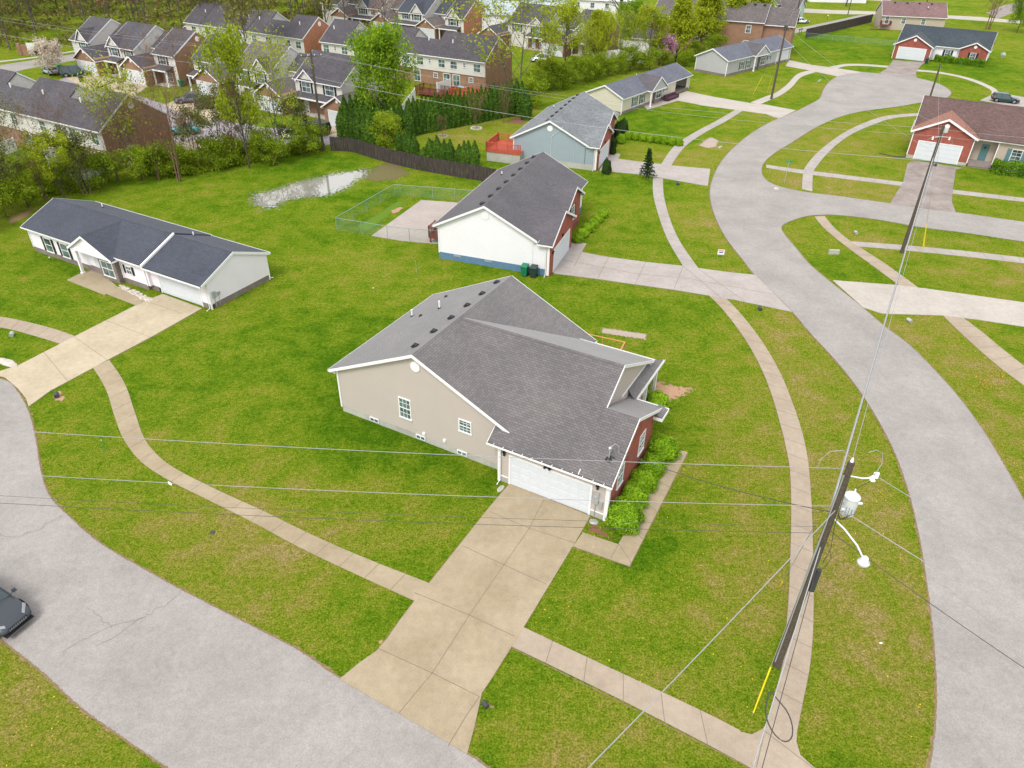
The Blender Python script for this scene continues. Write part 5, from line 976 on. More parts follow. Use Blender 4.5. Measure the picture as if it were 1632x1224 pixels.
bx, by = G(662, 152); deck((bx, by), -28, 6.0, 2.6, .6, 'deck_maroon', 'dark red patio deck left of the white divider'); bx, by = G(716, 156); deck((bx, by), -28, 6.2, 2.6, .6, 'deck_red', 'red patio deck right of the white divider')
x_, y_ = G(735, 144, .7); P = empty('picnic_table', x_, y_, .6, -28, 'pale blue table standing on the red patio deck', 'table'); B().box(-1, 1, -.5, .5, .68, .74).build('tabletop', 'picnic_blue', P)
for sx in (-.9, .9):
    for sy in (-.4, .4): B().box(sx - .04, sx + .04, sy - .04, sy + .04, 0, .68).build('leg', 'picnic_blue', P)
# brick sign wall
x_, y_ = G(60, 88); P = empty('entrance_sign', x_, y_, 0, 8, 'brick entrance wall with a pale sign panel in the top left', 'sign')
b = B().box(-3, 3, 0, .5, 0, 1.9).box(-3.4, -2.8, -.1, .6, 0, 2.2).box(2.8, 3.4, -.1, .6, 0, 2.2); b.build('wall', 'brick_town', P); B().box(-1.5, 1.5, -.08, 0, .9, 2.3).build('sign_panel', 'sign_panel', P); B().box(-.9, .9, -.05, 0, .1, .85).build('sign_base', 'dark_void', P)
# ---------------------------------------------------------------- vegetation
import numpy as np
def leafmesh(name, pts, size, m, parent, seed=0, flat=.0, jit=.45, lfv=None, nrm=None):
    rg = np.random.default_rng(seed); pts = np.asarray(pts, dtype=float); n = len(pts)
    a = rg.normal(size=(n, 3)); a /= np.linalg.norm(a, axis=1)[:, None]; b = rg.normal(size=(n, 3)); b -= (a * b).sum(1)[:, None] * a; b /= np.linalg.norm(b, axis=1)[:, None]
    if nrm is not None:
        nn = np.asarray(nrm) + rg.normal(0, .45, (n, 3)); nn /= np.linalg.norm(nn, axis=1)[:, None]; a = np.cross(nn, rg.normal(size=(n, 3))); a /= np.linalg.norm(a, axis=1)[:, None]; b = np.cross(nn, a)
    s = size * rg.uniform(1 - jit, 1 + jit, size=(n, 1)) * .5; v = np.empty((n, 4, 3)); v[:, 0] = pts - a * s * 1.3; v[:, 1] = pts - b * s * .75; v[:, 2] = pts + a * s * 1.3; v[:, 3] = pts + b * s * .75
    me = bpy.data.meshes.new(name); me.vertices.add(n * 4); me.vertices.foreach_set('co', v.reshape(-1)); me.loops.add(n * 4); me.loops.foreach_set('vertex_index', np.arange(n * 4)); me.polygons.add(n); me.polygons.foreach_set('loop_start', np.arange(n) * 4); me.polygons.foreach_set('loop_total', np.full(n, 4))
    me.update(calc_edges=True); me.materials.append(M[m]); at = me.attributes.new('lf', 'FLOAT', 'POINT'); at.data.foreach_set('value', np.repeat(rg.uniform(0, 1, n) if lfv is None else lfv, 4))
    o = bpy.data.objects.new(name, me); col.objects.link(o); o.parent = parent; return o
def grow(b, tips, rnd, p, d, ln, r, depth, maxd, nb, spread, up, minlen=.3, ns=4):
    pts = [p]; rs = [r]; q = Vector(p); dd = Vector(d)
    for i in range(ns):
        dd = (dd + Vector((rnd.gauss(0, .10), rnd.gauss(0, .10), rnd.gauss(0, .05) + up * .10))).normalized(); q = q + dd * ln / ns; pts.append(q.copy()); rs.append(max(.006, r * (1 - .8 * (i + 1) / ns)))
    b.tube(pts, rs, 5 if depth < 2 else 3, cap=False)
    if depth >= maxd:
        tips.extend([pts[-1], pts[-2], pts[len(pts) // 2]]); return
    if depth >= maxd - 1: tips.extend(pts[2:])
    for k in range(nb):
        f = rnd.uniform(.3 if depth else .25, 1); i = min(ns - 1, int(f * ns)); base = pts[i].lerp(pts[i + 1], f * ns - i)
        ang = rnd.uniform(0, 6.283); side = Vector((math.cos(ang), math.sin(ang), 0)); side = (side - dd * side.dot(dd)).normalized() if abs(side.dot(dd)) < .98 else side
        nd = (dd * (1 - spread) + side * spread + Vector((0, 0, up * .35))).normalized(); grow(b, tips, rnd, base, nd, max(minlen, ln * (1 - .45 * f) * rnd.uniform(.45, .72)), r * .42, depth + 1, maxd, nb, spread, up, minlen, 3)
def tree_proto(kind, seed, h, width, leaf, bark, nleaf, ls, trunk_frac=.25, nlimb=12, spread=.55, up=.6, maxd=3, nb=4, multi=1, shape='oval', jitter=.35, tr=.16, tname='trunk'):
    rnd = random.Random(seed); root = empty('tree', 0, 0); b = B(); tips = []
    for t in range(multi):
        ox, oy = (0, 0) if multi == 1 else (rnd.uniform(-.5, .5), rnd.uniform(-.5, .5)); pts = [Vector((ox, oy, -.1))]; q = pts[0].copy(); lean = Vector((rnd.gauss(0, .03), rnd.gauss(0, .03), 0)) + (Vector((ox, oy, 0)) * .25 if multi > 1 else Vector((0, 0, 0)))
        n = 8; hh = h * (.92 if multi == 1 else rnd.uniform(.7, .95))
        for i in range(n): q = q + Vector((rnd.gauss(0, .02) * h / n + lean.x * h / n, rnd.gauss(0, .02) * h / n + lean.y * h / n, hh / n)); pts.append(q.copy())
        rs = [tr * h / 10 * (1 - .93 * i / n) / (1 if multi == 1 else 1.5) for i in range(n + 1)]; b.tube(pts, rs, 7, cap=False); tips += pts[-2:]
        for k in range(nlimb // multi + 1):
            f = trunk_frac + (1 - trunk_frac) * ((k + rnd.random() * .8) / (nlimb // multi + 1)); f = min(f, .96); i = min(n - 1, int(f * n)); base = pts[i].lerp(pts[i + 1], f * n - i); ang = k * 2.4 + rnd.uniform(-.4, .4)
            g = (f - trunk_frac) / (1 - trunk_frac)
            prof = {'oval': math.sin(math.pi * min(1, .22 + .72 * g)) ** .7, 'cone': 1.05 - .85 * g, 'vase': .5 + .5 * g if g < .7 else 1.2 - .6 * g}[shape]
            d = Vector((math.cos(ang) * spread * 1.3, math.sin(ang) * spread * 1.3, up + .4 * g)).normalized(); grow(b, tips, rnd, base, d, max(.5, width * .5 * prof / max(.35, math.hypot(d.x, d.y))), rs[i] * .5, 1, maxd, nb, spread, up * .5)
    b.build(tname, bark, root, uv=False, fix=False, smooth=True)
    if nleaf:
        rg = np.random.default_rng(seed); T = np.array([tuple(t) for t in tips]); idx = rg.integers(0, len(T), nleaf); pts = T[idx] + rg.normal(0, jitter, (nleaf, 3)) * (h / 10); leafmesh('crown', pts, ls, leaf, root, seed)
    return root
def hide_proto(o):   # prototypes are used as the first instance, never left over
    return o
PROTO = {}; USED = {}
def proto(key):
    if key not in PROTO:
        k, i = key[:-1], int(key[-1])
        PROTO[key] = {
            'pear': lambda: tree_proto('pear', 10 + i, 10, 5.0, 'leaf_yellow', 'bark', 13000, .25, .04, 32, .5, .8, 3, 4, shape='cone', jitter=.34),
            'green': lambda: tree_proto('green', 20 + i, 10, 9.5, 'leaf_bright', 'bark', 17000, .27, .12, 26, .6, .6, 3, 5, shape='oval', jitter=.45),
            'upright': lambda: tree_proto('upright', 30 + i, 10, 5.6, 'leaf_yellow', 'bark', 5000, .24, .18, 20, .45, .85, 3, 4, shape='oval', jitter=.30),
            'airy': lambda: tree_proto('airy', 40 + i, 10, 7.5, 'leaf_yellow', 'bark_grey', 2900, .20, .2, 20, .5, .8, 3, 5, multi=2, shape='oval', jitter=.32),
            'bare': lambda: tree_proto('bare', 50 + i, 10, 6.5, 'leaf_rust', 'bark_brown', 350, .14, .15, 22, .5, .8, 4, 4, multi=3, shape='vase', jitter=.2, tr=.11),
            'baredark': lambda: tree_proto('baredark', 60 + i, 10, 8.5, 'leaf_rust', 'bark', 0, .14, .2, 20, .6, .6, 4, 4, shape='oval', tr=.26),
            'wood': lambda: tree_proto('wood', 70 + i, 12, 6.5, 'leaf_wood', 'bark_grey', 2600, .34, .3, 18, .5, .8, 3, 4, shape='oval', jitter=.4, tr=.14),
            'woodbare': lambda: tree_proto('woodbare', 80 + i, 12, 6, 'leaf_rust', 'bark_grey', 900, .30, .3, 18, .45, .9, 4, 3, shape='oval', jitter=.3, tr=.14),
            'under': lambda: tree_proto('under', 90 + i, 6, 5.5, 'leaf_under', 'bark', 3600, .26, .05, 16, .6, .6, 3, 4, multi=3, shape='oval', jitter=.75),
            'sprig': lambda: tree_proto('sprig', 100 + i, 7, 4.5, 'leaf_olive', 'bark_grey', 2600, .2, .1, 14, .5, .8, 3, 4, multi=3, shape='oval', jitter=.45),
            'white': lambda: tree_proto('white', 110 + i, 5.5, 5.2, 'blossom_white', 'bark', 5200, .24, .2, 18, .6, .6, 3, 4, shape='oval', jitter=.5),
            'pink': lambda: tree_proto('pink', 120 + i, 5, 4.6, 'blossom_pink', 'bark', 4200, .2, .2, 16, .6, .6, 3, 4, shape='oval', jitter=.5),
            'twig': lambda: tree_proto('twig', 130 + i, 3.2, 2.2, 'leaf_rust', 'bark_brown', 260, .08, .15, 14, .5, .7, 3, 4, shape='oval', jitter=.3, tr=.10),
            'bigaster': lambda: tree_proto('bigaster', 140 + i, 11, 8, 'leaf_olive', 'bark_grey', 1900, .18, .2, 22, .55, .7, 4, 4, multi=2, shape='oval', jitter=.4, tr=.16),
        }[k]()
    return PROTO[key]
def put(key, px, py, h, name, label, cat='tree', group=None, rot=None, z=0, base=10, sx=1.0, xy=None):
    P = proto(key)
    if key not in USED: o = P; USED[key] = 1
    else: o = copy_tree(P)
    x, y = xy or G(px, py); o.location = (x, y, z); rnd = random.Random(int(px * 7 + py)); o.rotation_euler = (0, 0, rnd.uniform(0, 6.28)) ; s = h / base; o.scale = (s * sx, s * sx, s); o.name = name
    for k in kids(o) if False else []: pass
    o['label'] = label; o['category'] = cat
    if group: o['group'] = group
    elif 'group' in o: del o['group']
    return o
put('green0', 612, 206, 10.6, 'broadleaf_tree', 'broad bright green tree in full leaf beside the arborvitae cluster', sx=.78)
put('upright0', 398, 268, 12.5, 'young_tree', 'narrow bright yellow green tree before the court, left of the wood pole', sx=.62)
put('airy0', 452, 250, 10.5, 'multi_stem_tree', 'airy multi stemmed olive green tree just left of the wood pole', sx=.8)
put('bare0', 284, 291, 13.5, 'bare_tree', 'bare brown multi stemmed tree in front of the brown brick end wall', sx=.9)
put('airy1', 214, 272, 9.5, 'sapling_tree', 'thin yellow green tree against the brown brick end wall', sx=.85)
for i, (x, y, h) in enumerate(((250, 287, 9.5), (312, 272, 8.5), (186, 290, 8.0), (372, 262, 8.5), (140, 300, 8.5), (70, 318, 8.5))): put('bare%d' % (i % 2), x, y, h, 'bare_tree', 'leafless brown tree in the tree line behind the wet lawn, %s of its group' % ordn(i), 'tree', 'leafless trees in the tree line', sx=.85)
for i, (x, y, h) in enumerate(((872, 142, 8.5), (932, 126, 8.0), (962, 118, 8.5), (1012, 108, 7.5), (1045, 104, 7.0))): put(('airy%d' if i % 2 else 'upright%d') % (i % 2), x, y, h, 'young_tree', 'thin yellow green tree rising from the bright shrubs, %s of five' % ordn(i), 'tree', 'thin trees among the bright shrubs', sx=.62)
put('sprig0', 345, 236, 6.5, 'small_tree', 'small twiggy tree with purple tinge at the edge of the court', base=7)
put('bigaster0', 30, 300, 9.5, 'grey_tree', 'grey budding tree at the left edge before the townhouse row', base=11)
put('bigaster1', -28, 352, 10.5, 'grey_tree', 'budding tree cut off by the left edge of the picture', base=11)
put('upright1', 104, 318, 5.6, 'young_tree', 'yellow green tree behind the white ranch house, left of the vinyl fence', sx=1.1)
put('airy0', 822, 158, 14.5, 'airy_tree', 'tall airy yellow green tree hiding the end of the long townhouse row', sx=1.15)
put('upright0', 900, 118, 10.0, 'young_tree', 'slim yellow green tree left of the white vinyl fence')
put('pear1', 948, 106, 9.5, 'yellow_tree', 'yellow green tree in front of the last townhouse brick end')
put('green0', 1003, 72, 7.0, 'yellow_tree', 'round yellow tree between the townhouse end and the garden shed', sx=.8)
put('airy1', 988, 112, 8.5, 'sapling_tree', 'thin sapling before the nearer white vinyl fence')
put('upright1', 1031, 105, 8.5, 'young_tree', 'narrow pale green tree left of the purple blossom tree')
for i, (x, y, h, lb) in enumerate(((1076, 101, 13.0, 'first pear tree right of the purple blossom tree'), (1120, 84, 14.5, 'pear tree at the left end of the grey ranch house roof'), (1160, 76, 13.5, 'greyish pear tree before the apartment building'), (1201, 70, 14.0, 'pear tree between the apartments and the mint house'))):
    put('pear%d' % (i % 3), x, y, h * .92, 'pear_tree', lb, 'tree', 'conical pear trees behind the grey ranch house', sx=.9)
put('pink0', 1056, 104, 4.6, 'blossom_tree', 'small purple pink blossom tree behind the cream ranch house', base=5)
put('white0', 86, 122, 4.6, 'blossom_tree', 'cream white blossom tree beside the top left garages', base=5.5)
put('baredark0', 985, 42, 16, 'bare_tree', 'big dark bare tree at the top beside the grey shed', sx=1.1)
put('baredark1', 1278, 23, 13, 'bare_tree', 'bare tree right of the mint green house'); put('bare1', 1577, 47, 15, 'bare_tree', 'bare multi stemmed tree behind the brick house with the pine roof', sx=1.3)
put('green1', 1620, 52, 7.5, 'evergreen_tree', 'dense dark tree on the lawn at the top right edge', sx=.7)
put('baredark0', 1348, 10, 9, 'bare_tree', 'small bare tree before the far white house'); put('baredark1', 1425, -8, 12, 'bare_tree', 'dark tree behind the tan house')
put('upright0', 1600, -30, 12, 'tree', 'tree at the far top right lawn edge'); put('wood0', 1180, -22, 10, 'tree', 'tree behind the apartment building', base=12)
put('airy1', 745, 58, 12, 'yellow_tree', 'yellow tree showing over the long townhouse row ridge', sx=.8)
# far rows of trees past the top edge
for i, (x, y) in enumerate(((640, -36), (700, -44), (760, -40), (830, -46), (1010, -28), (1060, -40), (1120, -44))): put('wood%d' % (i % 3), x, y, 14, 'woodland_tree', 'far budding tree along the top edge, %s from the left' % ordn(i), 'tree', 'far trees along the top edge', base=12)
# woodland top left
rnd = random.Random(3); W_ = []; tries = 0
wpolyw = [G(-90, 118), G(50, 70), fr((-58.6, 131.6), -30, -36, 17), fr((-58.6, 131.6), -30, 8, 16.5), fr(p, -30.75, -33, 15), fr(p, -30.75, 6, 15), (-20, 190), (-12, 240), (-20, 300), (-120, 330), (-215, 260), (-190, 185)]
wx0, wx1, wy0, wy1 = min(q[0] for q in wpolyw), max(q[0] for q in wpolyw), min(q[1] for q in wpolyw), max(q[1] for q in wpolyw)
while len(W_) < 150 and tries < 9000:
    tries += 1; x, y = rnd.uniform(wx0, wx1), rnd.uniform(wy0, wy1)
    if not inside(x, y, wpolyw) or (y > 235 and rnd.random() < .6): continue
    if any(math.dist((x, y), q) < 5.0 for q in W_): continue
    W_.append((x, y))
W_.sort(key=lambda q: q[0] / q[1])
for i, (x, y) in enumerate(W_):
    k = ['wood0', 'woodbare0', 'wood1', 'woodbare1', 'wood2'][rnd.randrange(5)]
    put(k, x, y, rnd.uniform(12, 17), 'woodland_tree', '%s tree of the top left woodland, %s from the left' % ('greening' if k[4] != 'b' else 'bare', ordn(i)), 'tree', 'trees of the woodland in the top left corner', base=12, xy=(x, y))
# undergrowth masses along the tree line
SH = [(-40, 372), (10, 345), (45, 330), (80, 318), (5, 318), (60, 296), (110, 308), (135, 300), (30, 290), (160, 298), (175, 290), (200, 286), (225, 288), (-15, 310), (255, 296), (270, 280), (300, 278), (325, 268), (345, 270), (372, 262), (420, 258), (440, 262), (470, 258), (487, 248), (500, 240), (245, 278), (410, 246), (130, 282)]
SH.sort(); SH = [q for k, q in enumerate(SH) if k % 3 != 1]
for i, (x, y) in enumerate(SH):
    k = 'under%d' % (i % 3); put(k, x, y, 2.7 + .5 * (i % 2) if x > 150 else 2.9, 'wild_shrub', 'leafy wild shrub of the tree line behind the wet lawn, %s from the left' % ordn(i), 'shrub', 'wild shrubs along the tree line', base=6, sx=1.15)
for i, (x, y) in enumerate([(140, 310), (-5, 335), (330, 262), (385, 250), (472, 244), (20, 330)]):
    put('sprig%d' % (i % 2), x, y, 6.0, 'budding_sapling', 'olive budding sapling in the tree line, %s of its group' % ordn(i), 'sapling', 'budding saplings in the tree line', base=7)
SH2 = [(846, 150), (862, 146), (880, 143), (897, 142), (868, 132), (915, 134), (934, 130), (950, 126), (890, 128), (968, 122), (985, 118), (1002, 113), (1018, 110), (1035, 112), (1050, 104), (930, 118), (1092, 106), (1108, 98), (1140, 92), (838, 166), (850, 172)]
SH2.sort()
for i, (x, y) in enumerate(SH2):
    k = 'under%d' % ((i + 1) % 3); put(k, x, y, 2.7 + (i % 3) * .5, 'wild_shrub', 'bright shrub behind the blue and cream houses, %s from the left' % ordn(i), 'shrub', 'bright shrubs behind the blue and cream houses', base=6, sx=1.1)
# round foundation bushes: shaped leaf shells with a dark core
def bush_proto(seed, n, ls, m, squash=(1, 1, .85), lump=.16, box=False):
    rg = np.random.default_rng(seed); root = empty('bush', 0, 0)
    d = rg.normal(size=(n, 3)); d /= np.linalg.norm(d, axis=1)[:, None]; d = d[d[:, 2] > -.55]; f = 1 + lump * (np.sin(d[:, 0] * 5 + seed) * np.cos(d[:, 1] * 5.5) + .6 * np.sin(d[:, 2] * 7 + d[:, 0] * 4))
    r = f * rg.uniform(.86, 1.04, len(d)) ; pts = d * r[:, None] * np.array(squash) + np.array([0, 0, squash[2] * .62]); k_ = pts[:, 2] > 0.02; leafmesh('foliage', pts[k_], ls, m, root, seed, nrm=d[k_])
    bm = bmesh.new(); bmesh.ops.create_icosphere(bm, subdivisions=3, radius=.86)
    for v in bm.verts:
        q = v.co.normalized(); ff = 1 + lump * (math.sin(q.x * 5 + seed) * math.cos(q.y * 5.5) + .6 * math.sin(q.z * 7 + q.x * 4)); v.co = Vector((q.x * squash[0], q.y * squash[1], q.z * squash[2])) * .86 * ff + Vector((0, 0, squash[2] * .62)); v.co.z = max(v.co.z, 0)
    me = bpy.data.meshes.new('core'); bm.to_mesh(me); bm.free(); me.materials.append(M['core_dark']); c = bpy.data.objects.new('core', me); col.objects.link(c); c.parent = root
    return root
BP = {k: None for k in ('a', 'b', 'c')}
def bush(key, x, y, r, name, label, group=None, h=None, cat='bush', n=9000, ls=.075, m='leaf_shrub'):
    if BP.get(key) is None: BP[key] = bush_proto(hash(key) % 7 if False else sum(map(ord, key)) % 11, n, ls, m); o = BP[key]
    else: o = copy_tree(BP[key])
    o.location = (x, y, 0); o.scale = (r, r, h if h else r); o.rotation_euler = (0, 0, random.Random(int(x * 10)).uniform(0, 6)); o.name = name; o['label'] = label; o['category'] = cat
    if group: o['group'] = group
    return o
def wl(P, x, y): return wp(P, x, y)[:2]
mb_ = [(20.3, -.45, 1.0), (20.22, 1.4, .82), (20.2, 3.0, .80), (20.2, 4.5, .80), (20.25, 6.25, 1.0)]
lbl = ['round green bush at the driveway end of the row, the largest', 'second round bush of the row from the driveway', 'middle round bush of the row by the brick wall', 'round bush fourth from the driveway end', 'large round bush at the far end of the row by the walk']
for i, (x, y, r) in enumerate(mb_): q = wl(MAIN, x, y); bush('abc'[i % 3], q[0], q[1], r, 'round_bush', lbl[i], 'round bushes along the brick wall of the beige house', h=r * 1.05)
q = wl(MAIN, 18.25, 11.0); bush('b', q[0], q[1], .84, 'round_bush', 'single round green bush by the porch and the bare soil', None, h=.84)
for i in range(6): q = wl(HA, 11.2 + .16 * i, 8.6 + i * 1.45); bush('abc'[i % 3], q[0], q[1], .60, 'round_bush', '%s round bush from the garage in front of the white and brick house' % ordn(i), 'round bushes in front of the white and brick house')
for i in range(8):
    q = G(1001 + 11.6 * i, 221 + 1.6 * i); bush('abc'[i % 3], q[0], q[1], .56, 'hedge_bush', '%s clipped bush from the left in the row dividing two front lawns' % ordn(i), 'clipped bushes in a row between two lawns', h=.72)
for i, (px_, py_, r, h, m_) in enumerate(((966, 277, .55, 1.3, 'd'), (975, 234, .6, 1.0, 'd'), (983, 222, .6, 1.6, 'd'), (989, 228, .7, .9, 'b'), (991, 214, .8, 1.5, 'd'), (976, 246, .4, .9, 'd'))):
    q = G(px_, py_); bush(m_, q[0], q[1], r, 'shrub', 'dark rounded shrub by the blue house front, %s of six counted from the driveway' % ordn(i), 'shrubs by the front of the blue house', h=h, m='leaf_dark')
def hedge(P, x0, x1, y0, y1, h, label, n=9000, ls=.16):
    x, y, _ = wp(P, (x0 + x1) / 2, (y0 + y1) / 2); o = empty('hedge', x, y, 0, math.degrees(P.rotation_euler.z), label, 'hedge'); rg = np.random.default_rng(3); a, b_ = (x1 - x0) / 2, (y1 - y0) / 2
    p = np.stack([rg.uniform(-a, a, n), rg.uniform(-b_, b_, n), rg.uniform(.1, h, n)], 1); f = rg.integers(0, 5, n)
    for i, (ax_, v) in enumerate(((0, -a), (0, a), (1, -b_), (1, b_), (2, h))): p[f == i, ax_] = v
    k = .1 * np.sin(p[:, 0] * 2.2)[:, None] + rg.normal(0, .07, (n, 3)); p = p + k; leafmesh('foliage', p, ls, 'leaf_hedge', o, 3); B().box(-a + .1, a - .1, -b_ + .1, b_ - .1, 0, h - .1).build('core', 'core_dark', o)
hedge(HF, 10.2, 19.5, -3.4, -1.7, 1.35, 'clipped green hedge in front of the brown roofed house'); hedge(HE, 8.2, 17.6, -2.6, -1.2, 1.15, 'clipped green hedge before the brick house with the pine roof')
# arborvitae
def arbor_proto(seed, fat=.62):
    rg = np.random.default_rng(seed); root = empty('arborvitae', 0, 0); n = 1700; z = rg.uniform(0, 1, n) ** .9; prof = np.sin(np.pi * (z * .62 + .30)) ** .8; prof = np.where(z > .45, prof * (1 - ((z - .45) / .55) ** 2.2 * .85), prof)
    a = rg.uniform(0, 6.283, n); r = fat * prof * rg.uniform(.86, 1.08, n) * (1 + .08 * np.sin(a * 5 + z * 9)); leafmesh('foliage', np.stack([r * np.cos(a), r * np.sin(a), z * 4 + .05], 1), .2, 'leaf_arbor', root, seed, nrm=np.stack([np.cos(a), np.sin(a), .55 + 0 * a], 1))
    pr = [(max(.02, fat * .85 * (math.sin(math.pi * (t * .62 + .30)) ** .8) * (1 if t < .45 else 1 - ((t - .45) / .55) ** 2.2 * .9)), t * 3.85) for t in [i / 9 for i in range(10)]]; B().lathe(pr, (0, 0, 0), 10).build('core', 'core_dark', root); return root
AP = [arbor_proto(1), arbor_proto(2, .68), arbor_proto(5, .56)]; au = [0, 0, 0]
def arbor(px_, py_, h, label, group, s=1.0):
    i = int(px_) % 3
    if not au[i]: o = AP[i]; au[i] = 1
    else: o = copy_tree(AP[i])
    x, y = G(px_, py_); o.location = (x, y, 0); o.scale = (s, s, h / 4); o.name = 'arborvitae'; o.rotation_euler = (0, 0, px_); o['label'] = label; o['category'] = 'shrub'; o['group'] = group
fr_ = [(547, 221), (556, 223), (565, 224), (574, 226), (584, 229), (591, 231), (600, 232)]
for i, q in enumerate(fr_): arbor(*q, 4.2, 'front row arborvitae at the left end of the plank fence, %s from the left' % ordn(i), 'front arborvitae at the left end of the plank fence', 1.1)
for i, q in enumerate([(553, 209), (563, 208), (572, 208), (580, 209), (588, 211), (597, 213), (606, 215), (617, 212), (628, 216), (640, 217), (652, 219)]): arbor(*q, 4.8, 'back row arborvitae under the bright green tree, %s from the left' % ordn(i), 'back arborvitae under the bright green tree', 1.1)
lx = np.linspace(0, 1, 24)
for i, t in enumerate(lx):
    x = 655 + t * 152 ; y = 216 - t * 30; arbor(x, y, 4.9 + .3 * math.sin(i * 2.3), 'tall hedge row arborvitae behind the mown yard, %s from the left' % ordn(i), 'tall arborvitae hedge row behind the mown yard', .98)
for i, (x, y, h) in enumerate(((814, 184, 5.2), (823, 183, 5.2), (831, 185, 5.0), (838, 190, 4.4))): arbor(x, y, h, 'arborvitae at the right end of the tall hedge, %s toward the blue house' % ordn(i), 'arborvitae closing the right end of the tall hedge', 1.3)
for i, (x, y, h) in enumerate([(638, 244, 3.0), (649, 246, 3.2), (654, 247, 2.6), (661.5, 249, 2.8), (676, 252, 1.4), (685.5, 253, 2.6), (690, 254, 2.4), (697.5, 255, 3.1), (709, 258, 2.8), (718, 259, 2.9), (732.5, 262, 2.5), (740.5, 263, 3.0), (747, 264, 3.1), (757, 265.5, 3.2)]): arbor(x, y, h, 'small arborvitae just behind the plank fence, %s from the left' % ordn(i), 'small arborvitae spaced along the plank fence', .9)
for i, (x, y, h, lb) in enumerate(((617, 236, 3.6, 'loose green shrub at the bend of the plank fence'), (628, 226, 3.0, 'rusty brown shrub between the arborvitae groups'),)): put('under%d' % i, x, y, h, 'shrub', lb, 'shrub', base=6, sx=1.0)
put('twig0', 705, 218, 2.4, 'sapling', 'leafless sapling in a stone ring in the mown yard', base=3.2); put('twig1', 759, 205, 4.2, 'sapling', 'taller leafless tree in a stone ring in the mown yard', base=3.2); put('bare1', 803, 196, 6.0, 'sapling', 'rust coloured shrub tree on the red mulch bed', sx=.8)
for (x, y), lb in (((705, 218), 'pink stone ring round the leafless sapling'), ((759, 205), 'grey stone ring round the taller leafless tree')):
    gx, gy = G(x, y); b = B()
    for i in range(16): a = i * 6.283 / 16; b.box(gx + .75 * math.cos(a) - .13, gx + .75 * math.cos(a) + .13, gy + .75 * math.sin(a) - .13, gy + .75 * math.sin(a) + .13, 0, .16)
    tag(b.build('stone_ring', 'rock_pale' if x > 720 else 'concrete_pink', None), lb, 'planting ring')
# small spruce on the front lawn
def spruce():
    x, y = G(1030, 284); o = empty('spruce_tree', x, y, 0, 0, 'small dark spruce on the lawn before the blue house', 'tree'); rg = np.random.default_rng(4); b = B(); b.tube([(0, 0, 0), (0, 0, 3.6)], [.08, .01], 6); pts = []
    for k in range(70):
        z = .4 + 3.1 * k / 70; ln = 1.25 * (1 - z / 3.9) * rg.uniform(.8, 1.1); a = k * 2.4; e = (ln * math.cos(a), ln * math.sin(a), z - .15 * ln + .12); b.tube([(0, 0, z), e], [.02, .006], 3)
        for t in np.linspace(.15, 1, 26): pts.append((e[0] * t + rg.normal(0, .05), e[1] * t + rg.normal(0, .05), z + (e[2] - z) * t + rg.normal(0, .05)))
    b.build('trunk', 'bark', o, uv=False); leafmesh('needles', pts, .16, 'leaf_dark', o, 4)
spruce()
# scrub under the wood and long grass
def scatter_stuff(name, poly, n, size, m, label, zmax=.8, seed=1):
    rg = random.Random(seed); pts = []; xs = [p[0] for p in poly]; ys = [p[1] for p in poly]
    while len(pts) < n:
        x, y = rg.uniform(min(xs), max(xs)), rg.uniform(min(ys), max(ys))
        if inside(x, y, poly) and (math.sin(x * .31) + math.sin(y * .27 + 1) + rg.uniform(-1.2, 1.2)) > -.1: pts.append((x, y, rg.uniform(0, zmax) * abs(math.sin(x * .5) * math.cos(y * .43)) + .05))
    o = leafmesh(name, pts, size, m, None, seed); tag(o, label, kind='stuff', cat='undergrowth'); return o
scatter_stuff('undergrowth', wpolyw, 36000, .7, 'leaf_wood', 'mixed brown and green undergrowth of the top left woodland', 3.0)
scatter_stuff('undergrowth', gp([(-60, 400), (-60, 330), (0, 320), (200, 300), (430, 255), (520, 238), (515, 228), (420, 238), (300, 262), (180, 268), (60, 280), (-60, 290)]), 30000, .26, 'leaf_under', 'low weeds and brush along the tree line', 1.6, 2)
# ---------------------------------------------------------------- utility poles
def pole(name, x, y, h, r0, r1, label, lean=(0, 0)):
    o = empty(name, x, y, 0, 0, label, 'pole'); B().tube([(0, 0, -.2), (lean[0] * .5, lean[1] * .5, h / 2), (lean[0], lean[1], h)], [r0, (r0 + r1) / 2, r1], 12).build('post', 'pole_wood', o, smooth=False); return o
def insulator(P, x, y, z, ln=.16, ax_='x'): return B().lathe([(.03, 0), (.06, .02), (.035, .04), (.06, .07), (.035, .09), (.055, .12), (.02, ln)], (x, y, z), 10, ax_).build('insulator', 'porcelain', P)
PX, PY = 12.388, 20.171
P0 = pole('utility_pole', PX, PY, 12.19, .19, .125, 'tall wooden utility pole with transformer and street lamp beside the long sidewalk')
insulator(P0, 0, 0, 12.2, .2, 'z')
B().tube([(.05, 0, 11.55), (.55, -.08, 11.5), (.85, -.08, 11.52)], .03).build('bracket', 'metal_white', P0)
q = B(); q.lathe([(.03, 0), (.09, .03), (.05, .06), (.09, .1), (.05, .14), (.09, .18), (.04, .24)], (.92, -.1, 11.40), 10).lathe([(.03, 0), (.08, .03), (.04, .06), (.08, .1), (.04, .16)], (1.08, -.02, 11.48), 10).box(.84, 1.0, -.2, .02, 11.44, 11.5).box(1.02, 1.2, .02, .1, 11.5, 11.66); q.build('cutout_switch', 'porcelain', P0)
T_ = B(); T_.lathe([(.0, 0), (.25, .0), (.28, .05), (.28, .82), (.30, .84), (.30, .88), (.20, .96), (.06, .99)], (.58, .12, 9.55), 20); tr = T_.build('transformer', 'metal_white', P0, smooth=False)
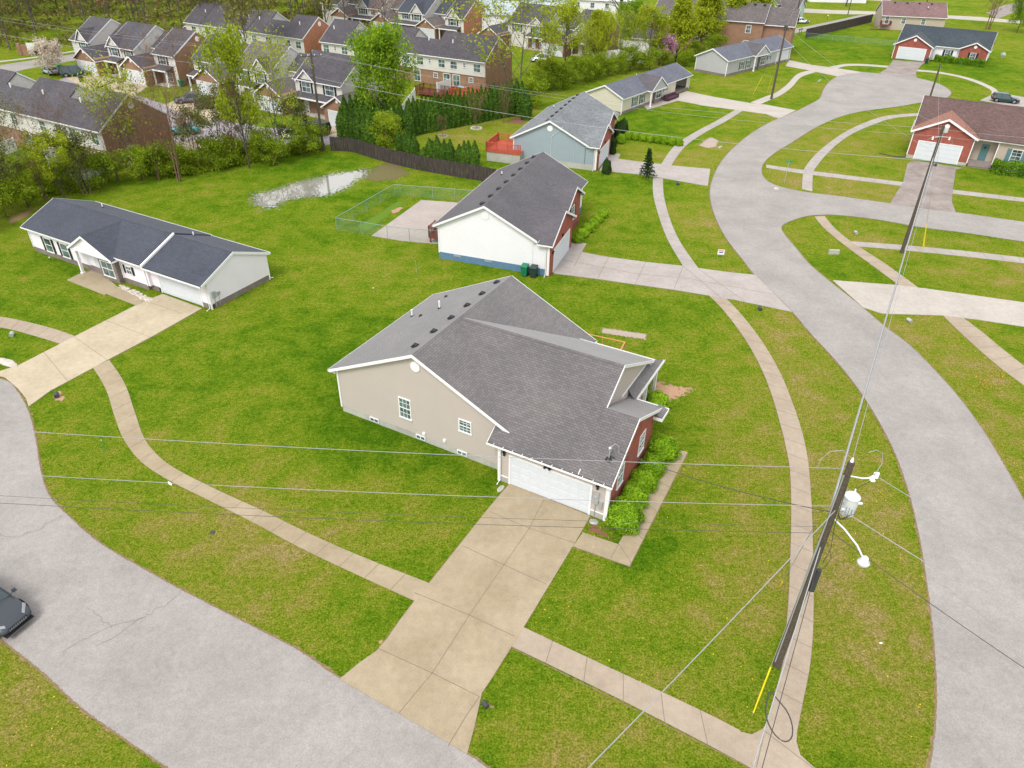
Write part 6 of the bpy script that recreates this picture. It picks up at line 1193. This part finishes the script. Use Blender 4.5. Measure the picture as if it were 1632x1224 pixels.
B().lathe([(.05, 0), (.075, .03), (.045, .06), (.075, .1), (.04, .16), (.02, .3)], (.6, .12, 10.5), 10).build('bushing', 'porcelain', tr)
for dx, dy, z in ((.33, -.1, 10.15), (.33, .1, 9.95), (-.32, .0, 10.1), (-.3, -.14, 9.85)): B().lathe([(.05, -.05), (.05, .1)] if dx > 0 else [(.05, -.1), (.05, .05)], (.58 + dx * .9, .12 + dy, z), 8, 'x').build('bushing', 'porcelain', tr)
B().box(.1, .34, .06, .18, 9.8, 9.86).box(.1, .34, .06, .18, 10.1, 10.16).build('bracket', 'metal_grey', tr)
lv = B()
for k in range(4): a = .2 + k * .12; lv.tube([(.36 + k * .12, -.14, 10.1 - .05 * k), (.3 + k * .12, -.26, 9.85), (.5 - k * .1, -.28, 9.62), (.2, -.2, 9.5 + .04 * k), (.1, -.15, 9.8)], .012, 4)
lv.tube([(.6, .12, 10.8), (.75, .0, 11.1), (.9, -.1, 11.4)], .01, 4)
lv.build('lead_wire', 'cable_black', P0)
jp = B(); jp.tube([(-1.1, .03, 11.82), (-1.15, .05, 12.2), (-.85, .1, 12.6), (-.4, .1, 12.65), (-.1, .05, 12.4), (0, 0, 12.38)], .014, 5).tube([(.95, -.08, 11.65), (1.15, .05, 12.1), (1.1, .15, 12.5), (.85, .2, 12.62), (.6, .2, 12.5)], .014, 5); jp.build('jumper_wire', 'wire', P0)
B().tube([(.1, 0, 9.35), (.45, -.35, 9.15), (.75, -1.0, 8.95), (.8, -1.45, 8.85)], .035, 8).build('lamp_arm', 'metal_white', P0)
lm = B(); lm.lathe([(.07, .2), (.13, .14), (.15, .02), (.22, -.06), (.24, -.1)], (.82, -1.6, 8.8), 16); L_ = lm.build('lamp_head', 'metal_white', P0, smooth=True); B().lathe([(.22, -.16), (.235, -.105), (.2, -.10)], (.82, -1.6, 8.8), 16).build('lamp_lens', 'lamp_diffuser', L_)
B().tube([(-.19, -.1, .4), (-.17, -.09, 6), (-.14, -.06, 11.6)], .03, 6).build('ground_wire', 'metal_grey', P0)
B().box(.12, .3, -.2, -.05, 5.3, 6.6).build('splice_case', 'cable_black', P0)
bb = B(); bb.tube([(.1, -.08, 11.2), (.16, -.16, 9.0), (.25, -.3, 8.0), (.2, -.2, 7)], .015, 4).tube([(.05, -.2, 8.3), (.35, -.4, 7.6), (.3, -.3, 6.9), (.15, -.15, 6.6)], .014, 4); bb.build('riser_cable', 'cable_black', P0)
P1X, P1Y = 38.33, 66.8
P1 = pole('utility_pole', P1X, P1Y, 12.25, .18, .12, 'leaning wooden utility pole in front of the brown roofed house driveway', (-.1, .1))
B().lathe([(.0, 0), (.22, .0), (.24, .05), (.24, .5), (.1, .6)], (.3, .3, 11.6), 14).build('transformer', 'metal_white', P1)
for sx in (-1, 1): B().tube([(0, 0, 11.3), (sx * .6, 0, 11.25)], .03).build('bracket', 'metal_white', P1); B().lathe([(.03, 0), (.1, .05), (.05, .1), (.1, .18), (.04, .3)], (sx * .75, 0, 11.0), 10).build('cutout_switch', 'porcelain', P1); B().tube([(sx * .75, 0, 11.3), (sx * 1.1, .1, 11.0), (sx * 1.2, 0, 10.7), (sx * .7, -.1, 10.6)], .015, 5).build('jumper_wire', 'wire', P1)
B().box(.05, .3, -.3, -.1, 8.7, 8.9).build('splice_case', 'cable_black', P1)
P5x, P5y = G(515.8, 240.6)
P5 = pole('utility_pole', P5x, P5y, 12.4, .18, .12, 'wooden utility pole with cross arm at the left end of the plank fence'); B().box(-1.3, 1.3, -.06, .06, 11.6, 11.72).build('cross_arm', 'pole_wood', P5).rotation_euler[2] = .35
for sx in (-1.2, -.4, .4, 1.2): insulator(P5, sx * math.cos(.35), sx * math.sin(.35), 11.7, .16, 'z')
P3x, P3y = G(1229, 158); P3 = pole('utility_pole', P3x, P3y, 11.5, .2, .13, 'dark utility pole with a small transformer before the grey ranch house'); B().lathe([(0, 0), (.3, 0), (.3, .8), (.1, .9)], (.1, .4, 10.6), 12).build('transformer', 'cable_black', P3)
P2 = pole('utility_pole', 64.5, 119.3, 8, .15, .12, 'thin utility pole rising behind the brown roof')
x, y = G(1262, 60); P6 = pole('utility_pole', x, y, 11.5, .2, .13, 'utility pole beside the far narrow lane next to two mailboxes')
x, y = G(1351, 24); P7 = pole('utility_pole', x, y, 9.5, .13, .09, 'small utility pole on the verge of the far pale lane')
x, y = G(1466, 41); P8 = pole('utility_pole', x, y, 12.5, .16, .11, 'thin utility pole behind the brick house with the pine roof')
def wire(a, c, sag, label, r=.011, m='wire', group=None, name='power_line'):
    o = empty(name, *a, 0, label, 'wire', group); b = B(); n = 26; A, C_ = Vector(a), Vector(c)
    b.tube([(A.lerp(C_, i / n) - A) - Vector((0, 0, sag * 4 * (i / n) * (1 - i / n))) for i in range(n + 1)], r, 5); w_ = b.build('cable', m, o); return o
LP = (-52, 24.6)     # next pole out of the picture to the left
wire((PX - .1, PY + .05, 11.85), (-52, 23.9, 12.8), .9, 'topmost pale wire crossing the front lawn to the left edge', .012)
wire((PX - .15, PY, 10.0), (-52, 23.2, 10.7), .9, 'middle pale wire crossing the garage and front lawn', .012)
wire((PX - .15, PY, 8.9), (-52, 23.0, 9.3), .8, 'lower dark communication cable crossing the tan driveway', .007, 'cable_black'); wire((PX - .15, PY, 8.55), (-52, 23.0, 8.8), .8, 'lowest thin dark cable crossing the tan driveway', .010, 'cable_black')
wire((PX, PY - .1, 9.9), (-4.8, 4.0, 8.6), .35, 'thick grey service cable running from the pole to the bottom edge', .017)
wire((PX - .1, PY, 9.7), wp(MAIN, 19.3, .2, 4.4), .35, 'twisted service cable from the pole to the mast on the beige roof', .017, 'cable_black')
wire((PX + 1.2, PY - .05, 11.5), (26, 6.5, 11.0), .3, 'upper pale wire from the pole over the right hand street', .012)
wire((PX + .12, PY, 9.95), (24, 8.6, 9.2), .3, 'paired pale wire from the pole over the right hand street', .015); wire((PX + .12, PY, 8.7), (22, 8.8, 8.2), .3, 'dark cable from the lamp height over the right hand street', .013, 'cable_black')
wire((PX, PY, 12.35), (P1X, P1Y, 12.25), .7, 'topmost wire along the street between the two big poles'); wire((PX - .15, PY + .1, 11.2), (P1X - .15, P1Y, 11.4), .9, 'second wire along the street between the two big poles')
wire((PX - .1, PY, 9.2), (P1X - .1, P1Y, 9.4), .6, 'thick grey cable bundle along the street between the two big poles', .045, 'metal_grey'); wire((PX - .05, PY, 8.9), (P1X, P1Y, 8.8), .6, 'dark cable along the street between the two big poles', .02, 'cable_black')
wire((PX, PY, 7.9), (3.6, 4.6, 7.4), .25, 'grey cable bundle running from the pole down past the bottom edge', .022, 'metal_grey'); wire((PX + .05, PY, 8.2), (4.0, 4.6, 7.7), .2, 'thin dark cable beside the grey bundle at the bottom edge', .014, 'cable_black')
lo = empty('cable_loop', 8.72, 13.05, 7.45, 0, 'black coiled cable loop hanging on the bundle above the lower sidewalk', 'cable'); b = B(); b.tube([(.38 * math.sin(t) * (1 if math.cos(t) < .7 else .5), .72 * math.cos(t) + (.25 if math.cos(t) > .7 else 0), 0) for t in [i * 6.283 / 24 for i in range(25)]], .022, 5); b.build('cable', 'cable_black', lo)
wire((P5x, P5y, 11.9), (P1X, P1Y, 12.0), 1.2, 'top wire spanning from the cross arm pole to the second big pole'); wire((P5x + 1, P5y + .4, 11.85), (P1X, P1Y + .1, 11.3), 1.3, 'second wire spanning from the cross arm pole to the second big pole'); wire((P5x, P5y, 9.2), (P1X, P1Y, 9.1), 1.2, 'low cable spanning from the left wood pole over the blue house roof', .022)
wire((P5x, P5y, 11.9), (-150, 170, 13), 2.2, 'top wire running from the cross arm pole to the far left'); wire((P5x - 1, P5y - .4, 11.9), (-150, 169, 12.9), 2.4, 'second wire running from the cross arm pole to the far left'); wire((P5x, P5y, 9.4), (-150, 168, 10.5), 2.2, 'low cable running from the cross arm pole to the far left', .02)
wire((P1X, P1Y, 11.9), (95, 62, 12.2), 1.0, 'upper wire from the second big pole past the brown roof to the right edge'); wire((P1X, P1Y, 11.3), (95, 61, 11.6), 1.0, 'second wire from the second big pole past the brown roof to the right edge'); wire((P1X, P1Y, 9.0), (95, 60, 9.4), 1.0, 'dark low cable from the second big pole to the right edge', .022, 'cable_black')
wire((P1X, P1Y, 12.1), (P3x, P3y, 11.4), .9, 'upper wire between the second big pole and the dark pole by the ranch houses'); wire((P1X, P1Y, 9.8), (P3x, P3y, 9.6), .9, 'lower wire between the second big pole and the dark pole by the ranch houses'); wire((P3x, P3y, 11.3), (P6.location.x, P6.location.y, 11.2), .7, 'wire from the dark pole to the pole beside the far lane')
wire((P1X, P1Y, 10.6), (64.5, 119.3, 7.9), .4, 'short wire from the second big pole over the brown roof')
def guy(base, top, gl, label, z0=0):
    A, T = Vector((*base, 0)), Vector(top); d = (T - A).normalized(); o = empty('guy_wire', *base, 0, 0, label, 'guy wire'); B().tube([(0, 0, 0), tuple(T - A)], .011, 4).build('cable', 'wire', o); B().tube([tuple(d * .15), tuple(d * gl)], .035, 6).build('guard', 'yellow_guard', o)
guy(G(1199, 1140), (PX - .1, PY, 11.3), 2.7, 'long steel guy wire with yellow guard at the foot of the big pole'); guy(G(1242, 936), (PX - .4, PY + .2, 8.8), 1.1, 'short guy with yellow guard behind the big pole on the lawn side')
guy(G(1470, 398), (P1X, P1Y, 11.0), 2.8, 'left guy wire with yellow guard right of the second big pole'); guy(G(1472, 396), (P1X + .1, P1Y, 9.0), 2.9, 'right guy wire with yellow guard right of the second big pole')
guy(G(434.6, 264), (P5x, P5y, 11), 4.2, 'guy wire with long yellow guard left of the cross arm pole'); guy(G(1199.6, 151), (P3x, P3y, 10), 3.4, 'first yellow guarded guy wire on the lawn of the grey ranch house'); guy(G(1222, 149), (P3x, P3y, 9), 3.0, 'second yellow guarded guy wire nearest the dark pole')
# ---------------------------------------------------------------- vehicles
def car(px_, py_, yaw, label, paint, L_=4.6, W_=1.84, H_=1.5, kind='suv', cat='car', xy=None, name='parked_car'):
    x, y = xy or G(px_, py_); P = empty(name, x, y, .03, yaw, label, cat); w = W_ / 2; h = L_ / 2
    bel = .92 if kind == 'suv' else .82; hood = bel - .02
    if kind == 'suv': st = [(-h, .72, .46, .80), (-h + .1, .90, .40, .95), (-h + .6, .98, .24, bel + .04), (-h * .4, 1, .22, bel), (0, 1, .22, bel), (h * .32, 1, .22, bel - .01), (h * .42, .99, .22, hood), (h - .75, .96, .24, hood - .06), (h - .35, .90, .28, hood - .14), (h - .1, .80, .32, .66), (h, .62, .38, .58)]
    else: st = [(-h, .72, .42, .74), (-h + .1, .88, .36, .88), (-h + .7, .96, .22, bel + .04), (-h * .4, 1, .2, bel), (0, 1, .2, bel), (h * .34, .99, .2, bel - .02), (h * .46, .98, .2, hood - .02), (h - .7, .95, .24, hood - .1), (h - .3, .88, .26, hood - .2), (h - .08, .76, .3, .56), (h, .6, .34, .5)]
    b = B(); ring = 11; vs = []
    for X, fw, zb, zt in st:
        ww = w * fw; mid = (zb + zt) / 2
        prof = [(-ww * .86, zb), (-ww * .99, zb + .1), (-ww, mid), (-ww * .965, zt - .12), (-ww * .86, zt - .015), (0, zt + .035), (ww * .86, zt - .015), (ww * .965, zt - .12), (ww, mid), (ww * .99, zb + .1), (ww * .86, zb)]
        vs += [(X, a, z) for a, z in prof]
    fs = [(i * ring + j, i * ring + (j + 1) % ring, (i + 1) * ring + (j + 1) % ring, (i + 1) * ring + j) for i in range(len(st) - 1) for j in range(ring)] + [tuple(range(ring)), tuple(range((len(st) - 1) * ring, len(st) * ring))]
    b.add(vs, fs); body = b.build('body', paint, P, smooth=True); md = body.modifiers.new('s', 'SUBSURF'); md.levels = md.render_levels = 1
    # cabin
    if kind == 'suv': xs = [(-h + .12, -h + .42), (h * .36, h * .08)]
    elif kind == 'sedan': xs = [(-h * .72, -h * .38), (h * .36, h * .04)]
    else: xs = [(-h + .06, -h + .2), (h * .5, h * .22)]
    def cab(inset, top, zb, zt):
        (rb, rt), (fb, ft) = xs; i = inset
        return [(rb - i, -(w * .88 + i), zb), (fb + i, -(w * .88 + i), zb), (fb + i, w * .88 + i, zb), (rb - i, w * .88 + i, zb), (rt - i, -(w * .70 + i), zt), (ft + i, -(w * .70 + i), zt), (ft + i, w * .70 + i, zt), (rt - i, w * .70 + i, zt)]
    B().hexa(cab(0, 0, bel - .1, H_ - .05)).build('window_glass', 'car_glass', P)
    (rb, rt), (fb, ft) = xs
    r = B(); r.hexa([(rt - .06, -w * .72, H_ - .06), (ft + .06, -w * .72, H_ - .06), (ft + .06, w * .72, H_ - .06), (rt - .06, w * .72, H_ - .06), (rt + .12, -w * .6, H_ + .01), (ft - .15, -w * .6, H_ + .01), (ft - .15, w * .6, H_ + .01), (rt + .12, w * .6, H_ + .01)])
    for sy in (-1, 1):
        for (p, q) in ((fb, ft), (rb, rt), ((fb + rb) / 2 - .05, (ft + rt) / 2 - .05), ((fb + rb) / 2 - .95 if kind == 'suv' else rb + .5, (ft + rt) / 2 - .9 if kind == 'suv' else rt + .1)): r.tube([(p, sy * (w * .885), bel - .05), (q, sy * (w * .71), H_ - .04)], .045, 5)
    r.build('roof', paint, P)
    for X in (-h * .62, h * .60):
        for sy in (-1, 1):
            wh = B().lathe([(.2, -.11), (.30, -.11), (.33, -.06), (.33, .06), (.30, .11), (.2, .11)], (X, sy * (w - .11), .33), 20, 'y').build('wheel', 'tyre', P)
            B().lathe([(.02, -.02), (.06, .02), (.21, .0), (.21, -.05)] if sy > 0 else [(.02, .02), (.06, -.02), (.21, 0), (.21, .05)], (X, sy * (w + .002), .33), 12, 'y').build('rim', 'rim', wh)
            B().lathe([(.38, -.02), (.38, .012)], (X, sy * (w - .045), .38), 18, 'y').build('wheel_arch', 'dark_void', P)
    for sy in (-1, 1):
        hl = B(); hl.hexa([(h - .55, sy * w * .80, .66), (h - .16, sy * w * .50, .60), (h - .14, sy * w * .50, .68), (h - .55, sy * w * .90, .74), (h - .62, sy * w * .78, .80), (h - .26, sy * w * .48, .73), (h - .25, sy * w * .44, .74), (h - .66, sy * w * .84, .82)]); hl.build('headlight', 'headlamp', P)
        B().box(-h + .02, -h + .14, sy * w * .72 - .12, sy * w * .72 + .12, .72, .9).build('tail_light', 'tail_lamp', P)
        B().hexa([(h * .36 - .1, sy * (w + .02), bel), (h * .36 + .08, sy * (w + .02), bel), (h * .36 + .08, sy * (w + .2), bel + .02), (h * .36 - .1, sy * (w + .2), bel + .02), (h * .36 - .08, sy * (w + .03), bel + .16), (h * .36 + .02, sy * (w + .03), bel + .16), (h * .36 + .02, sy * (w + .18), bel + .14), (h * .36 - .08, sy * (w + .18), bel + .14)]).build('mirror', paint, P)
        B().tube([(h * .36, sy * (w * .85), bel - .02), (h * .36, sy * (w + .06), bel + .05)], .025, 5).build('mirror_arm', paint, P)
    g = B(); g.box(h - .22, h - .02, -w * .48, w * .48, .46, .62); gr = g.build('grille', 'dark_void', P)
    g2 = B()
    for i in range(9): g2.box(h - .03, h + .005, -w * .46 + i * w * .105, -w * .46 + i * w * .105 + .035, .49, .60)
    g2.box(h - .03, h + .003, -w * .46, w * .46, .535, .55); g2.build('grille_bars', 'rim', gr)
    B().box(h - .5, h + .02, -w * .72, w * .72, .26, .34).build('bumper', 'black_plastic', P); B().box(h - .4, h + .035, -w * .6, w * .6, .245, .262).build('skid_trim', 'rim', P)
    return P
cx_, cy_ = G(-20, 985)
car(0, 0, -24, 'black SUV driving into the picture at the lower left edge', 'paint_graphite', 4.7, 1.9, 1.62, 'suv', xy=(cx_ - .05, cy_ + .25), name='suv')
car(121, 121, -150 + 180, 'dark green minivan before the first townhouse garage', 'paint_green', 4.9, 1.9, 1.75, 'van')
car(82, 118, 140, 'silver car with open hood beside the white blossom tree', 'paint_silver', 4.4, 1.8, 1.45, 'sedan')
car(303, 163, 205, 'blue grey sedan on the buff townhouse drive', 'paint_bluegrey', 4.6, 1.8, 1.45, 'sedan')
car(336, 172, 25, 'graphite SUV with roof rails on the buff townhouse drive', 'paint_graphite', 4.8, 1.9, 1.75, 'suv')
car(294, 213, 190, 'teal coupe parked at the brown brick end wall', 'paint_teal', 4.3, 1.75, 1.3, 'sedan')
car(467, 221, 160, 'white car half hidden by shrubs at the court', 'paint_white', 4.5, 1.8, 1.45, 'sedan')
car(506, 212, 150, 'dark open top off roader by the wood pole', 'paint_black', 4.2, 1.85, 1.7, 'van'); car(488, 215, 150, 'dark pickup beside the open top off roader', 'paint_black', 4.9, 1.9, 1.7, 'suv')
car(307, 48, 170, 'white SUV at the end of the patio side townhouse row', 'paint_white', 4.6, 1.85, 1.7, 'suv')
car(862, 98, 200, 'silver white car behind the airy yellow green tree', 'paint_white', 4.5, 1.8, 1.5, 'sedan')
car(1276, 37, 12, 'white sedan on the grass beside the mint green house', 'paint_white', 4.7, 1.8, 1.4, 'sedan')
car(1252, 40, 12, 'second white car nose to tail with the white sedan', 'paint_white', 3.9, 1.75, 1.4, 'sedan')
car(1600, 163, -22, 'dark teal hatchback behind the brown roofed house', 'paint_green', 4.4, 1.8, 1.45, 'suv'); car(1028, 17, 20, 'red pickup at the top beside the dark bare tree', 'paint_red', 4.8, 1.9, 1.6, 'sedan')
# ---------------------------------------------------------------- small things
def bin_(px_, py_, yaw, label, m):
    x, y = px_ if isinstance(px_, tuple) else G(px_, py_); P = empty('wheelie_bin', x, y, 0, yaw, label, 'bin')
    B().hexa([(-.24, -.28, .06), (.24, -.28, .06), (.24, .22, .06), (-.24, .22, .06), (-.31, -.36, 1.0), (.31, -.36, 1.0), (.31, .32, 1.0), (-.31, .32, 1.0)]).build('body', m, P); B().hexa([(-.33, -.42, 1.0), (.33, -.42, 1.0), (.33, .36, 1.0), (-.33, .36, 1.0), (-.28, -.38, 1.07), (.28, -.38, 1.07), (.28, .34, 1.10), (-.28, .34, 1.10)]).build('lid', m, P)
    for sx in (-.26, .26): B().lathe([(.03, -.03), (.1, -.03), (.1, .03), (.03, .03)], (sx, .26, .1), 12, 'x').build('wheel', 'tyre', P)
    B().tube([(-.28, .38, .95), (.28, .38, .95)], .02, 5).build('handle', m, P)
a = wl(HA, 8.75, -.62); bin_(a, 0, -19, 'bright green wheelie bin by the white house corner', 'bin_green'); a = wl(HA, 9.6, -.58); bin_(a, 0, -19, 'dark green wheelie bin right of the bright green one', 'bin_dark')
for (x, y, lb, m) in ((290, 138, 'green bin with yellow lid beside the first brick townhouse end', 'bin_green'), (303, 135, 'dark bin beside the first brick townhouse end', 'bin_dark'), (96, 113, 'green bin at the edge of the top left drive', 'bin_green'), (131, 131, 'dark bin behind the near left townhouse ridge', 'bin_dark'), (1476, 101, 'dark bin beside the white garage door across the cul-de-sac', 'bin_dark')): bin_(x, y, -30, lb, m)
def culvert(px_, py_, yaw, label, head=False, m='dark_void'):
    x, y = G(px_, py_); P = empty('culvert', x, y, 0, yaw, label, 'culvert')
    b = B(); b.lathe([(.13, -.32), (.16, -.32), (.16, .1), (.13, .1)], (0, 0, .14), 14, 'y'); b.build('pipe', 'cable_black' if m == 'dark_void' else m, P); B().lathe([(.12, -.30), (.12, -.28)], (0, 0, .14), 14, 'y').build('opening', 'dark_void', P)
    if head: B().box(-.5, .5, -.35, -.1, 0, .42).build('headwall', 'block_wall', P)
culvert(91, 631, 30, 'black culvert pipe mouth beside the cream driveway'); culvert(1211, 493, -10, 'black culvert pipe below the grey driveway'); culvert(772, 1123, 35, 'black culvert pipe at the right foot of the tan driveway'); bpy.data.objects['culvert.002'].scale = (.7, .7, .8); culvert(1327, 403, 0, 'concrete headwall culvert in the ditch by the side branch', True)
culvert(1447, 512, 20, 'grey culvert pipe below the wide pale driveway', m='metal_grey'); culvert(1363, 372, 0, 'small white capped pipe in the verge below the side branch', m='metal_grey'); culvert(1080, 294, 0, 'dark culvert mouth below the blue house driveway'); culvert(20, 534, 20, 'grey pipe end in the verge at the left edge', m='metal_grey')
patch('bare_soil', gp([(78, 625), (100, 618), (112, 632), (100, 645), (80, 640)]), .008, 'patch_soil', 'bare soil round the culvert by the cream driveway', 3); patch('bare_soil', gp([(765, 1108), (785, 1115), (800, 1130), (785, 1138), (768, 1130)]), .008, 'patch_leaf', 'brown soil round the culvert by the tan driveway', 3)
patch('bare_soil', gp([(600, 1018), (612, 1018), (614, 1028), (602, 1030)]), .009, 'patch_soil', 'orange debris at the left edge of the tan driveway', 2)
# yard sale style sign
x, y = G(1147.5, 411); P = empty('yard_sign', x, y, 0, -6, 'small white yard sign with red and blue print on the verge of the street', 'sign'); B().box(-.32, .32, -.015, .015, .35, .85).build('panel', 'white_trim', P)
for sx in (-.25, .25): B().box(sx - .012, sx + .012, -.01, .01, 0, .4).build('stake', 'metal_grey', P)
B().box(-.26, .26, -.02, -.016, .70, .78).build('print', 'ink_red', P); B().box(-.2, .2, -.02, -.016, .52, .62).build('print', 'ink_blue', P)
# street name sign
x, y = G(1250, 291); P = empty('street_sign', x, y, 0, -15, 'thin post with green street name blade at the side branch', 'sign'); B().tube([(0, 0, 0), (0, 0, 2.7)], .03, 6).build('post', 'metal_grey', P); B().box(-.4, .4, -.012, .012, 2.5, 2.68).build('blade', 'street_green', P); B().box(-.012, .012, -.35, .35, 2.7, 2.86).build('blade', 'street_green', P)
# mailboxes, meter covers, litter
def mailbox(px_, py_, yaw, label, m='black_plastic'):
    x, y = G(px_, py_); P = empty('mailbox', x, y, 0, yaw, label, 'mailbox'); B().box(-.05, .05, -.05, .05, 0, 1.05).build('post', 'pole_wood', P); B().prism([(-.09, 1.05), (.09, 1.05), (.09, 1.2), (.05, 1.27), (-.05, 1.27), (-.09, 1.2)], ax('y'), -.25, .25).build('box', m, P)
mailbox(1273, 55, 20, 'left dark mailbox beside the far lane'); mailbox(1276.5, 54, 20, 'right dark mailbox beside the far lane'); mailbox(1318, 32, 0, 'white mailbox on the verge of the far pale lane', 'white_trim')
def lump(name, px_, py_, sx, sy, sz, m, label, cat, yaw=0):
    x, y = G(px_, py_); rnd = random.Random(int(px_)); b = B(); n = 9; vs = [(0, 0, sz)] + [(sx * rnd.uniform(.75, 1.1) * math.cos(6.283 * i / n), sy * rnd.uniform(.75, 1.1) * math.sin(6.283 * i / n), sz * .55) for i in range(n)] + [(sx * math.cos(6.283 * i / n), sy * math.sin(6.283 * i / n), -.02) for i in range(n)]
    b.add(vs, [(0, 1 + i, 1 + (i + 1) % n) for i in range(n)] + [(1 + i, 1 + n + i, 1 + n + (i + 1) % n, 1 + (i + 1) % n) for i in range(n)]); o = b.build(name, m, None); o.location = (x, y, 0); o.rotation_euler = (0, 0, R(yaw)); return tag(o, label, cat)
lump('litter', 271, 771, .22, .07, .1, 'white_trim', 'white scrap of litter beside the winding sidewalk', 'litter', -40); lump('valve_cover', 339, 849, .16, .16, .03, 'cable_black', 'small black valve cover in the verge below the winding sidewalk', 'cover'); lump('litter', 1404, 1025, .09, .04, .04, 'white_trim', 'tiny white scrap on the right hand verge', 'litter')
lump('litter', 595, 459, .08, .05, .05, 'white_trim', 'tiny white scrap on the lawn between the houses', 'litter'); lump('stone_pile', 10, 578, 1.3, .35, .16, 'rock_pale', 'grey stones in the verge left of the cream driveway', 'stones', -25); lump('splash_block', 798, 779, .35, .17, .07, 'block_wall', 'concrete splash block under the left garage downspout', 'block', 60); lump('splash_block', 946, 832, .3, .2, .08, 'metal_grey', 'grey crate like drain cover by the garage corner', 'block', -28)
lump('stump', 1237, 302, .35, .3, .3, 'rock_pale', 'pale tree stump left of the curved sidewalk by the side branch', 'stump'); lump('rock', 1243, 404, .3, .2, .15, 'rock_pale', 'single pale rock at the street edge', 'rock') if False else None
x, y = G(81, 416.5); P = empty('yard_lamp', x, y, 0, 0, 'small white topped stake in the lawn of the white ranch house', 'stake'); B().tube([(0, 0, 0), (0, 0, .35)], .03, 6).build('post', 'bin_green', P); B().lathe([(.06, .35), (.07, .42), (.02, .46)], (0, 0, 0), 8).build('cap', 'white_trim', P)
x, y = G(168, 721); P = empty('marker_stake', x, y, 0, 0, 'thin green marker stake with white tip in the verge', 'stake'); B().tube([(0, 0, 0), (.02, .02, .9)], .015, 5).build('post', 'street_green', P); B().tube([(.02, .02, .9), (.022, .022, 1.0)], .02, 5).build('tip', 'white_trim', P)
x, y = G(664, 436); P = empty('marker_stake', x, y, 0, 0, 'thin dark stake standing in the lawn below the white house', 'stake'); B().tube([(0, 0, 0), (-.05, .02, 1.3)], .014, 5).build('post', 'metal_grey', P)
x, y = G(1596, 95); P = empty('satellite_dish', x, y, 0, -40, 'grey ground dish on the lawn right of the pine roofed house', 'dish'); B().tube([(0, 0, 0), (0, 0, .8)], .04, 6).build('post', 'metal_grey', P); B().lathe([(.05, -.1), (.45, 0), (.5, .06)], (0, 0, .95), 16, 'y').build('dish', 'metal_grey', P)
x, y = G(140, 268); P = empty('grill', x, y, .0, -30, 'covered grill under a blue tarp at the patio behind the vinyl fence', 'grill'); B().box(-.5, .5, -.3, .3, .1, .95).build('body', 'cable_black', P); B().hexa([(-.6, -.4, .6), (.6, -.4, .6), (.6, .4, .6), (-.6, .4, .6), (-.4, -.2, 1.15), (.4, -.2, 1.15), (.4, .2, 1.15), (-.4, .2, 1.15)]).build('tarp', 'blue_tarp', P)

# dandelions and orange weeds in the lawns
def flowers(name, polys, n, size, m, label, seed):
    rg = random.Random(seed); pts = []
    for poly, w_ in polys:
        P_ = gp(poly); xs = [q[0] for q in P_]; ys = [q[1] for q in P_]; k = 0; tries = 0
        while k < n * w_ and tries < 60000:
            tries += 1; x, y = rg.uniform(min(xs), max(xs)), rg.uniform(min(ys), max(ys))
            if inside(x, y, P_) and math.sin(x * .9) * math.cos(y * .8) + rg.uniform(-.8, .8) > 0: pts.append((x, y, rg.uniform(.03, .09))); k += 1
    tag(leafmesh(name, pts, size, m, None, seed, nrm=np.tile([0, 0, 1.0], (len(pts), 1))), label, kind='stuff', cat='flowers')
m_plain('petal_yellow', (.75, .6, .02), .8); m_plain('weed_orange', (.50, .24, .04), .9, .3)
flowers('dandelions', [([(1195, 518), (1262, 500), (1340, 585), (1420, 710), (1463, 850), (1485, 1000), (1480, 1224), (1300, 1224), (1293, 1058), (1297, 900), (1293, 800), (1246, 600)], .4), ([(834, 1002), (915, 873), (1097, 721), (1250, 720), (1258, 950), (1215, 1162), (1180, 1165)], .35), ([(1390, 495), (1500, 505), (1632, 625), (1632, 790), (1530, 635)], .25), ([(0, 1030), (250, 1224), (0, 1224)], .08)], 420, .045, 'petal_yellow', 'tiny yellow dandelions dotted over the lawns', 5)
flowers('orange_weeds', [([(1550, 595), (1600, 590), (1605, 625), (1560, 620)], 1.0), ([(1440, 540), (1560, 610), (1600, 700), (1500, 590)], .5)], 110, .08, 'weed_orange', 'orange tinged weeds in the right hand verge', 6)
